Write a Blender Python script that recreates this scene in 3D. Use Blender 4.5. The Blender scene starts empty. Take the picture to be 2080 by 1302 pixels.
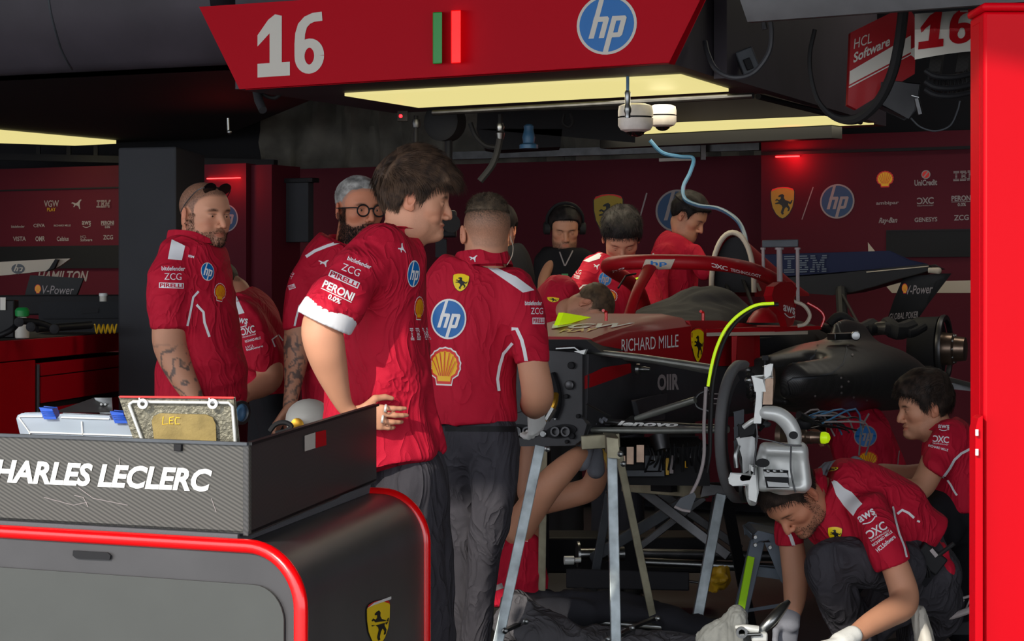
import bpy, bmesh, math, random
import numpy as np
from mathutils import Vector, Matrix, noise
from mathutils.bvhtree import BVHTree
from mathutils.geometry import tessellate_polygon
random.seed(7); rng = np.random.default_rng(7)
SC = bpy.context.scene; COL = SC.collection
# ---------------------------------------------------------------- camera
F, CX, YH, EYE = 4450.0, 1040.0, 585.0, 1.44
cd = bpy.data.cameras.new('camera'); cam = bpy.data.objects.new('camera', cd); COL.objects.link(cam)
cam.location = (0, 0, EYE); cam.rotation_euler = (math.pi/2, 0, 0)
cd.sensor_width = 36; cd.sensor_fit = 'HORIZONTAL'; cd.lens = 36*F/2080
cd.shift_y = (YH-651)/2080; cd.clip_start = .05; cd.clip_end = 200
SC.camera = cam
# ---------------------------------------------------------------- sky, sun, exposure
wd = bpy.data.worlds.new('sky'); SC.world = wd; wd.use_nodes = True
wn = wd.node_tree.nodes; wl = wd.node_tree.links
bg = wn['Background']; bg.inputs[0].default_value = (.90, .94, 1.0, 1); bg.inputs[1].default_value = 2.1
sd = bpy.data.lights.new('sun', 'SUN'); so = bpy.data.objects.new('sun', sd); COL.objects.link(so)
sd.energy = 2.5; sd.angle = math.radians(.6); sd.color = (1, .93, .8)
SUN = Vector((.45, .80, -.447)).normalized()          # direction the light travels
so.rotation_euler = SUN.to_track_quat('-Z', 'Y').to_euler(); so.location = (-3, -4, 8)
vs = SC.view_settings; vs.view_transform = 'Standard'; vs.look = 'None'; vs.exposure = 0.5; vs.gamma = 1; vs.use_curve_mapping = False

# ---------------------------------------------------------------- helpers
V = Vector
def P(px, py, d): return V(((px-CX)/F*d, d, EYE-(py-YH)/F*d))
def ray(px, py): return V(((px-CX)/F, 1, -(py-YH)/F))
CAM = V((0, 0, EYE))
def hit(px, py, p0, n):
    r = ray(px, py); return CAM + r*((p0-CAM).dot(n)/r.dot(n))
def lin(c):
    c = c/255; return c/12.92 if c <= .04045 else ((c+.055)/1.055)**2.4
def rgb(r, g, b): return (lin(r), lin(g), lin(b), 1)
MATS = {}
def mat(key, col, rough=.5, metal=0, spec=.5, bump=0, bscale=200, emit=None, estr=1, trans=0, attr=None, coat=0, var=0, vscale=8, weave=0, alpha=1, sss=0, crease=0):
    m = bpy.data.materials.new(key); m.use_nodes = True; nt = m.node_tree; N, L = nt.nodes, nt.links
    b = N['Principled BSDF']
    c = rgb(*col) if max(col) > 1.001 else (*col, 1)
    b.inputs['Base Color'].default_value = c; b.inputs['Roughness'].default_value = rough; b.inputs['Metallic'].default_value = metal
    b.inputs['Specular IOR Level'].default_value = spec; b.inputs['Transmission Weight'].default_value = trans
    b.inputs['Coat Weight'].default_value = coat; b.inputs['Coat Roughness'].default_value = .08; b.inputs['Alpha'].default_value = alpha
    if sss: b.inputs['Subsurface Weight'].default_value = sss; b.inputs['Subsurface Radius'].default_value = (.01, .004, .002)
    tc = N.new('ShaderNodeTexCoord')
    src = None
    if attr:
        a = N.new('ShaderNodeAttribute'); a.attribute_name = attr; src = a.outputs['Color']
    if var:
        n = N.new('ShaderNodeTexNoise'); n.inputs['Scale'].default_value = vscale; n.inputs['Detail'].default_value = 6; L.new(tc.outputs['Object'], n.inputs['Vector'])
        mx = N.new('ShaderNodeMix'); mx.data_type = 'RGBA'; mx.blend_type = 'MULTIPLY'; mx.inputs[0].default_value = 1
        r = N.new('ShaderNodeMapRange'); r.inputs[1].default_value = .3; r.inputs[2].default_value = .7; r.inputs[3].default_value = 1-var; r.inputs[4].default_value = 1+var*.4
        L.new(n.outputs['Fac'], r.inputs[0])
        if src: L.new(src, mx.inputs[6])
        else: mx.inputs[6].default_value = c
        L.new(r.outputs[0], mx.inputs[7]); src = mx.outputs[2]
    if weave:                                       # carbon twill: fine diagonal stripes
        w = N.new('ShaderNodeTexWave'); w.wave_type = 'BANDS'; w.bands_direction = 'DIAGONAL'; w.inputs['Scale'].default_value = weave; w.inputs['Distortion'].default_value = 0
        L.new(tc.outputs['Object'], w.inputs['Vector'])
        mx = N.new('ShaderNodeMix'); mx.data_type = 'RGBA'; mx.inputs[6].default_value = tuple(x*.55 for x in c[:3])+(1,); mx.inputs[7].default_value = tuple(min(1, x*1.7) for x in c[:3])+(1,)
        L.new(w.outputs['Fac'], mx.inputs[0]); src = mx.outputs[2]
    if src: L.new(src, b.inputs['Base Color'])
    prev = None
    if crease:                                      # soft cloth creases, finer than the modelled folds
        mp = N.new('ShaderNodeMapping'); mp.inputs['Scale'].default_value = (1, 1, .55); L.new(tc.outputs['Object'], mp.inputs['Vector'])
        n1 = N.new('ShaderNodeTexNoise'); n1.inputs['Scale'].default_value = 9; n1.inputs['Detail'].default_value = 2; n1.inputs['Distortion'].default_value = 1.6; L.new(mp.outputs[0], n1.inputs['Vector'])
        ab = N.new('ShaderNodeMath'); ab.operation = 'SUBTRACT'; ab.inputs[1].default_value = .5; L.new(n1.outputs['Fac'], ab.inputs[0])
        a2 = N.new('ShaderNodeMath'); a2.operation = 'ABSOLUTE'; L.new(ab.outputs[0], a2.inputs[0])
        a3 = N.new('ShaderNodeMath'); a3.operation = 'POWER'; a3.inputs[1].default_value = .6; L.new(a2.outputs[0], a3.inputs[0])
        prev = N.new('ShaderNodeBump'); prev.inputs['Strength'].default_value = crease; prev.inputs['Distance'].default_value = -.03; L.new(a3.outputs[0], prev.inputs['Height']); L.new(prev.outputs[0], b.inputs['Normal'])
    if bump:
        n = N.new('ShaderNodeTexNoise'); n.inputs['Scale'].default_value = bscale; n.inputs['Detail'].default_value = 3; L.new(tc.outputs['Object'], n.inputs['Vector'])
        bm = N.new('ShaderNodeBump'); bm.inputs['Strength'].default_value = bump; bm.inputs['Distance'].default_value = .003
        L.new(n.outputs['Fac'], bm.inputs['Height']); L.new(bm.outputs[0], b.inputs['Normal'])
        if prev: L.new(prev.outputs[0], bm.inputs['Normal'])
    if emit: b.inputs['Emission Color'].default_value = rgb(*emit); b.inputs['Emission Strength'].default_value = estr
    MATS[key] = m; return m
def link(ob, parent=None):
    COL.objects.link(ob)
    if parent is not None:
        ob.parent = parent; ob.matrix_parent_inverse = Matrix.Translation(-parent.location)
    return ob
def tag(o, label=None, cat=None, group=None, kind=None):
    if label: o['label'] = label
    if cat: o['category'] = cat
    if group: o['group'] = group
    if kind: o['kind'] = kind
    return o
def thing(name, loc, label, cat, group=None):
    o = bpy.data.objects.new(name, None); o.location = loc; o.empty_display_size = .05; COL.objects.link(o)
    return tag(o, label, cat, group)
def frame(t, ref=None):
    t = V(t).normalized(); ref = V(ref) if ref is not None else (V((0, 0, 1)) if abs(t.z) < .9 else V((1, 0, 0)))
    u = ref.cross(t).normalized(); return u, t.cross(u).normalized(), t
def crom(pts, n):
    """Catmull-Rom through rows of numbers; n samples per span"""
    a = np.array([list(p) for p in pts], float)
    if len(a) < 3: 
        t = np.linspace(0, 1, n+1)[:, None]; return a[0]+(a[-1]-a[0])*t
    e = np.vstack([2*a[0]-a[1], a, 2*a[-1]-a[-2]]); out = []
    for i in range(1, len(e)-2):
        p0, p1, p2, p3 = e[i-1:i+3]
        for k in range(n):
            t = k/n; out.append(.5*((2*p1)+(-p0+p2)*t+(2*p0-5*p1+4*p2-p3)*t*t+(-p0+3*p1-3*p2+p3)*t**3))
    out.append(a[-1]); return np.array(out)
class MB:
    def __init__(s): s.v = []; s.f = []; s.m = []; s.M = []
    def mi(s, m):
        m = MATS[m] if isinstance(m, str) else m
        if m not in s.M: s.M.append(m)
        return s.M.index(m)
    def add(s, v, f, m):
        o = len(s.v); s.v += [tuple(x) for x in v]; k = s.mi(m)
        for q in f: s.f.append([i+o for i in q]); s.m.append(k)
    def hexa(s, p, m):   # 8 points: bottom ring 0-3, top ring 4-7
        s.add(p, [(3, 2, 1, 0), (4, 5, 6, 7), (0, 1, 5, 4), (1, 2, 6, 5), (2, 3, 7, 6), (3, 0, 4, 7)], m)
    def box(s, c, d, m, R=None):
        R = R or Matrix.Identity(3); x, y, z = V(d)/2; c = V(c)
        s.hexa([c+R@V(q) for q in [(-x, -y, -z), (x, -y, -z), (x, y, -z), (-x, y, -z), (-x, -y, z), (x, -y, z), (x, y, z), (-x, y, z)]], m)
    def prism(s, pts, ext, m):   # polygon extruded by a vector
        pts = [V(p) for p in pts]; e = V(ext); n = len(pts)
        tri = tessellate_polygon([pts]); v = pts+[p+e for p in pts]
        f = [tuple(t) for t in tri]+[tuple(i+n for i in reversed(t)) for t in tri]+[(i, (i+1) % n, (i+1) % n+n, i+n) for i in range(n)]
        s.add(v, f, m)
    def tube(s, pts, r, m, n=10, sm=0, cap=True, flat=1, ref=None):
        pts = [V(p) for p in pts]
        rs = r if hasattr(r, '__len__') else [r]*len(pts)
        if sm:
            a = crom([list(p)+[q] for p, q in zip(pts, rs)], sm); pts = [V(x[:3]) for x in a]; rs = [x[3] for x in a]
        v, f = [], []; u0 = None
        for i, p in enumerate(pts):
            t = (pts[min(i+1, len(pts)-1)]-pts[max(i-1, 0)]).normalized()
            if u0 is None: u, w, _ = frame(t, ref)
            else: w = t.cross(u0).normalized(); u = w.cross(t).normalized()
            u0 = u
            for k in range(n):
                a = 2*math.pi*(k+.5)/n; v.append(p+u*math.cos(a)*rs[i]+w*math.sin(a)*rs[i]*flat)
        for i in range(len(pts)-1):
            for k in range(n): f.append((i*n+k, i*n+(k+1) % n, (i+1)*n+(k+1) % n, (i+1)*n+k))
        if cap: f.append(tuple(range(n-1, -1, -1))); f.append(tuple(range((len(pts)-1)*n, len(pts)*n)))
        s.add(v, f, m)
    def bar(s, a, b, w, h, m, ref=None):
        a, b = V(a), V(b); u, q, t = frame(b-a, ref)
        s.hexa([a-u*w/2-q*h/2, a+u*w/2-q*h/2, a+u*w/2+q*h/2, a-u*w/2+q*h/2, b-u*w/2-q*h/2, b+u*w/2-q*h/2, b+u*w/2+q*h/2, b-u*w/2+q*h/2], m)
    def lathe(s, o, ax, prof, m, n=24, cap=True):   # prof: (distance along axis, radius)
        o = V(o); u, w, t = frame(ax); v, f = [], []
        for z, r in prof:
            for k in range(n):
                a = 2*math.pi*k/n; v.append(o+t*z+(u*math.cos(a)+w*math.sin(a))*r)
        for i in range(len(prof)-1):
            for k in range(n): f.append((i*n+k, i*n+(k+1) % n, (i+1)*n+(k+1) % n, (i+1)*n+k))
        if cap: f.append(tuple(range(n-1, -1, -1))); f.append(tuple(range((len(prof)-1)*n, len(prof)*n)))
        s.add(v, f, m)
    def loft(s, rings, m, cap=True, closed=True):
        n = len(rings[0]); v = [p for r in rings for p in r]; f = []
        for i in range(len(rings)-1):
            for k in range(n if closed else n-1): f.append((i*n+k, i*n+(k+1) % n, (i+1)*n+(k+1) % n, (i+1)*n+k))
        if cap: f.append(tuple(range(n-1, -1, -1))); f.append(tuple(range((len(rings)-1)*n, len(rings)*n)))
        s.add(v, f, m)
    def ball(s, c, r, m, n=16, R=None):
        c = V(c); r = V(r) if hasattr(r, '__len__') else V((r, r, r)); R = R or Matrix.Identity(3); v, f = [], []
        k2 = n//2
        for i in range(k2+1):
            th = math.pi*i/k2
            for k in range(n):
                a = 2*math.pi*k/n; v.append(c+R@V((r.x*math.sin(th)*math.cos(a), r.y*math.sin(th)*math.sin(a), r.z*math.cos(th))))
        for i in range(k2):
            for k in range(n): f.append((i*n+k, (i+1)*n+k, (i+1)*n+(k+1) % n, i*n+(k+1) % n))
        s.add(v, f, m)
    def build(s, name, parent=None, smooth=True, bevel=0, angle=35, cols=None, segs=2):
        me = bpy.data.meshes.new(name); me.from_pydata([tuple(x) for x in s.v], [], s.f)
        for m in s.M: me.materials.append(m)
        me.polygons.foreach_set('material_index', s.m)
        if cols is not None:
            a = me.color_attributes.new('Col', 'FLOAT_COLOR', 'POINT'); c = np.ones((len(s.v), 4), np.float32); c[:len(cols), :3] = cols; a.data.foreach_set('color', c.ravel())
        me.update()
        if smooth:
            me.polygons.foreach_set('use_smooth', [True]*len(me.polygons))
            if angle < 180: me.set_sharp_from_angle(angle=math.radians(angle))
        o = bpy.data.objects.new(name, me); link(o, parent)
        if bevel:
            b = o.modifiers.new('bevel', 'BEVEL'); b.width = bevel; b.segments = segs; b.limit_method = 'ANGLE'; b.angle_limit = math.radians(40)
        return o
def bvh_of(mb): return BVHTree.FromPolygons([V(x) for x in mb.v], mb.f)
# ---------------------------------------------------------------- flat marks: shapes in a unit box, then laid on a surface
_tc = {}
def text2d(s, bold=.0, shear=0, space=1.0):
    k = (s, bold, shear, space)
    if k not in _tc:
        c = bpy.data.curves.new('t', 'FONT'); c.body = s; c.size = 1; c.offset = bold; c.shear = shear; c.space_character = space; c.resolution_u = 3
        o = bpy.data.objects.new('t', c); COL.objects.link(o); bpy.context.view_layer.update()
        me = bpy.data.meshes.new_from_object(o.evaluated_get(bpy.context.evaluated_depsgraph_get()))
        v = np.array([x.co[:2] for x in me.vertices]); f = [list(p.vertices) for p in me.polygons]
        bpy.data.objects.remove(o); bpy.data.curves.remove(c); bpy.data.meshes.remove(me)
        lo, hi = v.min(0), v.max(0); v = (v-(lo+hi)/2)/(hi-lo); _tc[k] = (v, f)
    return _tc[k]
def T(s, m, box=(-.5, -.5, .5, .5), **k):
    v, f = text2d(s, **k); x0, y0, x1, y1 = box
    return (np.column_stack([v[:, 0]*(x1-x0)+(x0+x1)/2, v[:, 1]*(y1-y0)+(y0+y1)/2]), f, m)
def Q(pts, m):
    tri = tessellate_polygon([[V((x, y, 0)) for x, y in pts]]); return (np.array(pts, float), [list(t) for t in tri], m)
def circ(cx, cy, rx, ry, m, n=40): return Q([(cx+rx*math.cos(2*math.pi*i/n), cy+ry*math.sin(2*math.pi*i/n)) for i in range(n)], m)
def Rc(x0, y0, x1, y1, m): return Q([(x0, y0), (x1, y0), (x1, y1), (x0, y1)], m)
def SL(pts, w, m):   # stroked polyline
    out = []; pts = [V(p) for p in pts]
    L, R = [], []
    for i, p in enumerate(pts):
        t = (pts[min(i+1, len(pts)-1)]-pts[max(i-1, 0)]).normalized(); n = V((-t.y, t.x))*w/2; L.append(p+n); R.append(p-n)
    k = len(pts); v = np.array([list(p) for p in L+R]); return (v, [[i, i+1, k+i+1, k+i] for i in range(k-1)], m)
def dice(v, f, step):
    bm = bmesh.new(); bv = [bm.verts.new((x, y, 0)) for x, y in v]
    for q in f:
        try: bm.faces.new([bv[i] for i in q])
        except Exception: pass
    lo, hi = np.min(v, 0), np.max(v, 0)
    for ax in (0, 1):
        n = int((hi[ax]-lo[ax])/step)
        for i in range(1, n+1):
            co = [0, 0, 0]; co[ax] = lo[ax]+(hi[ax]-lo[ax])*i/(n+1); no = [0, 0, 0]; no[ax] = 1
            bmesh.ops.bisect_plane(bm, geom=bm.verts[:]+bm.edges[:]+bm.faces[:], plane_co=co, plane_no=no)
    bm.verts.index_update(); r = (np.array([x.co[:2] for x in bm.verts]), [[x.index for x in q.verts] for q in bm.faces]); bm.free(); return r
def mark(mb, bvh, shapes, c, ux, uy, step=9, off=.0015, lift=.0006, maxd=None):
    """lay shapes on the surface seen at pixel c; ux, uy: pixel vectors of the unit box's width and height"""
    c, ux, uy = np.array(c, float), np.array(ux, float), np.array(uy, float)
    for li, (v, f, m) in enumerate(shapes):
        pv = c+v[:, :1]*ux+v[:, 1:2]*uy
        pv, f2 = dice(pv, f, step); vv, ok = [], []
        for x, y in pv:
            r = ray(x, y); h = bvh.ray_cast(CAM, r.normalized())
            if h[0] is None: vv.append((0, 0, 0)); ok.append(None); continue
            n = h[1] if h[1].dot(r) < 0 else -h[1]
            vv.append(tuple(h[0]+n*(off+lift*li))); ok.append(h[3])
        f3 = []
        for q in f2:
            d = [ok[i] for i in q]
            if None in d or max(d)-min(d) > .12: continue
            f3.append(q)
        if not f3: continue
        us = sorted({i for q in f3 for i in q}); ix = {i: k for k, i in enumerate(us)}
        mb.add([vv[i] for i in us], [[ix[i] for i in q] for q in f3], m)
def plate(mb, shapes, o, ux, uy, off=.002, lift=.0008):
    """lay shapes flat on a plane: o centre, ux, uy full width and height vectors"""
    o, ux, uy = V(o), V(ux), V(uy); n = ux.cross(uy).normalized()
    for li, (v, f, m) in enumerate(shapes): mb.add([o+ux*float(a)+uy*float(b)+n*(off+lift*li) for a, b in v], f, m)
# ---------------------------------------------------------------- materials
mat('red_paint', (182, 0, 26), .55, spec=.12); mat('red_bright', (188, 0, 18), .45, spec=.1)
mat('red_trim', (225, 4, 10), .25, coat=.5); mat('car_red', (160, 10, 22), .5, spec=.3, coat=.05); mat('wall_red', (84, 22, 36), .7, bump=.03, spec=.2)
mat('wall_dark', (40, 40, 44), .75, bump=.05, spec=.2); mat('post_grey', (54, 55, 59), .7, spec=.2, var=.1, vscale=3); mat('near_black', (28, 28, 31), .65, spec=.25); mat('satin_black', (22, 22, 25), .5, spec=.25); mat('rubber', (24, 24, 26), .75)
mat('soffit', (66, 60, 68), .6, bump=.05, var=.25, vscale=3); mat('tarp', (110, 106, 98), .8, bump=.3, bscale=20, var=.5, vscale=5)
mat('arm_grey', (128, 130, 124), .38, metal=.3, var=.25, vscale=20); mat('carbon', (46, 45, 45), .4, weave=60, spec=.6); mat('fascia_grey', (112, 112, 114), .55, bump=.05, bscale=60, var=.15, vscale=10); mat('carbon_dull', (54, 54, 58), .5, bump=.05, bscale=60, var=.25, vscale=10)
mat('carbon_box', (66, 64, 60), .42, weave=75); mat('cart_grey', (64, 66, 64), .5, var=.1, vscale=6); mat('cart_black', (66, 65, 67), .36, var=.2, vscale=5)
mat('felt', (86, 86, 90), .9, bump=.4, bscale=300)
mat('white', (235, 235, 232), .5); mat('off_white', (205, 200, 190), .5); mat('print_grey', (150, 140, 140), .6); mat('cream', (188, 176, 158), .5)
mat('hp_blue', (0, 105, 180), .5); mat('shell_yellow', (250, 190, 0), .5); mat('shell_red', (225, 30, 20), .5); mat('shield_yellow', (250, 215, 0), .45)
mat('ink', (15, 15, 15), .5); mat('green', (20, 130, 60), .4); mat('white_red', (220, 60, 60), .5); mat('gold', (205, 160, 30), .5)
mat('panel_emit', (30, 30, 25), .5, emit=(240, 226, 150), estr=.66)
mat('sign_green', (10, 110, 40), .35, emit=(10, 120, 40), estr=.25); mat('sign_red', (225, 0, 5), .35, emit=(255, 5, 5), estr=.55)
mat('strip_red', (255, 40, 40), .4, emit=(255, 40, 40), estr=6); mat('led_red', (200, 0, 0), .4, emit=(255, 30, 40), estr=3)
mat('steel', (150, 152, 152), .32, metal=1, bump=.05, bscale=80, var=.2, vscale=12); mat('galv', (176, 186, 190), .45, metal=.7, var=.45, vscale=16, bump=.15, bscale=50); mat('steel_dark', (90, 90, 92), .4, metal=.9, var=.3, vscale=14)
mat('galv_warm', (170, 164, 140), .5, metal=.6, var=.35, vscale=14, bump=.15, bscale=50)
mat('alu', (222, 224, 222), .36, metal=.25, var=.12, vscale=15, bump=.05, bscale=60); mat('titan', (150, 128, 112), .3, metal=.9, var=.25, vscale=30)
mat('stand_grey', (78, 82, 88), .55, metal=.3, var=.25, vscale=10); mat('stand_blue', (88, 98, 110), .5, metal=.2, var=.2, vscale=8); mat('lime', (150, 205, 0), .5); mat('neon', (205, 245, 20), .4, emit=(205, 245, 20), estr=.25)
mat('floor_grey', (68, 70, 74), .5, var=.18, vscale=1.3, bump=.05, bscale=30); mat('pit_lane', (140, 138, 134), .85, var=.15, vscale=2, bump=.2, bscale=80)
mat('clear_plastic', (205, 218, 232), .15, trans=.35, alpha=.8); mat('blue_plastic', (20, 80, 190), .4); mat('glass_dark', (12, 12, 14), .15); mat('screen_black', (14, 14, 17), .5, spec=.2)
mat('mesh_metal', (120, 116, 100), .45, metal=.4, bump=.9, bscale=160, var=.5, vscale=90); mat('tan_felt', (150, 130, 80), .9, bump=.4, bscale=200, var=.3, vscale=30)
mat('hose_blue', (70, 120, 160), .4); mat('cam_white', (225, 216, 208), .5, var=.2, vscale=15); mat('brass', (200, 150, 50), .35, metal=.8); mat('coil_yellow', (220, 180, 30), .4)
mat('shirt', (190, 20, 50), .78, bump=.25, bscale=500, spec=.25, crease=.55); mat('shirt_white', (232, 232, 236), .75, spec=.2); mat('trousers', (62, 60, 66), .8, bump=.3, bscale=400, spec=.2, crease=.7); mat('trousers_dark', (46, 46, 52), .8, bump=.3, bscale=400, spec=.2)
mat('trousers_grey', (92, 90, 94), .85, bump=.3, bscale=300, spec=.2, crease=.8); mat('shoe_grey', (118, 120, 118), .7, bump=.6, bscale=90); mat('black_cloth', (26, 26, 30), .85, bump=.2, bscale=300, spec=.2); mat('glove_grey', (128, 130, 140), .8, bump=.3, bscale=300); mat('glove_white', (235, 235, 232), .8, bump=.2, bscale=300)
mat('skin', (200, 140, 110), .55, attr='Col', bump=.12, bscale=350, spec=.4); mat('eye_white', (225, 215, 210), .2); mat('iris', (60, 40, 28), .15)
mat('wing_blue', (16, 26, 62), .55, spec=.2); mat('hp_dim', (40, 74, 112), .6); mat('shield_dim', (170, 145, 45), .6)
def hairmat(k, c, c2):
    m = mat(k, c, .6, spec=.2); nt = m.node_tree; N, L = nt.nodes, nt.links
    n = N.new('ShaderNodeTexNoise'); n.inputs['Scale'].default_value = 38; n.inputs['Detail'].default_value = 5; tc = N.new('ShaderNodeTexCoord'); L.new(tc.outputs['Object'], n.inputs['Vector'])
    r = N.new('ShaderNodeValToRGB'); r.color_ramp.elements[0].position = .35; r.color_ramp.elements[1].position = .7; r.color_ramp.elements[0].color = rgb(*c); r.color_ramp.elements[1].color = rgb(*c2)
    L.new(n.outputs['Fac'], r.inputs[0]); L.new(r.outputs[0], N['Principled BSDF'].inputs['Base Color'])
hairmat('hair_brown', (44, 34, 29), (96, 74, 58)); hairmat('hair_black', (18, 16, 17), (44, 38, 38)); hairmat('hair_dark', (28, 22, 20), (66, 52, 44)); hairmat('hair_grey', (110, 108, 106), (180, 178, 174)); hairmat('hair_buzz', (62, 52, 43), (108, 92, 74)); hairmat('hair_sandy', (66, 54, 42), (112, 92, 70))
def six(m, w=.16):
    b = SL([(.27+.145*math.cos(a), -.21+.21*math.sin(a)) for a in [2*math.pi*i/28 for i in range(29)]], w*.92, m)
    return [b, SL([(.125, -.2), (.125, 0), (.135, .16), (.17, .29), (.24, .37), (.33, .41), (.46, .42)], w*.92, m)]
# ---------------------------------------------------------------- emblems in a unit box
def hp(wm='white', bm_='hp_blue', ring=.5):
    s = [circ(0, 0, .5, .5, wm), circ(0, 0, .455, .455, bm_)]
    sh = lambda q: [((x+.27*y), y) for x, y in q]
    def cl(q):   # keep inside the disc
        return [(x*min(1, .47/max(1e-6, math.hypot(x, y))), y*min(1, .47/max(1e-6, math.hypot(x, y)))) for x, y in q]
    w = .088
    s.append(Q(cl(sh([(-.245, -.22), (-.245+w, -.22), (-.245+w, .47), (-.245, .47)])), wm))
    s.append(Q(sh([(-.245, .135), (-.02, .135), (.015, .10), (.015, -.22), (.015-w, -.22), (.015-w, .05), (-.245, .05)]), wm))
    s.append(Q(cl(sh([(.06, -.47), (.06+w, -.47), (.06+w, .135), (.06, .135)])), wm))
    s.append(Q(sh([(.06, .135), (.275, .135), (.31, .10), (.31, -.185), (.275, -.22), (.06+w, -.22), (.06+w, -.14), (.31-w, -.14), (.31-w, .055), (.06, .055)]), wm))
    return s
def shell(border=True):
    def fan(sc, dy=0):
        p = []
        for i in range(0, 25):
            a = math.radians(-32+i*(244/24)); r = .5+.012*math.cos(i*math.pi)
            p.append((r*math.cos(a)*sc, (r*.95*math.sin(a)+.03)*sc+dy))
        return p+[(-.27*sc, -.33*sc+dy), (-.24*sc, -.5*sc+dy), (.24*sc, -.5*sc+dy), (.27*sc, -.33*sc+dy)]
    s = []
    if border: s.append(Q(fan(1), 'white'))
    s.append(Q(fan(.92), 'shell_red')); s.append(Q(fan(.78), 'shell_yellow'))
    for i in range(-3, 4):
        a = math.radians(90-i*24); s.append(SL([(.05*i, -.25), (.36*math.cos(a), .36*math.sin(a)+.03)], .022, 'shell_red'))
    return s
HORSE = [(-.02, -.42), (.05, -.40), (.03, -.33), (.07, -.2), (.13, -.12), (.2, -.2), (.17, -.3), (.24, -.28), (.27, -.17), (.2, -.05), (.21, .02), (.27, -.04), (.33, .03), (.36, .14), (.31, .12), (.28, .06), (.2, .1), (.1, .14), (.05, .22), (.06, .32), (.0, .38), (-.07, .36), (-.15, .31), (-.14, .27), (-.06, .27), (-.06, .2), (-.12, .15), (-.2, .2), (-.27, .14), (-.22, .12), (-.19, .14), (-.13, .08), (-.2, .05), (-.27, .03), (-.25, -.01), (-.12, .0), (-.03, -.06), (.0, -.14), (-.04, -.25), (-.06, -.33)]
def shield(n=1, ym='shield_yellow'):
    o = [(-.5, .36), (-.42, .44), (-.2, .49), (0, .5), (.2, .49), (.42, .44), (.5, .36), (.49, .1), (.42, -.15), (.28, -.35), (.12, -.46), (0, -.5), (-.12, -.46), (-.28, -.35), (-.42, -.15), (-.49, .1)]
    return [Q(o, 'ink'), Q([(x*.94, y*.95) for x, y in o], ym), Q([(-.47, .36), (-.2, .44), (0, .455), (.2, .44), (.47, .36), (.41, .43), (.2, .475), (0, .485), (-.2, .475), (-.41, .43)], 'shell_red'), Q([(x*1.15, y*.8-.03) for x, y in HORSE], 'ink')]
def puma(m='white'): return [Q([(-.5, .12), (-.38, .22), (-.25, .17), (-.05, .1), (.12, .22), (.25, .42), (.42, .5), (.46, .42), (.36, .3), (.3, .15), (.28, .0), (.3, -.2), (.34, -.45), (.26, -.5), (.18, -.25), (.05, -.12), (-.1, -.1), (-.22, -.28), (-.3, -.25), (-.22, -.08), (-.3, .05)], m)]
def ibm(m='white', rows=8):
    s = []; h = 1/(rows*2-1)
    R = {'I': ['0-9', '0-9', '3-6', '3-6', '3-6', '3-6', '0-9', '0-9'], 'B': ['0-9', '0-10', '2-4.5 7-10', '2-8.5', '2-8.5', '2-4.5 7-10', '0-10', '0-9'],
         'M': ['0-4 10-14', '0-4.5 9.5-14', '2-5.5 8.5-12', '2-6.5 7.5-12', '2-4 5-9 10-12', '2-4 5.5-8.5 10-12', '0-4 6-8 10-14', '0-4 6.6-7.4 10-14']}
    for L, x0 in (('I', 0), ('B', 11), ('M', 23)):
        for i, r in enumerate(R[L]):
            y1 = .5-i*2*h
            for seg in r.split():
                a, b = map(float, seg.split('-')); s.append(Rc((x0+a)/37-.5, y1-h*1.1, (x0+b)/37-.5, y1, m))
    return s
def aws(m='white'): return [T('aws', m, (-.5, -.05, .5, .5), bold=.02), SL([(-.4+.8*i/8, -.22-.22*math.sin(math.pi*i/8)) for i in range(9)], .09, m), SL([(.3, -.08), (.47, -.1), (.42, -.35)], .06, m)]
def dxc(m='white'): return [T('C', m, (-.16, -.25, -.5, .5), bold=.02), T('X', m, (-.19, -.25, .19, .5), bold=.02), T('C', m, (.16, -.25, .5, .5), bold=.02), T('TECHNOLOGY', m, (-.5, -.5, .5, -.36), bold=.02)]
def pirelli(m='white'): return [Rc(-.5, -.5, .5, .5, m), T('PIRELLI', 'shirt', (-.46, -.36, .46, .36), bold=.03)]
def peroni(m='white'): return [T('PERONI', m, (-.5, .0, .5, .5), bold=.03), SL([(-.5, -.08), (.5, -.08)], .05, m), T('0.0%', m, (-.2, -.5, .2, -.18), bold=.03)]
def tx(s, m='white', **k): k.setdefault('bold', .02); return [T(s, m, **k)]
def vgw(m='white'): return [T('VGW', m, (-.5, -.1, .5, .5), bold=.01), T('PLAY', 'gold', (-.28, -.5, .28, -.18), bold=.0)]
def hcl(m='white'): return [T('HCL', m, (-.5, .05, .0, .5), bold=.0), T('Software', m, (-.5, -.5, .5, -.02), bold=.02)]
def unicredit(m='print_grey'): return [circ(0, .2, .2, .28, m), circ(0, .2, .16, .22, 'shell_red'), SL([(-.08, .05), (.1, .38)], .06, m), T('UniCredit', m, (-.5, -.5, .5, -.12), bold=.03)]
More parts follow.
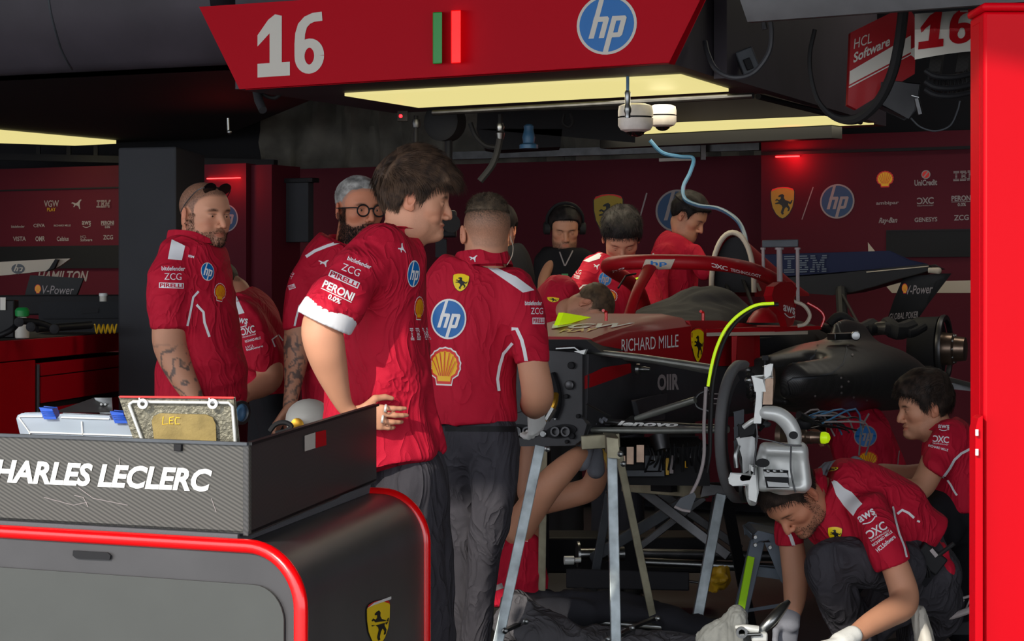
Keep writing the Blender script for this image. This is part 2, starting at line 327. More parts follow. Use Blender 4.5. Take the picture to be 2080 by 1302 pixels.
# ================================================================ the garage shell
YAW = math.radians(28); GU = V((math.cos(YAW), -math.sin(YAW), 0)); GN = V((math.sin(YAW), math.cos(YAW), 0)); UP = V((0, 0, 1))
def hz(px, py, z): return hit(px, py, V((0, 0, z)), UP)
def struct(name, mb, smooth=False, **k): return tag(mb.build(name, smooth=smooth, **k), kind='structure')
def G(u, n, z=0): return GU*u+GN*n+UP*z
m = MB(); m.add([G(-14, -8), G(14, -8), G(14, 2.2), G(-14, 2.2)], [(0, 1, 2, 3)], 'pit_lane'); struct('ground', m)
m = MB(); m.hexa([G(-14, 2.2, -.1), G(14, 2.2, -.1), G(14, 19, -.1), G(-14, 19, -.1), G(-14, 2.2, 0), G(14, 2.2, 0), G(14, 19, 0), G(-14, 19, 0)], 'floor_grey'); struct('floor', m)
ROOF_N, ROOF_Z = .0, 3.78  # unseen roof; front edge placed so its shadow line crosses the foreground
m = MB(); m.hexa([G(-14, ROOF_N, ROOF_Z), G(14, ROOF_N, ROOF_Z), G(14, 19, ROOF_Z), G(-14, 19, ROOF_Z), G(-14, ROOF_N, ROOF_Z+.3), G(14, ROOF_N, ROOF_Z+.3), G(14, 19, ROOF_Z+.3), G(-14, 19, ROOF_Z+.3)], 'wall_dark'); struct('ceiling', m)
W0 = P(1375, 430, 14.0); WN = W0.dot(GN)                        # the back wall's plane
def wp(px, py, dn=0): return hit(px, py, GN*(WN-dn), GN)         # a point of the back wall (dn in front of it)
def wallbox(mb, x0, x1, y0, y1, m_, dn=0, t=.05):
    a, b = wp(x0, (y0+y1)/2, dn), wp(x1, (y0+y1)/2, dn); za, zb = wp((x0+x1)/2, y0, dn).z, wp((x0+x1)/2, y1, dn).z
    p = [V((a.x, a.y, zb)), V((b.x, b.y, zb)), V((b.x, b.y, zb))+GN*t, V((a.x, a.y, zb))+GN*t]
    mb.hexa(p+[q+UP*(za-zb) for q in p], m_)
m = MB(); m.hexa([G(-14, WN+.3, 0), G(14, WN+.3, 0), G(14, WN+.5, 0), G(-14, WN+.5, 0), G(-14, WN+.3, 3.7), G(14, WN+.3, 3.7), G(14, WN+.5, 3.7), G(-14, WN+.5, 3.7)], 'wall_dark'); struct('wall_back', m)
for s, n_, u in ((-1, 'unseen_wall_left', -12.2), (1, 'unseen_wall_right', 1.9)):  # side walls out of view, added to keep the garage dark
    m = MB(); n0 = 2.5 if s < 0 else 5.2; m.hexa([G(u, n0, 0), G(u+.12*s, n0, 0), G(u+.12*s, WN+.3, 0), G(u, WN+.3, 0), G(u, n0, 3.66), G(u+.12*s, n0, 3.66), G(u+.12*s, WN+.3, 3.66), G(u, WN+.3, 3.66)], 'wall_dark'); struct(n_, m)
ZB = wp(1300, 1400).z
def panel(name, x0, x1, ytop, ybot, mm, dn, label, marks=(), t=.05, cat='wall panel', extra=None):
    """a free-standing wall panel: body plus printed marks lying on it"""
    mb = MB(); wallbox(mb, x0, x1, ytop, ybot, mm, dn, t)
    b = bvh_of(mb)
    for s, c, w, h in marks: mark(mb, b, s, c, (w, -.03*w), (0, -h), step=40, off=.003)
    if extra: extra(mb, b)
    return tag(mb.build(name, smooth=False), label, cat)
# main dark red wall behind the car
def ex1(mb, b):
    mark(mb, b, [SL([(1314, 392), (1292, 470)], 3, 'print_grey')], (0, 0), (1, 0), (0, 1), step=60)
YF = 1000
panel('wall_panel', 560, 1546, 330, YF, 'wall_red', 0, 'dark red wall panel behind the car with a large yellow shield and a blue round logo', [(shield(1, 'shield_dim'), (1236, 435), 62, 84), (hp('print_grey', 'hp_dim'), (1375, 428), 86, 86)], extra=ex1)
def ex2(mb, b):
    mark(mb, b, [SL([(1652, 380), (1629, 446)], 2, 'print_grey')], (0, 0), (1, 0), (0, 1), step=60)
    mark(mb, b, [Q([(1763, 492), (1764, 512), (1779, 512)], 'cream'), Q([(1793, 573), (2100, 567), (2100, 595), (1812, 595)], 'cream')], (0, 0), (1, 0), (0, 1), step=60)
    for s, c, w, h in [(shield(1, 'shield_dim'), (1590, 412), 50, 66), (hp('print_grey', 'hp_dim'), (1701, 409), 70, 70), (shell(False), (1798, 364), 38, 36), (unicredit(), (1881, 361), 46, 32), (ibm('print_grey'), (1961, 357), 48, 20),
                       (tx('ambipar', 'print_grey'), (1803, 413), 46, 9), (dxc('print_grey'), (1880, 410), 34, 18), (peroni('print_grey'), (1954, 408), 42, 22), (tx('Ray-Ban', 'print_grey', shear=.4), (1804, 449), 38, 14), (tx('GENESYS', 'print_grey'), (1881, 446), 46, 9), (tx('ZCG', 'print_grey'), (1953, 442), 30, 11)]:
        mark(mb, b, s, c, (w, -.035*w), (0, -h), step=40, off=.003)
panel('wall_panel', 1546, 2150, 268, YF, 'wall_red', .35, 'red wall panel at the right with rows of small sponsor logos', extra=ex2, t=.3)
m = MB(); wallbox(m, 1546, 2150, 300, 306, 'near_black', .375, .02); wallbox(m, 1575, 1622, 316.5, 319, 'strip_red', .375, .02); tag(m.build('light_strip', smooth=False), 'thin red glowing light strip high on the right red wall', 'light strip')
m = MB(); wallbox(m, 1800, 1998, 468, 522, 'screen_black', .37, .02); wallbox(m, 1800, 1998, 466, 469, 'wall_dark', .375, .02); tag(m.build('wall_screen', smooth=False), 'black glossy screen recess in the right red wall', 'screen')
pl_ = bpy.data.lights.new('strip_glow', 'POINT'); pl_.energy = 1.6; pl_.color = (1, .03, .04); pl_.shadow_soft_size = .03; po = bpy.data.objects.new('strip_glow', pl_); COL.objects.link(po); po.location = wp(1606, 322, .44)
# left wall panels
def ex3(mb, b):
    mark(mb, b, [Q([(-60, 581), (243, 579), (243, 598), (-60, 600)], 'cream')], (0, 0), (1, 0), (0, 1), step=60)
    mark(mb, b, [T('HAMILTON', 'print_grey', bold=.02, shear=.35)], (128, 561), (105, 0), (0, -22), step=60, off=.003)
    for s, c, w, h in [(vgw('print_grey'), (105, 418), 30, 22), (puma('print_grey'), (156, 415), 22, 20), (ibm('print_grey'), (212, 414), 30, 15), (tx('bitdefender', 'print_grey'), (37, 460), 27, 5), (tx('CEVA', 'print_grey'), (80, 458), 23, 7), (tx('RICHARD MILLE', 'print_grey'), (127, 458), 34, 4),
                       (aws('print_grey'), (176, 456), 18, 14), (peroni('print_grey'), (219, 456), 26, 15), (tx('VISTA', 'print_grey'), (40, 485), 26, 9), (tx('OMR', 'print_grey'), (82, 485), 19, 10), (tx('Celsius', 'print_grey'), (128, 485), 24, 9), (hcl('print_grey'), (176, 484), 24, 12), (tx('ZCG', 'print_grey'), (220, 482), 20, 9)]:
        mark(mb, b, s, c, (w, -.02*w), (0, -h), step=40, off=.003)
panel('wall_panel', -260, 300, 343, YF, 'wall_red', .3, 'dark red wall panel at the left with rows of tiny sponsor logos', extra=ex3, t=.2)
m = MB(); wallbox(m, -260, 243, 501, 546, 'near_black', .32, .02); wallbox(m, -260, 243, 386, 389, 'near_black', .31, .01); tag(m.build('wall_shelf', smooth=False), 'black shelf recess under the logos on the left wall', 'shelf')
m = MB(); wallbox(m, 414, 500, 333, YF, 'wall_red', 2.2, .1); wallbox(m, 500, 552, 335, YF, 'wall_red', 2.15, .3)
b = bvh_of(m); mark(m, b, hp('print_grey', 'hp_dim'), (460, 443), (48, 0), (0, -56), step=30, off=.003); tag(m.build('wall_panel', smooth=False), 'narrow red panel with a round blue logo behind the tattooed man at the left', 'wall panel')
m = MB(); wallbox(m, 420, 487, 361, 363, 'strip_red', 2.215, .01); tag(m.build('light_strip', smooth=False), 'short red glowing strip on the narrow panel above the sunglasses', 'light strip')
pl2 = bpy.data.lights.new('strip_glow', 'POINT'); pl2.energy = .8; pl2.color = (1, .05, .05); pl2.shadow_soft_size = .03; po = bpy.data.objects.new('strip_glow', pl2); COL.objects.link(po); po.location = wp(460, 368, 2.3)
m = MB(); wallbox(m, 560, 626, 370, 492, 'post_grey', 2.0, .06); wallbox(m, 552, 634, 362, 371, 'near_black', 2.02, .08); tag(m.build('grey_screen', smooth=False, bevel=.004), 'dim grey panel on the dark wall left of the bearded man', 'screen')
m = MB(); a, b_, c_ = P(240, 300, 11), P(358, 300, 10.9), P(416, 303, 11.6); d_ = a+(c_-b_)
pts = [V((q.x, q.y, 0)) for q in (a, b_, c_, d_)]; m.hexa(pts+[q+UP*a.z for q in pts], 'post_grey'); tag(m.build('post', smooth=False, bevel=.01), 'wide dark grey square post behind the tattooed man', 'post')
# hanging tarpaulin, rail and truss above the back wall
m = MB(); nx, nz = 90, 14; L0, L1 = wp(540, 250, -.18), wp(1620, 250, -.18); v = []
for j in range(nz+1):
    for i in range(nx+1):
        p = L0.lerp(L1, i/nx); z = 2.2+(3.5-2.2)*j/nz
        w_ = .05*math.sin(i*.9+1.5*math.sin(i*.23+j*.4))+.04*noise.noise(V((i*.3, j*.5, 0)))
        v.append(V((p.x, p.y, z))-GN*(w_+.02))
m.add(v, [(j*(nx+1)+i, j*(nx+1)+i+1, (j+1)*(nx+1)+i+1, (j+1)*(nx+1)+i) for j in range(nz) for i in range(nx)], 'tarp'); tag(m.build('tarpaulin'), 'crumpled grey tarpaulin hanging above the dark red wall', 'tarpaulin')
t = thing('wall_rail', wp(1200, 310, .1), 'grey metal rail running above the dark red wall', 'rail')
m = MB(); m.bar(wp(880, 318, .1), wp(1545, 297, .1), .05, .05, 'steel_dark'); m.build('rail', t)
m = MB(); m.bar(wp(1340, 325, .06), wp(1405, 323, .06), .02, .02, 'off_white'); m.build('tube_light', t); m = MB()
for x in (1428,): m.bar(wp(x, 292, .15), wp(x, 325, .15), .055, .03, 'steel_dark')
m.build('bracket', t); m = MB()
m.bar(wp(0, 318, .25), wp(560, 332, .25), .05, .05, 'wall_dark')
for x in (78, 140, 195): m.bar(wp(x, 296, .25), wp(x, 325, .25), .03, .03, 'wall_dark')
tag(m.build('truss', smooth=False), 'dark truss above the left sponsor wall', 'truss')

# ================================================================ overhead gantries, banner and light panels
B0 = P(500, 180, 9.9); BZ = B0.z
def bp(px, py, dn=0): return hit(px, py, B0-GN*dn, GN)
gan = thing('overhead_gantry', bp(935, 150), 'long black overhead gantry carrying the red number sign', 'gantry')
def slab(mb, px, z0, z1, mm):
    a = [hz(x, y, z0) for x, y in px]; mb.prism([V((q.x, q.y, z0)) for q in a], UP*(z1-z0), mm)
m = MB(); slab(m, [(478, 181), (1372, 131), (1560, 190), (800, 230)], BZ+.012, 3.2, 'soffit'); m.build('body', gan, smooth=False)
bc = [bp(420, 18), bp(500, 181), bp(1370, 130), bp(1466, -55), bp(420, 18)+(bp(1466, -55)-bp(420, 18))*0]
m = MB(); m.prism([bp(420, 18), bp(500, 181), bp(1370, 130), bp(1460, -58), bp(700, -.5)], -GN*.05, 'red_paint')
bn = m; bb = bvh_of(m)
mark(m, bb, [Q([(-.5, -.5), (-.02, -.5), (-.02, -.28), (-.14, -.28), (-.14, .47), (-.24, .5), (-.34, .42), (-.5, .18), (-.5, .0), (-.32, .2), (-.32, -.28), (-.5, -.28)], 'off_white'), *six('off_white')], (592, 90), (137, -9), (0, -126), step=200, off=.002)
mark(m, bb, hp('off_white'), (1233, 50), (122, -7), (0, -122), step=200, off=.002)
m.build('number_sign', gan, smooth=False, bevel=.004)
m = MB(); m.hexa([bp(879, 130), bp(898, 129), bp(898, 129, .1), bp(879, 130, .1), bp(879, 25), bp(898, 24), bp(898, 24, .1), bp(879, 25, .1)], 'sign_green'); m.build('green_light', gan, smooth=False, bevel=.004)
m = MB(); m.hexa([bp(916, 129), bp(936, 128), bp(936, 128, .1), bp(916, 129, .1), bp(916, 21), bp(936, 20), bp(936, 20, .1), bp(916, 21, .1)], 'sign_red'); m.build('red_light', gan, smooth=False, bevel=.004)
m = MB(); slab(m, [(700, 195), (1383, 157), (1480, 186), (850, 219)], BZ-.004, BZ+.01, 'panel_emit'); m.build('light_panel', gan, smooth=False)
m = MB(); m.tube([hz(880, 229, BZ-.03), hz(1140, 215, BZ-.03), hz(1530, 194, BZ-.03)], .014, 'steel_dark'); m.tube([hz(1540, 196, BZ-.02), hz(1748, 248, BZ-.02)], .014, 'near_black'); m.build('rail', gan)
al = lambda nm, c, e, sz, col: None
def area(nm, c, e, sx, sy, col):
    l = bpy.data.lights.new(nm, 'AREA'); l.shape = 'RECTANGLE'; l.size = sx; l.size_y = sy; l.energy = e; l.color = col
    o = bpy.data.objects.new(nm, l); COL.objects.link(o); o.location = c; o.rotation_euler = (0, 0, -YAW); return o
area('gantry_lamp', hz(1100, 192, BZ)-UP*.02, 9, 1.7, .5, (1, .9, .7))
g2 = thing('overhead_gantry', hz(1450, 250, BZ), 'black ceiling light bar hung behind the dome cameras', 'gantry')
m = MB(); slab(m, [(1138, 264), (1705, 238), (1800, 256), (1240, 284)], BZ+.012, BZ+.42, 'soffit'); m.build('body', g2, smooth=False)
m = MB(); slab(m, [(1160, 263), (1692, 240), (1775, 253), (1250, 275)], BZ-.004, BZ+.01, 'panel_emit'); m.build('light_panel', g2, smooth=False)
m = MB(); m.bar(hz(1230, 290, BZ-.05), hz(1700, 268, BZ-.05), .12, .07, 'satin_black'); m.build('housing', g2, smooth=False)
area('gantry_lamp', hz(1470, 258, BZ)-UP*.02, 5, 1.6, .5, (1, .9, .7))
g3 = thing('overhead_gantry', hz(100, 200, 2.5), 'wide dark carbon overhead duct at the upper left', 'gantry')
m = MB(); e0, e1 = hz(-330, 166, 2.5), hz(478, 127, 2.5); rings = []
for k in range(2):
    e = (e0, e1)[k]; rings.append([e+UP*z-GN*n for z, n in [(0, 0), (.03, .03), (.12, .13), (.25, .2), (.42, .24), (.6, .25), (.9, .22), (.9, -.3), (0, -.3)]])
m.loft(rings, 'soffit'); o = m.build('duct', g3, angle=50)
m = MB(); m.tube([P(98, -8, 10.02), P(103, 25, 10.05), P(112, 60, 10.12), P(124, 100, 10.25), P(138, 128, 10.36), P(146, 141, 10.45)], .006, 'stand_grey', sm=3); m.build('seam', g3)
m = MB(); slab(m, [(-330, 170), (480, 131), (640, 200), (440, 282), (236, 290), (-330, 238)], 2.5, 2.7, 'wall_dark'); m.build('underside', g3, smooth=False)
m = MB(); slab(m, [(-330, 243), (0, 271), (236, 292), (152, 296), (-330, 280)], 2.47, 2.495, 'panel_emit'); m.build('light_panel', g3, smooth=False)
area('gantry_lamp', hz(60, 284, 2.45), 5, .9, .5, (1, .9, .7))
area('tarp_fill_light', GU*(-2.5)+GN*(WN-1.6)+UP*3.5, 11, 3, .4, (1, .93, .8))  # unseen fill light added to lift the dark tarpaulin
# right grey fascia and the dark side face behind it
g4 = thing('overhead_gantry', P(1760, 20, 8.2), 'grey carbon fascia beam at the top right above the hung bodywork', 'gantry')
m = MB(); a, b_ = P(1526, 47, 8.6), P(2130, 3, 7.9); rings = [[e+UP*z-GN*n for z, n in [(0, 0), (0, .04), (.08, .12), (.3, .16), (.5, .16), (.5, -.1), (.02, -.1)]] for e in (a, b_)]
m.loft(rings, 'fascia_grey'); m.build('fascia', g4)
m = MB(); a = hz(1450, 160, BZ); b_ = hz(1760, 250, BZ); m.hexa([a, b_, b_+GU*.06, a+GU*.06, a+UP*.9, b_+UP*.9, b_+GU*.06+UP*.9, a+GU*.06+UP*.9], 'soffit'); m.build('side_panel', gan, smooth=False)
m = MB(); p = P(1415, 85, 9.3); m.lathe(p, UP, [(0, .012), (.01, .02), (.04, .012), (.055, .006)], 'cam_white', 12); tag(m.build('bracket_cap'), 'small pale cone hook on the dark gantry beside the red sign', 'hook')
# small electrical box on the side panel
t = thing('socket_box', P(1518, 125, 9.6), 'small dark socket box tilted on the gantry beside the looping cable', 'socket')
m = MB(); R = Matrix.Rotation(math.radians(-22), 3, 'Y'); m.box(P(1518, 125, 9.55), (.08, .05, .11), 'stand_grey', R); m.build('body', t, bevel=.006)
m = MB(); m.box(P(1520, 130, 9.51), (.03, .02, .05), 'near_black', R); m.build('socket', t, bevel=.003)
# cables
def cable(pts, r, mm, label, name='cable', cat='cable', sm=6, n=8, group=None):
    mb = MB(); mb.tube([P(*p) for p in pts], r, mm, n, sm); return tag(mb.build(name), label, cat, group)
cable([(1548, -20, 9.0), (1562, 30, 9.0), (1567, 70, 9.0), (1560, 110, 9.0), (1530, 148, 9.0), (1490, 158, 9.0), (1455, 142, 9.05), (1438, 110, 9.1), (1432, 85, 9.15)], .011, 'carbon_dull', 'black cable looping down beside the red sign and up to the gantry')
cable([(1535, -20, 9.05), (1548, 30, 9.05), (1554, 60, 9.05)], .012, 'carbon_dull', 'short straight black cable beside the looping cable', sm=3)
cable([(1655, 60, 9.3), (1645, 110, 9.3), (1648, 160, 9.3), (1665, 210, 9.3), (1700, 240, 9.3), (1745, 240, 9.2), (1785, 205, 9.1), (1812, 150, 9.0), (1826, 90, 8.9), (1834, 30, 8.8), (1838, -20, 8.8)], [.01, .01, .01, .011, .016, .022, .022, .022, .022, .022, .022], 'rubber', 'thick black hose hanging in a loop in front of the red engine cover', name='hose')
cable([(1850, 240, 9.4), (1870, 258, 9.4), (1900, 266, 9.4), (1930, 255, 9.4), (1945, 225, 9.4), (1950, 205, 9.4)], .004, 'stand_grey', 'thin grey cable loop under the white nose piece')
cable([(1320, 285, 12.5), (1345, 310, 12.5), (1380, 318, 12.5), (1408, 322, 12.5), (1402, 350, 12.4), (1388, 380, 12.3), (1392, 405, 12.2), (1420, 418, 12), (1460, 424, 11.8), (1495, 445, 11.5), (1512, 475, 11.3), (1517, 510, 11)], .012, 'hose_blue', 'thin blue air hose curving down to the car roll hoop', name='air_hose', cat='hose')
cable([(1018, 262, 11), (1012, 300, 11), (1000, 335, 11), (975, 368, 11)], .018, 'rubber', 'black hose hanging down behind the dark haired driver', name='hose', cat='hose')
cable([(955, 250, 11.2), (965, 275, 11.2), (985, 295, 11.2), (1010, 300, 11.2)], .014, 'rubber', 'black cable sagging from the gantry to the hanging hose')
cable([(1145, 232, 11.6), (1143, 250, 11.6), (1155, 258, 11.6), (1163, 248, 11.6), (1158, 230, 11.6)], .01, 'rubber', 'small black cable loop left of the dome cameras')
cable([(525, 183, 10.4), (540, 195, 10.4), (558, 199, 10.4), (574, 188, 10.4)], .01, 'rubber', 'small black cable arch under the left end of the red sign')
t = thing('hose_reel', P(905, 250, 11.3), 'round black hose reel hung under the gantry with a vertical pipe', 'hose reel')
m = MB(); m.lathe(P(905, 248, 11.3)-GN*.06, GN, [(0, .08), (.01, .1), (.1, .1), (.12, .08)], 'rubber'); m.build('drum', t)
m = MB(); m.tube([P(911, 262, 11.3), P(911, 340, 11.3)], .02, 'near_black'); m.build('pipe', t)
m = MB(); m.lathe(P(1016, 250, 11), -UP, [(0, .016), (.02, .022), (.04, .016), (.05, .024), (.08, .018)], 'steel'); m.tube([P(1016, 232, 11), P(1016, 252, 11)], .012, 'rubber'); tag(m.build('hose_coupling'), 'silver hose coupling above the hanging black hose', 'coupling')
m = MB(); m.tube([P(845, 235, 11), P(844, 330, 11)], .012, 'near_black'); m.lathe(P(845, 243, 11), -UP, [(0, .02), (.02, .024), (.04, .02)], 'steel_dark'); tag(m.build('hanging_pipe'), 'thin black pipe hanging left of the driver hair', 'pipe')
m = MB(); m.box(P(818, 236, 10.9), (.05, .04, .05), 'near_black'); m.lathe(P(814, 236, 10.83), (0, -1, 0), [(0, .009), (.01, .009), (.014, .004)], 'led_red', 12); tag(m.build('indicator_lamp'), 'tiny black box with a glowing red dot under the gantry', 'lamp')
m = MB(); m.tube([P(520, 180, 10.4), P(526, 205, 10.35), P(534, 224, 10.3)], [.02, .022, .02], 'carbon_dull', 12); tag(m.build('spot_lamp'), 'short dark cylinder spotlight under the left end of the red sign', 'lamp')
m = MB(); m.tube([P(463, 240, 10.6), P(464, 268, 10.6)], .006, 'steel'); m.ball(P(466, 268, 10.6), .012, 'steel'); tag(m.build('pull_cord'), 'short silver pull cord hanging at the upper left', 'cord')
m = MB(); a = P(1083, 280, 11.8); m.lathe(P(1074, 302, 11.6), UP, [(0, .05), (.02, .05), (.03, .03), (.06, .035), (.08, .03), (.1, .026), (.12, .028), (.13, .014)], 'hose_blue', 16); tag(m.build('blue_valve'), 'blue valve body hanging under the gantry in front of the tarpaulin', 'valve')
m = MB(); m.hexa([P(968, 262, 12), P(1290, 290, 12), P(1290, 290, 12.4), P(968, 262, 12.4), P(970, 225, 12), P(1292, 222, 12), P(1292, 222, 12.4), P(970, 225, 12.4)], 'near_black'); m.prism([P(968, 262, 12), P(985, 300, 12), P(1010, 305, 12), P(1138, 298, 12), P(1142, 262, 12)], V((0, .3, 0)), 'near_black'); tag(m.build('speaker_box', smooth=False), 'black angular box hung behind the gantry and the blue valve', 'box')
# dome cameras
def dome(px, py, d, s, label):
    t = thing('dome_camera', P(px, py, d), label, 'security camera', 'dome cameras under the gantry')
    m = MB(); o = P(px, py, d)
    m.lathe(o, -UP, [(0, .05*s), (.01*s, .078*s), (.035*s, .083*s), (.06*s, .083*s)], 'cam_white', 28); m.build('upper_housing', t)
    m = MB(); m.lathe(o-UP*.06*s, -UP, [(0, .076*s), (.006*s, .076*s)], 'near_black', 28); m.build('gap_ring', t)
    m = MB(); m.lathe(o-UP*.068*s, -UP, [(0, .083*s), (.035*s, .083*s), (.055*s, .07*s), (.065*s, .045*s)], 'cam_white', 28); m.build('lower_housing', t)
    m = MB(); m.ball(o-UP*.122*s, (.047*s, .047*s, .035*s), 'glass_dark', 20); m.build('glass_dome', t)
dome(1291, 211, 9.6, .93, 'pale dome camera under the light panel, the left and nearer one')
dome(1346, 213, 10.0, .76, 'pale dome camera under the light panel, the right and farther one')
t = thing('ceiling_bracket', P(1275, 150, 9.45), 'thin blue and silver threaded stem in front of the left dome camera', 'stem')
m = MB(); m.tube([P(1275, 152, 9.45), P(1275, 185, 9.45)], .007, 'hose_blue'); m.build('rod', t)
m = MB(); m.lathe(P(1275, 184, 9.45), -UP, [(0, .01), (.01, .014), (.03, .012), (.06, .012), (.07, .016), (.09, .016), (.1, .012), (.118, .012)], 'steel'); m.build('fitting', t)
m = MB(); m.lathe(P(1277, 150, 9.45), -UP, [(0, .085), (.008, .085)], 'near_black', 30); m.build('ceiling_plate', t)

# ================================================================ the big red pillar at the right edge
t = thing('red_partition', P(2040, 1302, 4.0), 'tall bright red partition cutting off the right edge of the view', 'partition')
t.location.z = 0
X0 = P(1994, 0, 4).x; X1 = P(2400, 0, 4).x; zt = P(0, 6, 4).z
def front(px0, px1, z0, z1, d, th, mm, nm, bev=.006):
    m = MB(); m.box(((P(px0, 0, d).x+P(px1, 0, d).x)/2, d+th/2, (z0+z1)/2), (P(px1, 0, d).x-P(px0, 0, d).x, th, z1-z0), mm); return m.build(nm, t, bevel=bev)
front(1998, 2400, 0, zt-.015, 4.0, .12, 'red_bright', 'face_panel'); front(1990, 2400, 0, zt-.03, 4.03, .07, 'red_bright', 'edge_strip', .003)
front(1996, 2400, zt-.015, zt, 3.99, .14, 'red_bright', 'top_cap', .006)
m = MB(); zz = P(0, 850, 3.98).z; r = []
m.prism([V((P(1980, 0, 3.98).x, 3.98, 0)), V((P(1996, 0, 3.98).x, 3.98, 0)), V((P(1996, 0, 3.98).x, 3.98, zz+.005)), V((P(1987, 0, 3.98).x, 3.98, zz)), V((P(1981, 0, 3.98).x, 3.98, zz-.02))], V((0, .05, 0)), 'red_bright'); m.build('hinge_strip', t, bevel=.003)
for y0, y1 in ((872, 885), (912, 925)):  # highlights on the red edge, modelled as thin white rods
    m = MB(); m.tube([P(1984.5, y0, 3.972), P(1984.5, y1, 3.972)], .003, 'white'); m.build('white_glint', t)
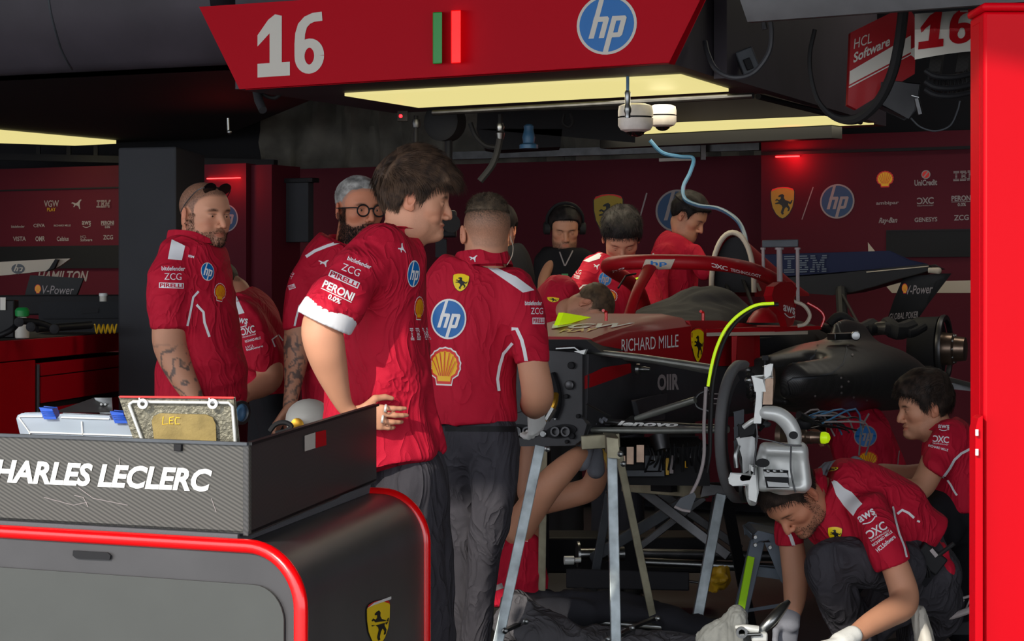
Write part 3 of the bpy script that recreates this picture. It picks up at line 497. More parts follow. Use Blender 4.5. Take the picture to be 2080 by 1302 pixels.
# ================================================================ smooth solid modelling for people and clothes
class Solid:
    """smooth union of elliptical tapered limbs and ellipsoids, surfaced with nets"""
    def __init__(s): s.p = []
    def limb(s, st, k=.03, lat=None, n=5, op=1, cut=None):
        """st: rows (x,y,z,a,b); a along lat, b across"""
        a = crom(st, n) if len(st) > 2 else crom(st, max(2, n//2))
        s.p.append(('L', a, V(lat).normalized() if lat is not None else None, k, op, cut)); return s
    def cone(s, p, q, ra, rb, k=.02, op=1, cut=None): return s.limb([(*p, ra, ra), (*q, rb, rb)], k, None, 2, op, cut)
    def ell(s, c, r, R=None, k=.02, op=1):
        s.p.append(('E', np.array(c, float), np.array(r, float), k, op, np.array(R, float) if R is not None else np.eye(3))); return s
    def bb(s):
        lo, hi = np.full(3, 1e9), np.full(3, -1e9)
        for q in s.p:
            if q[4] < 0: continue
            if q[0] == 'L': r = np.max(q[1][:, 3:5]); lo = np.minimum(lo, q[1][:, :3].min(0)-r); hi = np.maximum(hi, q[1][:, :3].max(0)+r)
            else: r = np.max(q[2]); lo = np.minimum(lo, q[1]-r); hi = np.maximum(hi, q[1]+r)
        return lo, hi
    def dist(s, X):
        D = np.full(len(X), 1.0)
        for q in s.p:
            if q[0] == 'L':
                _, a, lat, k, op, cut = q; r = a[:, 3:5].max(); mg = k+.05
                lo = a[:, :3].min(0)-r-mg; hi = a[:, :3].max(0)+r+mg
                I = np.where(np.all((X > lo) & (X < hi), 1))[0]
                if not len(I): continue
                x = X[I]; d = np.full(len(I), 9.0)
                for i in range(len(a)-1):
                    A, B = a[i], a[i+1]; t = B[:3]-A[:3]; L = np.linalg.norm(t)
                    if L < 1e-6: continue
                    t = t/L; l = np.array(lat if lat is not None else ((1, 0, 0) if abs(t[0]) < .8 else (0, 0, 1)), float)
                    l = l-t*l.dot(t); l /= np.linalg.norm(l); w = np.cross(t, l)
                    y = x-A[:3]; h = y@t; hc = np.clip(h, 0, L); f = hc/L
                    ra = A[3]+(B[3]-A[3])*f; rb = A[4]+(B[4]-A[4])*f; rc = np.minimum(ra, rb)
                    u, v_, z = y@l, y@w, h-hc
                    k0 = np.sqrt((u/ra)**2+(v_/rb)**2+(z/rc)**2)+1e-9; k1 = np.sqrt((u/ra**2)**2+(v_/rb**2)**2+(z/rc**2)**2)+1e-9
                    d = np.minimum(d, k0*(k0-1)/k1)
                if cut is not None:
                    for c, nrm in cut: d = np.maximum(d, (x-np.array(c))@np.array(nrm))
            else:
                _, c, r, k, op, R = q; m_ = r.max()+k+.03
                I = np.where(np.all(np.abs(X-c) < m_, 1))[0]
                if not len(I): continue
                y = (X[I]-c)@R; k0 = np.sqrt(((y/r)**2).sum(1))+1e-9; k1 = np.sqrt(((y/r**2)**2).sum(1))+1e-9; d = k0*(k0-1)/k1
            e = D[I]; k = max(k, 1e-4)
            if op > 0: h = np.maximum(k-np.abs(e-d), 0)/k; D[I] = np.minimum(e, d)-h*h*k/4
            else: d = -d; h = np.maximum(k-np.abs(e-d), 0)/k; D[I] = np.maximum(e, d)+h*h*k/4
        return D
    def mesh(s, h, cuts=()):
        lo, hi = s.bb(); lo = lo-3*h; hi = hi+3*h; K = 4
        n = (np.ceil((hi-lo)/(h*K)).astype(int))+1
        ax = [lo[i]+h*K*(np.arange(n[i])+.5)-h*.5 for i in range(3)]
        C = np.stack(np.meshgrid(*ax, indexing='ij'), -1).reshape(-1, 3); Dc = s.dist(C).reshape(n)
        near = np.abs(Dc) < h*K*1.9+.01
        D = np.repeat(np.repeat(np.repeat(Dc, K, 0), K, 1), K, 2); M = np.repeat(np.repeat(np.repeat(near, K, 0), K, 1), K, 2)
        idx = np.argwhere(M); X = lo+idx*h
        d = s.dist(X)
        for c, nn in cuts: d = np.maximum(d, (X-np.array(c))@np.array(nn))
        D[tuple(idx.T)] = d
        S = D < 0; nx, ny, nz = D.shape
        cnt = np.zeros((nx-1, ny-1, nz-1), int)
        for a in (0, 1):
            for b in (0, 1):
                for c in (0, 1): cnt += S[a:nx-1+a, b:ny-1+b, c:nz-1+c]
        act = (cnt > 0) & (cnt < 8); ci = np.argwhere(act); vid = np.full(act.shape, -1); vid[tuple(ci.T)] = np.arange(len(ci))
        acc = np.zeros((len(ci), 3)); num = np.zeros(len(ci)); cr = [(a, b, c) for a in (0, 1) for b in (0, 1) for c in (0, 1)]
        for p in cr:
            for ax_ in range(3):
                if p[ax_]: continue
                q = list(p); q[ax_] = 1
                d0 = D[tuple((ci+p).T)]; d1 = D[tuple((ci+q).T)]; mk = (d0 < 0) != (d1 < 0)
                t = d0[mk]/(d0[mk]-d1[mk]); pt = np.tile(np.array(p, float), (mk.sum(), 1)); pt[:, ax_] = t
                acc[mk] += pt; num[mk] += 1
        vv = lo+(ci+acc/num[:, None])*h
        F_ = []
        for ax_ in range(3):
            o1, o2 = [(1, 2), (2, 0), (0, 1)][ax_]
            sl0 = [slice(1, -1)]*3; sl1 = [slice(1, -1)]*3; sl0[ax_] = slice(0, D.shape[ax_]-1); sl1[ax_] = slice(1, D.shape[ax_])
            a, b = S[tuple(sl0)], S[tuple(sl1)]; e = np.argwhere(a != b); off = np.ones(3, int); off[ax_] = 0; e2 = e+off; sg = a[tuple(e.T)]
            d1 = np.zeros(3, int); d1[o1] = 1; d2 = np.zeros(3, int); d2[o2] = 1
            ok = np.all(e2 < np.array(act.shape), 1); e2, sg = e2[ok], sg[ok]
            q = np.stack([vid[tuple((e2-d1-d2).T)], vid[tuple((e2-d2).T)], vid[tuple(e2.T)], vid[tuple((e2-d1).T)]], 1)
            q[~sg] = q[~sg][:, ::-1]; F_.append(q)
        F_ = np.vstack(F_); F_ = F_[np.all(F_ >= 0, 1)]
        return vv, F_
def normals(v, f):
    n = np.cross(v[f[:, 2]]-v[f[:, 0]], v[f[:, 3]]-v[f[:, 1]]); N = np.zeros_like(v)
    for i in range(4): np.add.at(N, f[:, i], n)
    return N/(np.linalg.norm(N, axis=1)[:, None]+1e-12)
def smooth(v, f, it=1, lam=.5):
    for _ in range(it):
        s = np.zeros_like(v); c = np.zeros(len(v))
        for i in range(4):
            j = (i+1) % 4; np.add.at(s, f[:, i], v[f[:, j]]); np.add.at(s, f[:, j], v[f[:, i]]); np.add.at(c, f[:, i], 1); np.add.at(c, f[:, j], 1)
        v = v+(s/np.maximum(c, 1)[:, None]-v)*lam
    return v
def folds(v, f, amp, scale, stretch=(1, 1, .35), seed=0, ridge=True):
    """cloth folds: ridged noise pushed along the normals"""
    N = normals(v, f); st = np.array(stretch)
    w = np.empty(len(v))
    for i, p in enumerate(v*st*scale+seed):
        q = V(p); a = noise.noise(q+V((noise.noise(q*.6), noise.noise(q*.6+V((5, 5, 5))), 0))*1.3)
        w[i] = (1-abs(a)*2.6) if ridge else a*1.8
    return v+N*((np.clip(w, -1, 1)-.3)*amp)[:, None]
def biggest(v, f, keep=.04):
    p = np.arange(len(v))
    while True:
        q = p.copy(); m_ = p[f].min(1)
        for i in range(4): np.minimum.at(q, f[:, i], m_)
        q = q[q]
        if np.array_equal(q, p): break
        p = q
    u, c = np.unique(p, return_counts=True); ok = set(u[c >= keep*len(v)]); k = np.array([x in ok for x in p]); ix = np.cumsum(k)-1
    return v[k], ix[f[k[f[:, 0]]]]
def mb_from(v, f, m):
    b = MB(); b.v = [tuple(x) for x in v]; b.f = [tuple(q) for q in f.tolist()]; k = b.mi(m); b.m = [k]*len(b.f); return b
# pixel-traced rows: (px, py, depth, half width px, half thickness m)
def S5(rows):
    out = []
    for r in rows:
        p = P(*r[:3]); a = r[3]/F*r[2]; out.append((*p, a, r[4] if len(r) > 4 else a))
    return out
def hand(S, w, d, n, side=1, curl=.5, size=1, spread=.0, thumb=.6, k=.008, fr=1.0, cj=None):
    """w wrist, d finger direction, n palm normal; side flips the thumb"""
    w, d, n = V(w), V(d).normalized(), V(n); n = (n-d*n.dot(d)).normalized(); t = d.cross(n)*side; z = size
    S.limb([(*(w-d*.01*z), .026*z, .018*z), (*(w+d*.03*z), .036*z, .016*z), (*(w+d*.08*z), .041*z, .013*z)], k, t, 3)
    for i, (o, L) in enumerate(((.030, .074), (.010, .082), (-.011, .075), (-.030, .060))):
        c = curl[i] if hasattr(curl, '__len__') else curl*(1+.08*i)
        p = w+d*(.085-.004*abs(i-1.3))*z+t*o*z; a = 0; dd = (d+t*spread*(1.5-i)).normalized(); r = .0092*z*fr
        for j, q in enumerate((.46, .30, .24)):
            a += c*(.8 if j == 0 else 1.0)
            e = p+(dd*math.cos(a)+n*math.sin(a))*L*q*z; S.cone(p, e, r, r*.9, .003); p = e; r *= .9
    p = w+d*.03*z+t*.028*z; q = p+(d*.55+t*thumb+n*.35).normalized()*.038*z; S.cone(p, q, .014*z, .0115*z, k)
    e = q+(d*.9+t*thumb*.3+n*(.3+.3*thumb)).normalized()*.034*z; S.cone(q, e, .0112*z, .0095*z, .004); g = e+(d+n*.45-t*.15).normalized()*.024*z; S.cone(e, g, .0098*z, .008*z, .003)
SKIN = np.array([lin(204), lin(146), lin(116)]); 
def head_frame(c, fwd, up):
    f = V(fwd).normalized(); u = V(up); u = (u-f*u.dot(f)).normalized(); x = f.cross(u)
    M = Matrix((x, f, u)).transposed(); return V(c), M
class Head:
    def __init__(s, c, fwd, up, size=1, neck=None, nr=.056, beard=0, bcol=(40, 30, 26), stub=.3, lids=.0, smile=0, skin=SKIN, face=1, nose=1.0, belly=0, brow=(40, 28, 22), h=.0026, jaw=1.0, scalp=None, scalp_k=.6, eyes=True, chin=1.0, scalp_fade=None):
        s.c, s.M = head_frame(c, fwd, up); s.z = size; M, z = s.M, size
        S = Solid(); Mn = np.array(M)
        W = lambda x, y, q: tuple(s.c+M@(V((x, y, q))*z))
        E = lambda x, y, q, a, b, c_, k=.02, op=1, rot=None: S.ell(W(x, y, q), (a*z, b*z, c_*z), Mn if rot is None else Mn@np.array(rot), k*z, op)
        E(0, -.01, .037, .077, .094, .082); E(0, .035, .03, .064, .056, .062, .03)
        E(0, .022, -.035, .060*jaw, .062, .075, .04); E(0, .040, -.075, .046*jaw, .046, .036, .03); E(0, .070, -.098*chin, .021*jaw, .018, .015, .02)
        for q in (-1, 1):
            E(q*.046, .050, -.022, .021, .026, .018, .025); E(q*.05, .012, -.075, .012*jaw, .03, .026, .03)
        E(0, .080, .024, .046, .013, .009, .018)
        for q in (-1, 1):
            E(q*.032, .096, .001, .017, .014, .012, .014, -1)
        if eyes:
            for q in (-1, 1): E(q*.032, .0745, .0, .0160, .0150, .0135, .004)
        S.cone(W(0, .086, .012), W(0, .103+.004*nose, -.022), .0075*z, .0085*z, .012*z); S.cone(W(0, .098, -.016), W(0, .101+.011*nose, -.034), .009*z, .0098*z, .008*z)
        for q in (-1, 1): E(q*.0125, .098, -.038, .0085, .011, .008, .006); E(q*.007, .104, -.0455, .0035, .005, .004, .003, -1)
        E(0, .088, -.060, .022, .009, .006, .006); E(0, .087, -.074, .019, .010, .006, .006); E(0, .085, -.092, .02, .012, .01, .015)
        cs = .006*smile
        for q in (-1, 1): S.cone(W(0, .099, -.0665), W(q*.025, .084, -.0665+cs), .0022*z, .0016*z, .004*z, -1)
        if smile:
            for q in (-1, 1): E(q*.04, .066, -.045, .014, .014, .012, .015)
        ra = math.radians
        for q in (-1, 1):
            Ro = Matrix.Rotation(q*ra(-22), 3, 'Z')@Matrix.Rotation(ra(-12), 3, 'X')
            E(q*.083, -.012, -.002, .007, .019, .031, .004, 1, Ro); E(q*.0885, -.008, .003, .0055, .011, .019, .004, -1, Ro); E(q*.081, -.004, -.024, .006, .010, .011, .005, 1, Ro)
        if eyes:
            for q in (-1, 1): E(q*.032, .0935, -.0005-lids*.006, .0132, .0075, .0062-lids*.0038, .0015, -1)
        if neck is not None:
            nk = [V(p) for p in neck]; b = s.c+M@(V((0, -.022, -.05))*z)
            rows = [(*b, nr*z, nr*z)]+[(*p, nr*z*(1.0+.07*(i+1)), nr*z*(1.0+.07*(i+1))) for i, p in enumerate(nk)]
            S.limb(rows, .03, None, 3)
        v, f = S.mesh(h*z/ .93 if z > .93 else h); s.v, s.f = smooth(v, f, 1, .35), f
        L = (s.v-np.array(s.c))@Mn/z; s.L = L; x, y, q = L.T
        col = np.tile(skin, (len(v), 1)); nz = np.array([noise.noise(V(p)*28) for p in L]); n2 = np.array([noise.noise(V(p)*330) for p in L])
        col *= (1+.05*nz)[:, None]
        red = np.exp(-((np.abs(x)-.045)**2/.0004+(q+.03)**2/.0004))*(y > .03)+.8*np.exp(-(x**2/.0002+(q+.035)**2/.0002))*(y > .09)+1.0*(np.abs(x) > .078)*(y < .02)
        col *= (1-np.outer(np.clip(red, 0, 1), [.0, .16, .18]))
        def mixc(w, c): 
            nonlocal col
            w = np.clip(w, 0, 1)[:, None]; col = col*(1-w)+np.array(c)*w
        mixc((np.exp(-((x/.024)**4))*(np.exp(-(((q+.0665)/.0095)**4)))*(y > .078))*.75, SKIN*np.array([.75, .42, .42]))
        lb = lambda a: np.array([lin(t) for t in a])
        # beard / stubble area
        ax = np.abs(x)
        jawm = np.clip((np.interp(y, [.0, .02, .042, .060, .080], [.0, -.012, -.046, -.056, -.050])+.006*nz-q)/.014, 0, 1)*np.clip((y+.005)/.015, 0, 1)*np.clip((q+.135)/.02, 0, 1)
        side_ = np.clip((.02-np.abs(y-.022))/.012, 0, 1)*(ax > .055)*(q < .01)
        must = np.exp(-((x/.03)**4))*np.exp(-(((q+.053)/.006)**2))*(y > .07)
        lipm = np.exp(-((x/.022)**4))*np.exp(-(((q+.067)/.008)**4))*(y > .08)
        bm_ = np.clip(np.maximum(np.maximum(jawm, side_), must)-lipm*1.2, 0, 1)*(y > -.01)
        mixc(bm_*(stub+beard*.6)*(.75+.5*n2), lb(bcol)); s.beardm = bm_
        if brow: mixc(np.exp(-(((np.abs(ax-.034))/.018)**4))*np.exp(-(((q-.021+(ax-.034)**2*8)/.0045)**2))*(y > .05)*(.9+.5*n2), lb(brow))
        mixc((ax > .017)*(ax < .05)*(y > .07)*np.exp(-(((q-.0058+.012*lids*0)/.0016)**2))*.6*(1-np.clip((ax-.045)/.004, 0, 1)), lb((50, 34, 28)))
        if scalp is not None:
            hl = s.line(y); sm_ = np.clip((q-hl)/.012, 0, 1)*(np.abs(x) < .082)
            if scalp_fade: sm_ = sm_*np.clip((q-scalp_fade[0])/scalp_fade[1], .35, 1)
            mixc(sm_*scalp_k*(.85+.5*n2), lb(scalp))
        s.col = col; s.eyes = eyes; s.lids = lids
    @staticmethod
    def line(y):    # height of the hairline for a front-back position
        return np.interp(y, [-.12, -.095, -.06, -.035, -.02, .0, .015, .028, .036, .05, .066, .075, .2], [-.058, -.060, -.05, -.012, .018, .026, .014, -.012, .03, .050, .062, .066, .07])
    def put(s, mb, gaze=(0, 1, -.1), iris='iris'):
        o = len(mb.v); s.off = o
        mb.v += [tuple(p) for p in s.v]; k = mb.mi('skin'); mb.f += [tuple(i+o for i in q) for q in s.f.tolist()]; mb.m += [k]*len(s.f)
        if s.eyes:
            for q in (-1, 1):
                c = s.c+s.M@(V((q*.032, .0745, 0))*s.z); mb.ball(c, .0128*s.z, 'eye_white', 16)
                g = (s.M@V(gaze)).normalized(); mb.ball(c+g*.0085*s.z, .0060*s.z, iris, 12)
    def surf(s, d, extra=0):
        """skull surface point in local direction d"""
        d = V(d).normalized(); c = V((0, -.01, .037)); r = V((.077, .094, .082))
        k = 1/math.sqrt((d.x/r.x)**2+(d.y/r.y)**2+(d.z/r.z)**2); return c+d*(k+extra)
def hair(H, parent, m, thick=lambda x, y, z: .012, strands=2500, slen=.02, flow=lambda p: V((0, -.3, -1)), lift=.4, width=.0008, name='hair', nu=110, nv=80, lump=.004, lscale=40, seed=0, droop=0, jit=.25, line=None, clump=0, cap=True, ls=(1, 1, 1)):
    """hair cap hugging the skull plus thousands of fine locks"""
    line = line or (lambda x, y: float(Head.line(y))); mb = MB(); z = H.z; v, keep, info = [], [], []
    for j in range(nv+1):
        th = math.pi*.98*j/nv
        for i in range(nu):
            a = 2*math.pi*i/nu; d = V((math.sin(th)*math.cos(a), math.sin(th)*math.sin(a), math.cos(th))); p = H.surf(d)
            mk = (p.z-line(p.x, p.y)); w = max(0, min(1, mk/.014)); t = thick(p.x, p.y, p.z)
            nn = noise.noise(V((p.x*ls[0], p.y*.6*ls[1], p.z*.6*ls[2]))*lscale+V((seed, 0, 0)))
            e = -.004+w*(t+.004)+w*lump*nn
            q = H.surf(d, e); v.append(q); keep.append(mk > -.008); info.append((p, d, w, e))
    f = []
    for j in range(nv):
        for i in range(nu):
            q = (j*nu+i, (j+1)*nu+i, (j+1)*nu+(i+1) % nu, j*nu+(i+1) % nu)
            if all(keep[t] for t in q): f.append(q)
    W = lambda p: H.c+H.M@(p*z)
    if cap: mb.add([W(p) for p in v], f, m)
    r = random.Random(seed+3); cand = [i for i in range(len(v)) if info[i][2] > .15 and math.sin(math.pi*.98*(i//nu)/nv) > r.random()]
    for _ in range(strands):
        if not cand: break
        p0, d, w, e = info[r.choice(cand)]; d = (d+V((r.gauss(0, .02), r.gauss(0, .02), r.gauss(0, .02)))).normalized()
        b = H.surf(d, e-.003); fl = flow(b); fl = V(fl)
        cn = noise.noise_vector(b*45) if clump else V((0, 0, 0))
        fl = (fl+cn*clump+V((r.gauss(0, jit), r.gauss(0, jit), r.gauss(0, jit)))).normalized(); fl = (fl-d*fl.dot(d)*.9).normalized()
        L = slen(b) if callable(slen) else slen; L *= r.uniform(.6, 1.15)*(.4+.6*w); pts = []; dr = (fl+d*lift).normalized(); q = b; nseg = 4
        for k in range(nseg+1):
            pts.append(q); dr = (dr+V((0, 0, -droop))-d*.12*lift).normalized(); q = q+dr*L/nseg
        s = dr.cross(d).normalized(); ww = width*r.uniform(.7, 1.4)
        vv = []
        for k, q in enumerate(pts):
            g = ww*(1-.8*k/nseg); vv += [W(q-s*g), W(q+d*g*.8), W(q+s*g)]
        mb.add(vv, [(k*3+a, k*3+a+1, k*3+a+4, k*3+a+3) for k in range(nseg) for a in (0, 1)], m)
    return mb.build(name, parent, angle=180)
def beard(H, parent, m, n=2500, L=.012, seed=1, thr=.3, name='beard'):
    mb = MB(); r = random.Random(seed); N = normals(H.v, H.f); idx = np.where(H.beardm > thr)[0]
    if not len(idx): return
    dn = H.M@V((0, .25, -1))
    for _ in range(n):
        i = int(r.choice(idx)); p = V(H.v[i]); d = V(N[i]); g = (d*.7+dn*.8+V((r.gauss(0, .25), r.gauss(0, .25), r.gauss(0, .25)))).normalized(); l = L*H.z*r.uniform(.5, 1.1)
        s = g.cross(d).normalized()*.0006
        mb.add([p-s-d*.001, p+s-d*.001, p+g*l*.6+s*.8, p+g*l*.6-s*.8, p+g*l+dn*l*.25], [(0, 1, 2, 3), (3, 2, 4)], m)
    return mb.build(name, parent, angle=180)
def skin_limb(mb, st, h=.005, tone=1.0, tattoo=None, k=.02, extra=None, lat=None):
    """bare arm or hand; returns the colour rows"""
    S = Solid()
    if st: S.limb(st, k, lat)
    if extra: extra(S)
    v, f = S.mesh(h); v = smooth(v, f, 1, .4); o = len(mb.v)
    mb.v += [tuple(p) for p in v]; kk = mb.mi('skin'); mb.f += [tuple(i+o for i in q) for q in f.tolist()]; mb.m += [kk]*len(f)
    c = np.tile(SKIN*tone, (len(v), 1)); c *= (1+.06*np.array([noise.noise(V(p)*22) for p in v]))[:, None]
    if tattoo:
        t = np.zeros(len(v))
        for i, p in enumerate(v):
            q = V(p)*tattoo[0]; a = noise.noise(q+noise.noise_vector(q*.7)*.8); b = noise.noise(q*2.3+V((9, 9, 9)))
            t[i] = (.8 if abs(a) < .1 else 0)+(.55 if b > .28 and a > 0 else 0)
        t = np.clip(t, 0, .8)*tattoo[1](v); c = c*(1-t[:, None])+np.array([.045, .055, .06])*t[:, None]
    return c
def body_object(mb, cols, loc, label, group=None):
    """the one continuous skin mesh of a person, origin at the feet"""
    c = np.full((len(mb.v), 3), .5)
    for o, a in cols: c[o:o+len(a)] = a
    L = V(loc); mb.v = [tuple(V(p)-L) for p in mb.v]
    o = mb.build('person', None, angle=180, cols=c); o.location = L
    o['label'] = label; o['category'] = 'person'
    if group: o['group'] = group
    return o
def finish_parts(ob, L):
    pass
def collar(mb, c, n_axis, r, h, m, front, a0=28, flare=.012, lift=0, fold=.032, rb=None, N=64):
    """polo collar: stand and folded leaf around the neck, open at the front"""
    up = V(n_axis).normalized(); f = V(front); f = (f-up*f.dot(up)).normalized(); s = f.cross(up); c = V(c); rb = rb or r; rows = []
    prof = [(.0, -.012), (.001, h*.6), (.004, h), (.008, h+.003), (.012, h-.002), (.014+flare*.5, h-fold*.5), (.016+flare, h-fold), (.012+flare, h-fold-.001), (.007, h-fold*.4), (.004, h-.008)]
    for i in range(N+1):
        a = math.radians(a0)+(2*math.pi-2*math.radians(a0))*i/N; w = .5-.5*math.cos(a)   # 0 front, 1 back
        rows.append([c+(f*math.cos(a)*(rb+q)+s*math.sin(a)*(r+q))+up*(t+lift*w-(.03*(1-w)**3)) for q, t in prof])
    n = len(prof); v = [p for rr in rows for p in rr]
    mb.add(v, [(i*n+k, (i+1)*n+k, (i+1)*n+(k+1) % n, i*n+(k+1) % n) for i in range(N) for k in range(n)], m)
# ================================================================ the racing car on its stands
CT = math.radians(23); CR = V((math.sin(CT), math.cos(CT), 0)); CL = V((math.cos(CT), -math.sin(CT), 0)); C0 = V((P(1118, 0, 8).x, 8, 0))
def Cp(s, l, z): return C0+CR*s+CL*l+UP*z
def cl(px, py, l): return hit(px, py, C0+CL*l, CL)
def cs(px, py, s): return hit(px, py, C0+CR*s, CR)
car = thing('racing_car', C0, 'red open-wheel racing car without nose or wheels, raised on metal stands', 'racing car')
def mirror_loft(mb, st, mm):
    rings = [[Cp(s, l, z) for l, z in ([(-a, b) for a, b in reversed(h)]+h)] for s, h in st]; mb.loft(rings, mm)
# tub: lower dark part, red upper side and nose cover
ST = [(.0, .15, .13, .885, 1.205, 1.20), (.06, .165, .14, .88, 1.243, 1.20), (.4, .22, .17, .88, 1.291, 1.165), (.8, .275, .20, .89, 1.31, 1.13), (1.2, .31, .24, .90, 1.30, 1.12), (1.45, .36, .28, .90, 1.275, 1.12), (2.4, .34, .30, .90, 1.25, 1.1)]
m = MB(); mirror_loft(m, [(s, [(.0, zb), (wb*.9, zb), (wb+.01, zb+.03), (w*.97, (zb+zp)/2), (w, zp)]) for s, w, wb, zb, zs, zp in ST], 'carbon_dull')
bv = bvh_of(m); mark(m, bv, [Q([(1184, 766), (1225, 746), (1280, 738), (1281, 757), (1184, 792)], 'car_red')], (0, 0), (1, 0), (0, 1), off=.003)
mark(m, bv, [T('OIIR', 'print_grey', bold=.04)], (1356, 776), (44, -2), (0, -33), off=.003); m.build('tub', car, angle=40)
m = MB(); mirror_loft(m, [(s, [(.0, zt), (w*.55, zt), (w*.86, zs+.012), (w, zs-.02), (w+.004, zp-.003), (w-.006, zp-.003), (w*.8, zs-.03), (0, zs-.03)]) for s, w, zt, zs, zp in [(.05, .165, 1.262, 1.243, 1.20), (.2, .185, 1.285, 1.266, 1.187), (.4, .22, 1.31, 1.291, 1.165), (.62, .25, 1.33, 1.302, 1.145), (.8, .275, 1.338, 1.31, 1.13)]], 'car_red')
bv = bvh_of(m)
for s, c, w, h, r in [([T('RICHARD MILLE', 'white', bold=.0)], (1319, 697), 116, 26, -5), (shield(), (1416, 701), 25, 72, 2), ([T('VGW', 'white', bold=.03, shear=.5)], (1205, 663), 170, 9, -1), ([T('PLAY', 'shell_yellow', bold=.03, shear=.5)], (1175, 672), 80, 6, -1)]:
    q = M_(s, c[0], c[1], w, h, r) if 'M_' in globals() else (s, c, (w*math.cos(math.radians(r)), w*math.sin(math.radians(r))), (0, -h)); mark(m, bv, *q, off=.003)
m.build('nose_cover', car, angle=40)
m = MB(); mirror_loft(m, [(s, [(w*.55, zs-.03), (w*.7, zs+.0), (w*.97, zs+.002), (w+.002, zs-.03), (w+.004, zp), (w-.03, zp), (w*.55, zs-.06)]) for s, w, zs, zp in [(.8, .275, 1.31, 1.13), (1.1, .302, 1.306, 1.123), (1.35, .345, 1.29, 1.12), (1.45, .36, 1.28, 1.12)]], 'car_red')
mark(m, bvh_of(m), shield(), (1416, 701), (25, 0), (0, -72), off=.003); m.build('cockpit_side', car, angle=40)
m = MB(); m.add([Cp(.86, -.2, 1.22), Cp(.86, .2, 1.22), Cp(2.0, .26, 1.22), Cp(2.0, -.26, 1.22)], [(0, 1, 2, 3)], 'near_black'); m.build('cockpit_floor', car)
m = MB(); m.prism([cl(1125, 661, -.08), cl(1135, 635, -.08), cl(1207, 647, -.08)], CL*.02, 'neon'); m.build('green_fin', car)
for x in (1231, 1428):
    m = MB(); a = cl(x, 652, .1 if x < 1300 else .2); m.tube([a, a+UP*.035, a+UP*.04-CR*.03], .006, 'red_trim'); m.build('cover_clip', car)
# bulkhead
bk = MB(); bpx = [(1090, 712), (1184, 716), (1184, 848), (1193, 862), (1184, 892), (1168, 905), (1058, 905), (1038, 882), (1040, 842), (1086, 826)]
bk.prism([cs(x, y, -.02) for x, y in bpx], CR*.03, 'carbon_dull'); bulk = bk.build('bulkhead', car, smooth=False, bevel=.003)
def disc(mb, px, py, r, mm, s=-.022, t=.012, n=20): mb.lathe(cs(px, py, s), -CR, [(0, r), (t, r), (t+.002, r*.8)], mm, n)
for x in (1062, 1140):
    m = MB(); p = [cs(x+32*math.cos(a)*math.cos(.12)-0, 876+14*math.sin(a)+(4 if x < 1100 else -4)*math.cos(a), -.021) for a in [2*math.pi*i/24 for i in range(24)]]; m.prism(p, -CR*.006, 'near_black'); m.build('oval_port', bulk, smooth=False)
    for dx in (-9, 12): m = MB(); m.lathe(cs(x+dx, 876, -.028), -CR, [(0, .018), (.02, .018), (.02, .012), (.004, .012), (.004, .0)], 'steel_dark', 20, cap=False); m.build('pipe_end', bulk)
for x, y, r, c in ((1158, 782, .017, 'steel_dark'), (1105, 881, .013, 'steel'), (1162, 742, .013, 'near_black'), (1163, 885, .012, 'near_black'), (1121, 786, .006, 'steel'), (1152, 805, .008, 'near_black'), (1100, 770, .004, 'steel'), (1176, 845, .008, 'near_black'), (1130, 850, .005, 'steel'), (1080, 858, .005, 'steel'), (1153, 897, .007, 'near_black')):
    m = MB(); disc(m, x, y, r, c); m.build('bolt', bulk)
m = MB(); m.tube([cs(1118, 760, -.03), cs(1128, 790, -.035), cs(1130, 820, -.035), cs(1122, 845, -.03)], .02, 'near_black', 10, 3); m.build('cable_duct', bulk)
m = MB(); m.prism([cs(1105, 690, .0), cs(1190, 690, .0), cs(1222, 716, .0), cs(1105, 716, .0)], CR*.25, 'near_black'); m.tube([cs(1130, 708, -.02), cs(1168, 706, -.02), cs(1182, 716, -.02)], .007, 'steel'); m.prism([cs(1166, 714, -.03), cs(1190, 710, -.03), cs(1186, 720, -.03)], CR*.02, 'alu'); m.build('steering_rack', car)
# suspension
def link_(nm, pts, r, mm, flat=1, ref=None, n=12): m = MB(); m.tube(pts, r, mm, n, 0, True, flat, ref); return m.build(nm, car)
link_('wishbone', [P(1190, 713, 8.0), P(1300, 726, 7.9), P(1448, 748, 7.7)], [.016, .021, .023], 'arm_grey', .6); link_('wishbone', [P(1215, 722, 8.2), P(1330, 734, 8.1), P(1448, 756, 7.75)], [.01, .012, .012], 'arm_grey', .8)
link_('wishbone', [P(1190, 873, 8.0), P(1330, 874, 7.85), P(1478, 873, 7.7)], [.016, .022, .02], 'arm_grey', .6)
m = MB(); m.tube([P(1186, 852, 8.1), P(1260, 858, 8.0), P(1400, 866, 7.9), P(1478, 868, 7.75)], [.012, .014, .014, .012], 'carbon', 12, 0, True, .8); mark(m, bvh_of(m), [T('lenovo', 'white', bold=.04, shear=.3)], (1315, 861), (125, 3), (0, -9), off=.002, step=4); m.build('wishbone', car)
link_('push_rod', [P(1292, 851, 8.0), P(1330, 838, 7.95), P(1412, 812, 7.85)], [.011, .014, .012], 'arm_grey'); link_('push_rod', [P(1285, 849, 8.02), P(1200, 905, 8.3)], .01, 'carbon')
m = MB(); m.tube([P(1440, 792, 7.9), P(1420, 800, 7.9), P(1412, 815, 7.9), P(1418, 828, 7.9), P(1440, 835, 7.9)], .006, 'steel_dark', 8, 4)
for y in (800, 810, 820): m.tube([P(1440, y, 7.92), P(1466, y, 7.92)], .002, 'print_grey', 6)
m.build('brake_scoop', car)
m = MB(); m.lathe(P(1294, 750, 7.98), CL, [(0, .02), (.012, .02), (.012, .008), (.03, .01), (.05, .006)], 'steel', 16); m.build('wheel_tether', car)
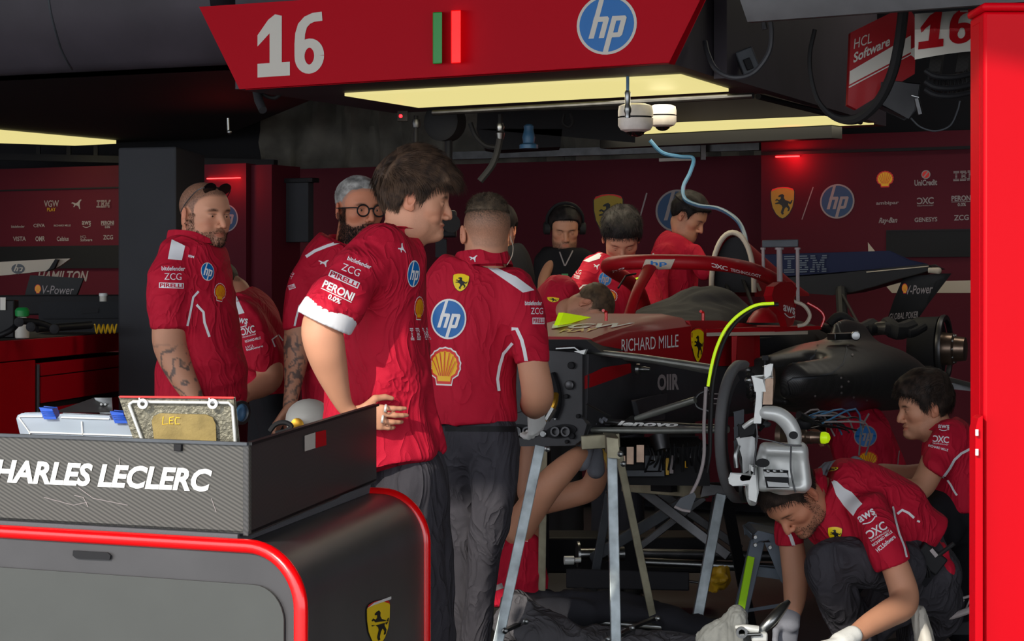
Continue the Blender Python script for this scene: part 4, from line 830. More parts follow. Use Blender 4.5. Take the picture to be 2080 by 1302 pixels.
m = MB(); m.prism([cl(1283, 815, .26), cl(1345, 800, .26), cl(1340, 850, .26), cl(1290, 852, .26)], CL*.02, 'carbon_dull'); m.tube([cl(1190, 820, .24), cl(1240, 846, .24)], .004, 'steel_dark'); m.build('chassis_cover', car, bevel=.004)
# halo
hp_ = [(1.9, .34, 1.43), (1.75, .335, 1.475), (1.5, .315, 1.515), (1.32, .27, 1.535), (1.18, .17, 1.545), (1.11, 0, 1.548)]
pts = [Cp(*q) for q in hp_]+[Cp(s, -l, z) for s, l, z in reversed(hp_[:-1])]
m = MB(); m.tube([Cp(1.98, .34, 1.36)]+pts+[Cp(1.98, -.34, 1.36)], .031, 'car_red', 14, 5, True, 1)
bv = bvh_of(m); mark(m, bv, [T('C', 'white', (-.39, -.5, -.5, .5), bold=.02), T('X', 'white', (-.41, -.5, -.28, .5), bold=.02), T('C', 'white', (-.29, -.5, -.18, .5), bold=.02), T('TECHNOLOGY', 'white', (-.12, -.42, .5, .3), bold=.02)], (1495, 549), (100, 22), (-1, -8), off=.002, step=4); mark(m, bv, [Q([(1302, 549), (1312, 527), (1371, 527), (1362, 545)], 'cream'), T('hp', 'hp_blue', (1322, 541, 1355, 530), bold=.02)], (0, 0), (1, 0), (0, 1), off=.003, step=5)
mark(m, bv, [T('hp', 'white', bold=.02)], (1256, 548), (26, -9), (0, -7), off=.002, step=4)
halo = m.build('halo', car, angle=80)
m = MB(); m.tube([Cp(1.12, 0, 1.54), Cp(1.05, 0, 1.50), Cp(.93, 0, 1.42), Cp(.84, 0, 1.33), Cp(.80, 0, 1.29)], [.03, .028, .024, .024, .03], 'car_red', 14, 4, True, .6); m.build('halo_strut', car, angle=80)
m = MB(); m.tube([Cp(1.17, -.09, 1.50), Cp(1.05, -.09, 1.49), Cp(.96, -.09, 1.44)], .004, 'near_black'); m.prism([cs(1291, 565, 1.0), cs(1296, 563, 1.0), cs(1299, 566, 1.0), cs(1303, 563, 1.0), cs(1306, 566, 1.0), cs(1300, 575, 1.0)], -CR*.004, 'neon'); m.build('halo_marker', car)
mat('blanket', (46, 45, 46), .9, bump=.3, bscale=120)
# headrest blanket, steering area
m = MB(); S_ = Solid(); S_.limb([(*Cp(1.1, .0, 1.25), .24, .04), (*Cp(1.35, .0, 1.27), .25, .06), (*Cp(1.6, .0, 1.31), .25, .08), (*Cp(1.8, .0, 1.33), .22, .09)], .02, CL); S_.ell(Cp(1.72, .04, 1.38), (.13, .15, .07), None, .05)
v, f = S_.mesh(.012); v = folds(v, f, .006, 9); mb_from(v, f, 'blanket').build('headrest_cover', car, angle=180)
# airbox and roll hoop
m = MB(); rings = []
for t in range(9):
    s = 2.05+t*.13; w = .10-.004*t; zt = 1.69-.032*t; ring = []
    for k in range(17):
        a = math.pi*k/16; ring.append(Cp(s, .06+w*math.cos(a), 1.40+(zt-1.40)*math.sin(a)**.8))
    rings.append(ring)
m.loft(rings, 'car_red', cap=False, closed=False); bv = bvh_of(m); mark(m, bv, [T('ZCG', 'white', bold=.02)], (1494, 504), (24, 5), (-4, -18), off=.003, step=5); mark(m, bv, [Q([(1492, 478), (1496, 480), (1546, 590), (1540, 592)], 'cream')], (0, 0), (1, 0), (0, 1), off=.003); mark(m, bv, shell(False), (1500, 538), (10, 0), (0, -14), off=.003, step=4)
m.build('engine_cover', car, angle=60)
m = MB(); m.tube([Cp(2.04, .06+.10*math.cos(a), 1.42+.27*math.sin(a)**.8) for a in [math.pi*k/20 for k in range(21)]], .012, 'cream', 10); m.build('roll_hoop', car)
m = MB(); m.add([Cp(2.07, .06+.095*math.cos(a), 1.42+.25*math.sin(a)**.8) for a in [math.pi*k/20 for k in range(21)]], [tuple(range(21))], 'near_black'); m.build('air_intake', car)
m = MB(); m.bar(P(1508, 524, 10.2), P(1541, 519, 10.2), .02, .014, 'cream'); m.bar(P(1505, 529, 10.2), P(1512, 522, 10.2), .03, .02, 'cream'); m.build('roof_camera', car, bevel=.003)
for z0, z1, l in ((1.36, 1.50, .18), (1.34, 1.48, .1)):
    m = MB(); m.bar(Cp(1.95, l, z0), Cp(2.1, l-.1, z1), .012, .012, 'steel_dark'); m.build('brace', car)
# mirrors, sidepod shelf and dark bodywork
m = MB(); m.prism([cl(x, y, .56) for x, y in [(1600, 664), (1592, 640), (1573, 622), (1567, 600), (1572, 582), (1585, 574), (1607, 573), (1618, 585), (1612, 610), (1616, 640), (1610, 660)]], -CL*.03, 'car_red'); mark(m, bvh_of(m), aws('white'), (1602, 634), (24, 8), (0, -24), off=.002); m.build('mirror', car, bevel=.005)
m = MB(); m.tube([P(1606, 610, 9.0), P(1632, 620, 9.0), P(1645, 640, 9.0), P(1636, 658, 9.0), P(1620, 662, 9.0)], .008, 'cream', 8, 4); m.tube([P(1640, 615, 9.05), P(1665, 630, 9.05), P(1674, 645, 9.05), P(1668, 664, 9.05)], .005, 'red_trim', 8, 4); m.build('mirror_frame', car)
m = MB(); m.lathe(P(1555, 655, 9.1), UP, [(0, .08), (.02, .07), (.05, .045), (.06, .02)], 'car_red', 20); m.build('mirror_mount', car)
m = MB(); m.prism([P(1437, 668, 8.75), P(1668, 662, 9.25), P(1668, 669, 9.25), P(1437, 682, 8.75)], -CL*.3+CR*.05, 'car_red'); m.prism([P(1435, 676, 8.72), P(1640, 672, 9.2), P(1640, 679, 9.2), P(1435, 683, 8.72)], CR*.01, 'cream'); m.build('sidepod_shelf', car, smooth=False, bevel=.003)
m = MB(); m.prism([cl(1486, 683, .36), cl(1522, 683, .36), cl(1522, 742, .36), cl(1486, 748, .36)], CL*.02, 'car_red'); m.build('red_side_plate', car, bevel=.003)
S_ = Solid(); S_.limb(S5([(1560, 770, 9.15, 46, .20), (1620, 775, 9.4, 62, .26), (1690, 765, 9.8, 74, .30), (1750, 765, 10.2, 70, .30), (1800, 785, 10.5, 48, .26), (1830, 800, 10.8, 26, .2)]), .04, (0, 0, 1)); S_.limb(S5([(1700, 722, 9.8, 14, .15), (1720, 735, 9.95, 22, .2), (1750, 750, 10.1, 30, .22)]), .06)
S_.limb(S5([(1520, 712, 8.95, 26, .2), (1600, 712, 9.2, 26, .2), (1648, 708, 9.35, 20, .15)]), .05, None, 5, -1)
v, f = S_.mesh(.014); m = mb_from(v, f, 'carbon'); bv = bvh_of(m)
mark(m, bv, [SL([(1574, 745), (1610, 739), (1640, 734), (1655, 722), (1661, 700), (1655, 676)], 3, 'stand_grey'), SL([(1606, 770), (1650, 768), (1690, 758), (1712, 740), (1720, 712), (1716, 694)], 3, 'stand_grey'), SL([(1606, 800), (1600, 775), (1610, 768), (1700, 762)], 2, 'near_black')], (0, 0), (1, 0), (0, 1), off=.003)
for x, y in ((1707, 768), (1722, 775), (1708, 785), (1708, 797), (1733, 806), (1655, 803), (1760, 812), (1690, 830), (1722, 702), (1731, 722)): mark(m, bv, [circ(x, y, 2.2, 2.2, 'print_grey', 8)], (0, 0), (1, 0), (0, 1), off=.004)
m.build('sidepod', car, angle=180)
m = MB(); m.bar(P(1688, 684, 9.6), P(1738, 682, 9.7), .05, .03, 'steel_dark'); m.lathe(P(1738, 682, 9.62), (0, -1, 0), [(0, .022), (.01, .022), (.012, .008)], 'steel', 16); m.build('latch', car, bevel=.004)
# gearbox and rear end
S_ = Solid(); S_.limb([(*Cp(2.4, 0, 1.12), .30, .2), (*Cp(3.2, 0, 1.1), .22, .18), (*Cp(4.0, 0, 1.08), .1, .12)], .03, CL); v, f = S_.mesh(.02); mb_from(v, f, 'near_black').build('engine_bay', car, angle=180)
m = MB()
for i in range(7):
    x = 1672+i*26; m.tube([P(x, 664+5*math.sin(i*2.1), 10.6), P(x+20, 672+6*math.sin(i*1.3), 10.5), P(x+48, 668+5*math.cos(i*1.7), 10.6)], .022+.01*(i % 3), ('near_black', 'carbon', 'rubber')[i % 3], 10, 3)
m.tube([P(1686, 660, 10.5), P(1700, 645, 10.5), P(1715, 645, 10.5), P(1732, 662, 10.5)], .025, 'near_black', 12, 3); m.build('exhaust_and_pipes', car)
m = MB(); m.tube([P(1708, 590, 11.7), P(1712, 660, 11.4)], .03, 'near_black'); m.tube([P(1712, 600, 11.6), P(1745, 660, 11.0)], .008, 'near_black'); m.build('wing_pillar', car)
# rear wing
rw = thing_ = None
m = MB(); m.prism([cs(x, y, 4.25) for x, y in [(1536, 517), (1806, 510), (1845, 528), (1880, 536), (1802, 545), (1700, 553), (1600, 561), (1540, 562)]], CR*.03, 'wing_blue'); bv = bvh_of(m); mark(m, bv, ibm('stand_blue'), (1637, 536), (88, -2), (0, -34), off=.004, step=60)
wing = m.build('rear_wing', car, smooth=False, bevel=.004)
m = MB(); m.prism([cs(x, y, 4.05) for x, y in [(1596, 562), (1700, 554), (1802, 546), (1882, 538), (1900, 546), (1870, 556), (1830, 566), (1780, 582), (1735, 594), (1690, 598), (1640, 594), (1600, 586)]], CR*.22, 'satin_black'); m.build('main_plane', wing, bevel=.01)
m = MB(); m.prism([cs(x, y, 4.1) for x, y in [(1835, 562), (1910, 556), (1880, 615), (1853, 664), (1800, 655), (1815, 610)]], CL*.02, 'satin_black'); bv = bvh_of(m)
mark(m, bv, [T('V-Power', 'print_grey', bold=.01, shear=.25)], (1868, 588), (54, -3), (0, -18), off=.003, step=30); mark(m, bv, shell(False), (1838, 586), (13, 0), (0, -22), off=.003, step=30); mark(m, bv, [T('GLOBAL POKER', 'print_grey', bold=.01, shear=.25)], (1836, 641), (58, -5), (0, -13), off=.003, step=30)
m.build('endplate', wing, smooth=False, bevel=.003)
m = MB(); m.tube([cs(1886, 549, 4.0), cs(1905, 550, 4.0)], [.014, .018], 'cream', 12); m.ball(cs(1906, 550, 4.0), .018, 'cream'); m.tube([cs(1760, 553, 4.04), cs(1886, 541, 4.04)], .003, 'cream'); m.build('wing_tip', wing)
# rear hub
m = MB(); o = Cp(3.72, .50, 1.13); m.lathe(o, CL, [(0, .15), (.02, .16), (.14, .165), (.145, .15), (.15, .09)], 'near_black', 36); m.build('rear_brake_drum', car, angle=40)
m = MB(); m.lathe(o+CL*.15, CL, [(0, .172), (.012, .176), (.024, .172), (.024, .15), (0, .15)], 'steel_dark', 40, cap=False); m.lathe(o+CL*.15, CL, [(0, .085), (.06, .08), (.07, .065), (.12, .06), (.125, .02)], 'titan', 30)
for k in range(10): a = 2*math.pi*k/10; m.tube([o+CL*.15+(CR*math.cos(a)+UP*math.sin(a))*.07, o+CL*.22+(CR*math.cos(a)+UP*math.sin(a))*.07], .007, 'steel', 8)
m.build('rear_hub', car, angle=40)
m = MB(); m.bar(P(1900, 780, 10.6), P(1990, 790, 10.6), .03, .03, 'steel_dark'); m.bar(P(1920, 768, 10.6), P(1988, 786, 10.5), .02, .02, 'steel'); m.build('rear_wishbone', car)
# front left brake assembly
fb = MB(); o = Cp(.14, .66, .925); arc = [math.radians(a) for a in range(78, 289, 6)]; rad = .248
rings = [[o+(CR*math.cos(a)+UP*math.sin(a))*r+CL*q for r, q in ((rad, 0), (rad+.008, .008), (rad+.008, .03), (rad, .038), (rad-.02, .034), (rad-.03, .02), (rad-.03, .004))] for a in arc]
fb.loft(rings, 'fascia_grey'); fr = fb.build('front_brake', car, angle=60)
m = MB(); rings = [[o+(CR*math.cos(a)+UP*math.sin(a))*r+CL*q for r, q in ((.215, .0), (.218, .02), (.19, .03), (.185, .0))] for a in arc[4:-4]]; m.loft(rings, 'carbon_dull'); m.build('inner_shroud', fr, angle=60)
for y, h_ in ((838, 30), (870, 26), (898, 24)):
    m = MB(); m.prism([P(1500-8, y, 7.40), P(1510, y-4, 7.38), P(1512, y+h_-8, 7.38), P(1494, y+h_, 7.40)], (0, .02, 0), 'stand_grey'); m.build('clip', fr, bevel=.003)
def sil(nm, px, d, t, mm='alu', bev=.006): m = MB(); m.prism([P(x, y, d) for x, y in px], (0, t, 0), mm); return m.build(nm, fr, bevel=bev, segs=3, angle=50)
DB = 7.32
S_ = Solid()                                      # cast caliper body, rounded
S_.limb(S5([(1548, 930, DB+.02, 12, .07), (1548, 985, DB+.02, 12, .07)]), .02); S_.limb(S5([(1556, 912, DB, 14, .075), (1622, 915, DB, 14, .075)]), .02); S_.limb(S5([(1622, 915, DB, 18, .07), (1630, 978, DB, 18, .07)]), .02); S_.limb(S5([(1552, 985, DB, 10, .07), (1628, 988, DB, 12, .07)]), .02); S_.limb(S5([(1588, 935, DB+.02, 40, .05), (1592, 975, DB+.02, 36, .05)]), .02)
v, f = S_.mesh(.0045); v, f = smooth(v, f, 2), f; m = mb_from(v, f, 'alu'); m.build('caliper', fr, angle=180)
S_ = Solid(); S_.limb(S5([(1556, 838, DB-.02, 14, .03), (1580, 842, DB-.03, 16, .03), (1600, 858, DB-.03, 17, .03), (1612, 880, DB-.03, 16, .03), (1614, 898, DB-.02, 14, .03)]), .01); v, f = S_.mesh(.0045); mb_from(v, f, 'alu').build('curved_arm', fr, angle=180)
sil('strut', [(1537, 772), (1551, 770), (1549, 800), (1544, 858), (1533, 858), (1538, 806)], DB-.03, .03); sil('lug', [(1533, 768), (1552, 766), (1552, 792), (1536, 792)], DB-.035, .04)
sil('top_post', [(1556, 745), (1567, 743), (1574, 752), (1575, 775), (1566, 818), (1553, 818), (1556, 780)], DB, .05, 'titan'); sil('post_cap', [(1556, 745), (1567, 743), (1568, 766), (1556, 767)], DB-.005, .05)
sil('side_bracket', [(1483, 972), (1488, 965), (1524, 964), (1527, 948), (1537, 948), (1541, 1000), (1534, 1016), (1524, 1012), (1517, 986), (1490, 984), (1484, 980)], DB-.03, .035)
sil('lever_block', [(1500, 893), (1520, 884), (1538, 886), (1537, 950), (1512, 958), (1503, 930)], DB+.02, .05, 'steel', .01); sil('dark_block', [(1503, 866), (1534, 862), (1536, 884), (1506, 886)], DB, .05, 'near_black')
sil('piston_window', [(1552, 955), (1601, 957), (1602, 990), (1558, 990)], DB-.072, .012, 'near_black', .002); sil('piston_row', [(1553, 959), (1600, 961), (1600, 968), (1554, 967)], DB-.082, .02, 'steel', .003); sil('piston_row', [(1560, 979), (1602, 981), (1602, 988), (1562, 987)], DB-.082, .02, 'steel', .003)
for x in (1560, 1573, 1587): m = MB(); m.lathe(P(x, 957, DB-.08), (0, -1, 0), [(0, .006), (.008, .006), (.01, .002)], 'steel', 12); m.build('bolt', fr)
m = MB(); pts = [P(1549+14*math.cos(a), 940+9*math.sin(a), DB-.075) for a in [2*math.pi*i/16 for i in range(16)]]; m.prism(pts, (0, -.008, 0), 'near_black'); m.build('port', fr)
m = MB(); pts = [P(1612+9*math.cos(a), 884+8*math.sin(a), DB-.062) for a in [2*math.pi*i/16 for i in range(16)]]; m.prism(pts, (0, .03, 0), 'rubber'); m.build('rubber_bush', fr)
for p_ in ([(1540, 890), (1570, 896), (1600, 904), (1628, 905)], [(1607, 906), (1606, 950), (1612, 985), (1616, 1000)], [(1536, 860), (1538, 890), (1533, 930), (1532, 965)]):
    m = MB(); m.tube([P(x, y, DB-.074) for x, y in p_], .003, 'steel_dark', 8, 4); m.build('brake_line', fr)
m = MB(); m.lathe(Cp(.22, .80, .905), CL, [(0, .06), (.02, .062), (.03, .045), (.045, .026), (.06, .024), (.08, .024), (.085, .028), (.10, .028), (.105, .022), (.12, .024), (.125, .021), (.155, .021)], 'titan', 36); m.build('axle', fr, angle=35)
m = MB(); m.lathe(Cp(.22, .957, .905), CL, [(0, .021), (.012, .0215), (.024, .017), (.03, .006)], 'neon', 28); m.build('axle_cap', fr)
for i in range(12):
    m = MB(); x, y = 1520+(i*37 % 34), 752+i*10; m.ball(P(x, y, 7.40), (.012+.006*(i % 3), .01, .012), ('steel_dark', 'near_black', 'steel', 'stand_grey')[i % 4], 10); m.tube([P(x, y, 7.40), P(x+10*math.sin(i), y+12, 7.38)], .006, 'steel_dark', 8); m.build('fitting', fr)
m = MB(); m.tube([P(1510, 868, 7.32), P(1525, 857, 7.31), P(1534, 852, 7.31)], .008, 'alu', 10, 3); m.tube([P(1500, 905, 7.32), P(1494, 925, 7.31), P(1496, 950, 7.31)], .008, 'steel', 10, 3); m.build('pipe', fr)
m = MB(); m.tube([P(1554, 727, 7.34), P(1553, 765, 7.34)], .004, 'near_black'); m.box(P(1554, 727, 7.34), (.02, .02, .016), 'near_black'); m.build('sensor', fr)
for x, r in ((1505, .06), (1520, .07)): m = MB(); m.lathe(P(x+6, 985, 7.44), CL, [(0, r), (.012, r), (.012, r*.7), (0, r*.7)], 'alu' if x > 1510 else 'steel_dark', 30, cap=False); m.build('disc_edge', fr)
m = MB()
for i in range(16): m.tube([P(1600+i*5, 852+8*math.sin(i), 7.9), P(1640+i*7, 850+20*math.sin(i*1.7), 8.0), P(1680+i*5, 868+18*math.cos(i*2.2), 8.1)], .0035, ('near_black', 'steel_dark', 'hose_blue', 'print_grey')[(i*5) % 4], 6, 3)
m.ball(P(1634, 858, 7.9), .03, 'near_black'); m.tube([P(1622, 842, 7.85), P(1650, 858, 7.9)], .014, 'steel_dark'); m.build('wiring_loom', car)
m = MB(); m.tube([P(1742, 850, 9.3), P(1760, 862, 9.3), P(1768, 890, 9.3), P(1758, 925, 9.3)], .004, 'print_grey', 6, 4); m.tube([P(1765, 840, 9.3), P(1750, 872, 9.3), P(1745, 925, 9.3)], .004, 'print_grey', 6, 4); m.build('loose_wire', car)
# electronics tray under the tub
et = MB(); et.prism([P(1205, 982, 8.3), P(1210, 910, 8.3), P(1440, 906, 8.3), P(1440, 985, 8.3)], (0, .5, 0), 'near_black'); e_ = et.build('electronics_tray', car, bevel=.004)
for x0, y0, x1, y1, c in ((1272, 907, 1288, 944, 'titan'), (1292, 903, 1309, 940, 'titan'), (1265, 925, 1271, 940, 'titan'), (1310, 925, 1345, 960, 'stand_grey'), (1270, 955, 1350, 968, 'stand_grey'), (1360, 925, 1368, 962, 'print_grey'), (1352, 930, 1359, 965, 'gold'), (1320, 933, 1330, 938, 'shell_yellow'), (1391, 936, 1397, 950, 'shell_yellow'), (1221, 912, 1233, 952, 'gold')):
    m = MB(); m.hexa([P(x0, y1, 8.26), P(x1, y1, 8.26), P(x1, y1, 8.32), P(x0, y1, 8.32), P(x0, y0, 8.26), P(x1, y0, 8.26), P(x1, y0, 8.32), P(x0, y0, 8.32)], c); m.build('control_box', e_, smooth=False, bevel=.002)
m = MB()
for i in range(14): m.tube([P(1315+i*9, 905+6*math.sin(i*2), 8.24), P(1322+i*8, 925+10*math.sin(i*1.3), 8.22), P(1310+i*9.5, 950+9*math.cos(i*2.3), 8.26)], .004, ('near_black', 'steel_dark', 'rubber')[i % 3], 6, 3)
m.tube([P(1338, 885, 8.24), P(1345, 915, 8.22)], [.04, .03], 'steel_dark', 14); m.build('wires', e_)
# curved neon-edged strip
t = thing('edge_strip', P(1435, 800, 7.4), 'long curved black strip with a glowing yellow-green edge hanging beside the brake', 'strip')
cv = [(1572, 616), (1535, 620), (1500, 640), (1474, 668), (1456, 705), (1445, 745), (1438, 785)]
m = MB(); m.tube([P(x, y, 7.35) for x, y in cv], .0055, 'neon', 8, 5); m.build('green_edge', t)
m = MB(); m.tube([P(x+9, y+2, 7.37) for x, y in cv]+[P(1443, 860, 7.37), P(1442, 920, 7.37), P(1436, 960, 7.37)], [.014]*6+[.016]*2+[.012, .008], 'rubber', 8, 5, True, .5); m.build('band', t)
m = MB(); m.tube([P(1434, 786, 7.35), P(1430, 860, 7.35), P(1430, 925, 7.35), P(1420, 970, 7.34), P(1404, 1003, 7.33), P(1398, 1012, 7.33)], .006, 'print_grey', 8, 5); m.build('grey_edge', t)
m = MB(); m.prism([P(1370, 1029, 7.32), P(1382, 1012, 7.32), P(1410, 1000, 7.32), P(1414, 1008, 7.32), P(1402, 1038, 7.32), P(1385, 1036, 7.32)], (0, .008, 0), 'stand_grey'); m.tube([P(1370, 1029, 7.318), P(1385, 1036, 7.318), P(1402, 1039, 7.318)], .005, 'print_grey'); m.build('end_fin', t)
# pole frame standing on the cockpit side
t = thing('pole_frame', P(1585, 560, 9.0), 'grey bar on three thin metal poles standing behind the mirror', 'frame')
m = MB(); m.hexa([P(1548, 503, 9.3), P(1622, 502, 9.3), P(1622, 502, 9.4), P(1548, 503, 9.4), P(1548, 488, 9.3), P(1622, 486, 9.3), P(1622, 486, 9.4), P(1548, 488, 9.4)], 'stand_grey'); m.build('bar', t, bevel=.004)
for x, y1, w in ((1550, 556, .007), (1583, 572, .012), (1620, 612, .008)): m = MB(); m.tube([P(x, 503, 9.32), P(x+1, y1, 9.32)], w, 'print_grey', 10); m.tube([P(x, 503, 9.32), P(x, 507, 9.32)], w*1.6, 'print_grey', 10); m.build('pole', t)
# ================================================================ stands
def foot(p, q):     # extend p->q down to the floor
    p, q = V(p), V(q); k = p.z/(p.z-q.z); return p+(q-p)*k
st = thing('trestle_stand', P(1170, 1400, 7.8), 'galvanized steel trestle with four splayed legs under the front bulkhead', 'trestle'); st.location.z = 0
legs_ = [((1097, 906, 7.7), (1012, 1302, 7.55), .036, 'galv'), ((1104, 912, 8.0), (1099, 1302, 8.15), .028, 'galv_warm'), ((1243, 922, 7.7), (1251, 1302, 7.55), .036, 'galv'), ((1258, 926, 7.95), (1336, 1302, 8.1), .028, 'galv_warm')]
ft = []
for a, b_, w, mm in legs_:
    m = MB(); p = P(*a); q = foot(p, P(*b_)); ft.append((p, q)); m.bar(p, q, w, w, mm, (0, 1, 0)); m.build('leg', st, smooth=False, bevel=.003)
m = MB(); m.bar(P(1180, 898, 7.95), P(1258, 893, 7.95), .09, .05, 'galv_warm'); m.prism([P(1234, 890, 7.66), P(1256, 890, 7.66), P(1258, 930, 7.66), P(1236, 928, 7.66)], (0, .3, 0), 'galv_warm'); m.build('top_bracket', st, smooth=False, bevel=.003)
m = MB(); m.tube([P(1106, 1256, 8.1), P(1344, 1274, 8.05)], .012, 'steel', 12); m.build('cross_tube', st)
for a, b_ in (((1022, 1283, 7.6), (1066, 1262, 7.75)), ((1070, 1260, 7.75), (1112, 1238, 8.05)), ((1256, 1292, 7.6), (1284, 1276, 7.75)), ((1284, 1274, 7.75), (1330, 1256, 8.05))):
    m = MB(); m.bar(P(*a), P(*b_), .02, .012, 'steel_dark'); m.build('hinge_bar', st, bevel=.002)
for x, y, d in ((1092, 1236, 7.95), (1114, 1242, 8.0), (1068, 1262, 7.7), (1026, 1281, 7.55), (1284, 1275, 7.7), (1336, 1256, 8.0), (1235, 1298, 7.5), (1112, 912, 7.65), (1260, 922, 7.62), (1266, 942, 7.62)):
    m = MB(); m.lathe(P(x, y, d-.03), (0, -1, 0), [(0, .011), (.012, .010), (.016, .004)], 'steel', 12); m.build('bolt', st)
s2 = thing('folding_stand', P(1400, 1300, 9.0), 'dark steel stand with crossed braces under the middle of the car', 'stand'); s2.location.z = 0
m = MB(); m.bar(P(1270, 985, 8.95), P(1432, 999, 8.6), .045, .05, 'galv_warm'); m.bar(P(1330, 989, 8.77), P(1372, 992, 8.68), .05, .03, 'near_black'); m.build('top_beam', s2, smooth=False, bevel=.003)
for a, b_, w, mm in (((1300, 992, 9.0), (1480, 1130, 8.9), .04, 'steel_dark'), ((1340, 1000, 9.4), (1505, 1115, 9.4), .035, 'steel_dark'), ((1420, 1000, 9.1), (1200, 1135, 9.2), .045, 'stand_grey'), ((1430, 1010, 9.3), (1300, 1110, 9.3), .03, 'steel_dark')):
    m = MB(); m.bar(P(*a), P(*b_), w, w*.8, mm, (0, 1, 0)); m.build('brace', s2, smooth=False, bevel=.003)
for a, b_, w, mm in (((1464, 1004, 8.5), (1418, 1248, 8.4), .04, 'galv'), ((1474, 1004, 8.9), (1508, 1180, 9.2), .045, 'near_black'), ((1238, 1000, 9.0), (1205, 1190, 9.1), .035, 'stand_grey'), ((1452, 1010, 9.1), (1430, 1160, 9.3), .02, 'stand_grey')):
    m = MB(); p = P(*a); q = P(*b_); q = foot(p, q); m.bar(p, q, w, w, mm, (0, 1, 0)); m.build('leg', s2, smooth=False, bevel=.003)
m = MB(); m.prism([P(1430, 985, 8.5), P(1470, 985, 8.5), P(1478, 1012, 8.5), P(1466, 1018, 8.5), P(1452, 1006, 8.5), P(1425, 1008, 8.5)], (0, .1, 0), 'steel_dark'); m.build('hinge_plate', s2, bevel=.003)
for nm, a, b_, r, mm, lb in (('jack_axle', (1300, 1124, 9.6), (1590, 1130, 9.4), .022, 'steel_dark', 'long dark metal axle lying low behind the folding stand'), ('metal_rail', (1300, 1142, 9.3), (1600, 1155, 9.2), .02, 'steel', 'silver rail lying low between the stands'), ('thin_rod', (1200, 1163, 9.0), (1430, 1184, 9.0), .005, 'steel', 'thin silver rod close to the floor under the car')):
    m = MB(); m.tube([P(*a), P(*b_)], r, mm, 12); tag(m.build(nm), lb, nm.split('_')[1])
t = thing('silver_cylinder', P(1180, 1130, 9.2), 'silver cylinder with a knurled knob on the floor behind the trestle', 'cylinder')
m = MB(); m.lathe(P(1172, 1126, 9.2), (1, .1, 0), [(0, .055), (.01, .055), (.012, .025), (.12, .025), (.125, .03), (.2, .03)], 'steel', 24); m.build('barrel', t)
m = MB(); m.lathe(P(1146, 1138, 9.1), (1, .1, 0), [(0, .018), (.04, .018), (.045, .01), (.07, .01)], 'alu', 20); m.build('knob', t)
m = MB(); m.box(P(1270, 1120, 9.9), (.8, .3, .16), 'near_black'); tag(m.build('black_case', bevel=.01), 'black flat case lying under the car behind the silver cylinder', 'case')
m = MB(); m.hexa([P(1150, 1195, 8.9), P(1400, 1200, 8.7), P(1400, 1200, 9.2), P(1150, 1195, 9.4), P(1150, 1155, 8.9), P(1400, 1162, 8.7), P(1400, 1162, 9.2), P(1150, 1155, 9.4)], 'wall_dark'); tag(m.build('floor_board', bevel=.006), 'dark board under the car behind the lying mechanic', 'board')
# blue grey folding step with lime edge
t = thing('folding_step', P(1560, 1250, 7.9), 'blue-grey folding work stand with a lime green leg edge', 'work stand'); t.location.z = 0
def pz(nm, px, d, th, mm, bev=.004): m = MB(); m.prism([P(x, y, d) for x, y in px], (0, th, 0), mm); return m.build(nm, t, bevel=bev)
p, q = P(1538, 1100, 7.8), P(1500, 1262, 7.7); m = MB(); m.bar(p, foot(p, q), .05, .035, 'stand_blue', (0, 1, 0)); m.build('leg', t, bevel=.003)
m = MB(); a, b_ = P(1525, 1132, 7.74), P(1503, 1248, 7.64); m.bar(a, b_, .026, .02, 'lime', (0, 1, 0)); m.build('green_edge', t, bevel=.002)
pz('top_plate', [(1528, 1086), (1540, 1080), (1600, 1090), (1600, 1112), (1575, 1110), (1560, 1098), (1545, 1100), (1532, 1104)], 7.78, .3, 'stand_blue'); pz('leg', [(1556, 1104), (1576, 1104), (1616, 1180), (1590, 1182)], 7.76, .05, 'stand_blue'); pz('cross_bar', [(1534, 1152), (1592, 1156), (1592, 1176), (1534, 1168)], 7.85, .04, 'stand_blue')
for x, y in ((1534, 1091), (1534, 1107), (1564, 1112)): m = MB(); m.lathe(P(x, y, 7.72), (0, -1, 0), [(0, .008), (.005, .006)], 'steel', 10); m.build('rivet', t)
m = MB(); m.hexa([P(1510, 1245, 7.9), P(1620, 1228, 7.9), P(1620, 1228, 8.4), P(1510, 1245, 8.4), P(1510, 1238, 7.9), P(1620, 1220, 7.9), P(1620, 1220, 8.4), P(1510, 1238, 8.4)], 'stand_blue'); m.build('base_plate', t)
S_ = Solid(); S_.limb(S5([(1440, 1180, 8.6, 6, .04), (1460, 1176, 8.55, 10, .05), (1478, 1168, 8.6, 6, .04)]), .02); v, f = S_.mesh(.008); v = folds(v, f, .008, 30); tag(mb_from(v, f, 'gold').build('rag'), 'small dull yellow rag on the floor behind the steel leg', 'rag')
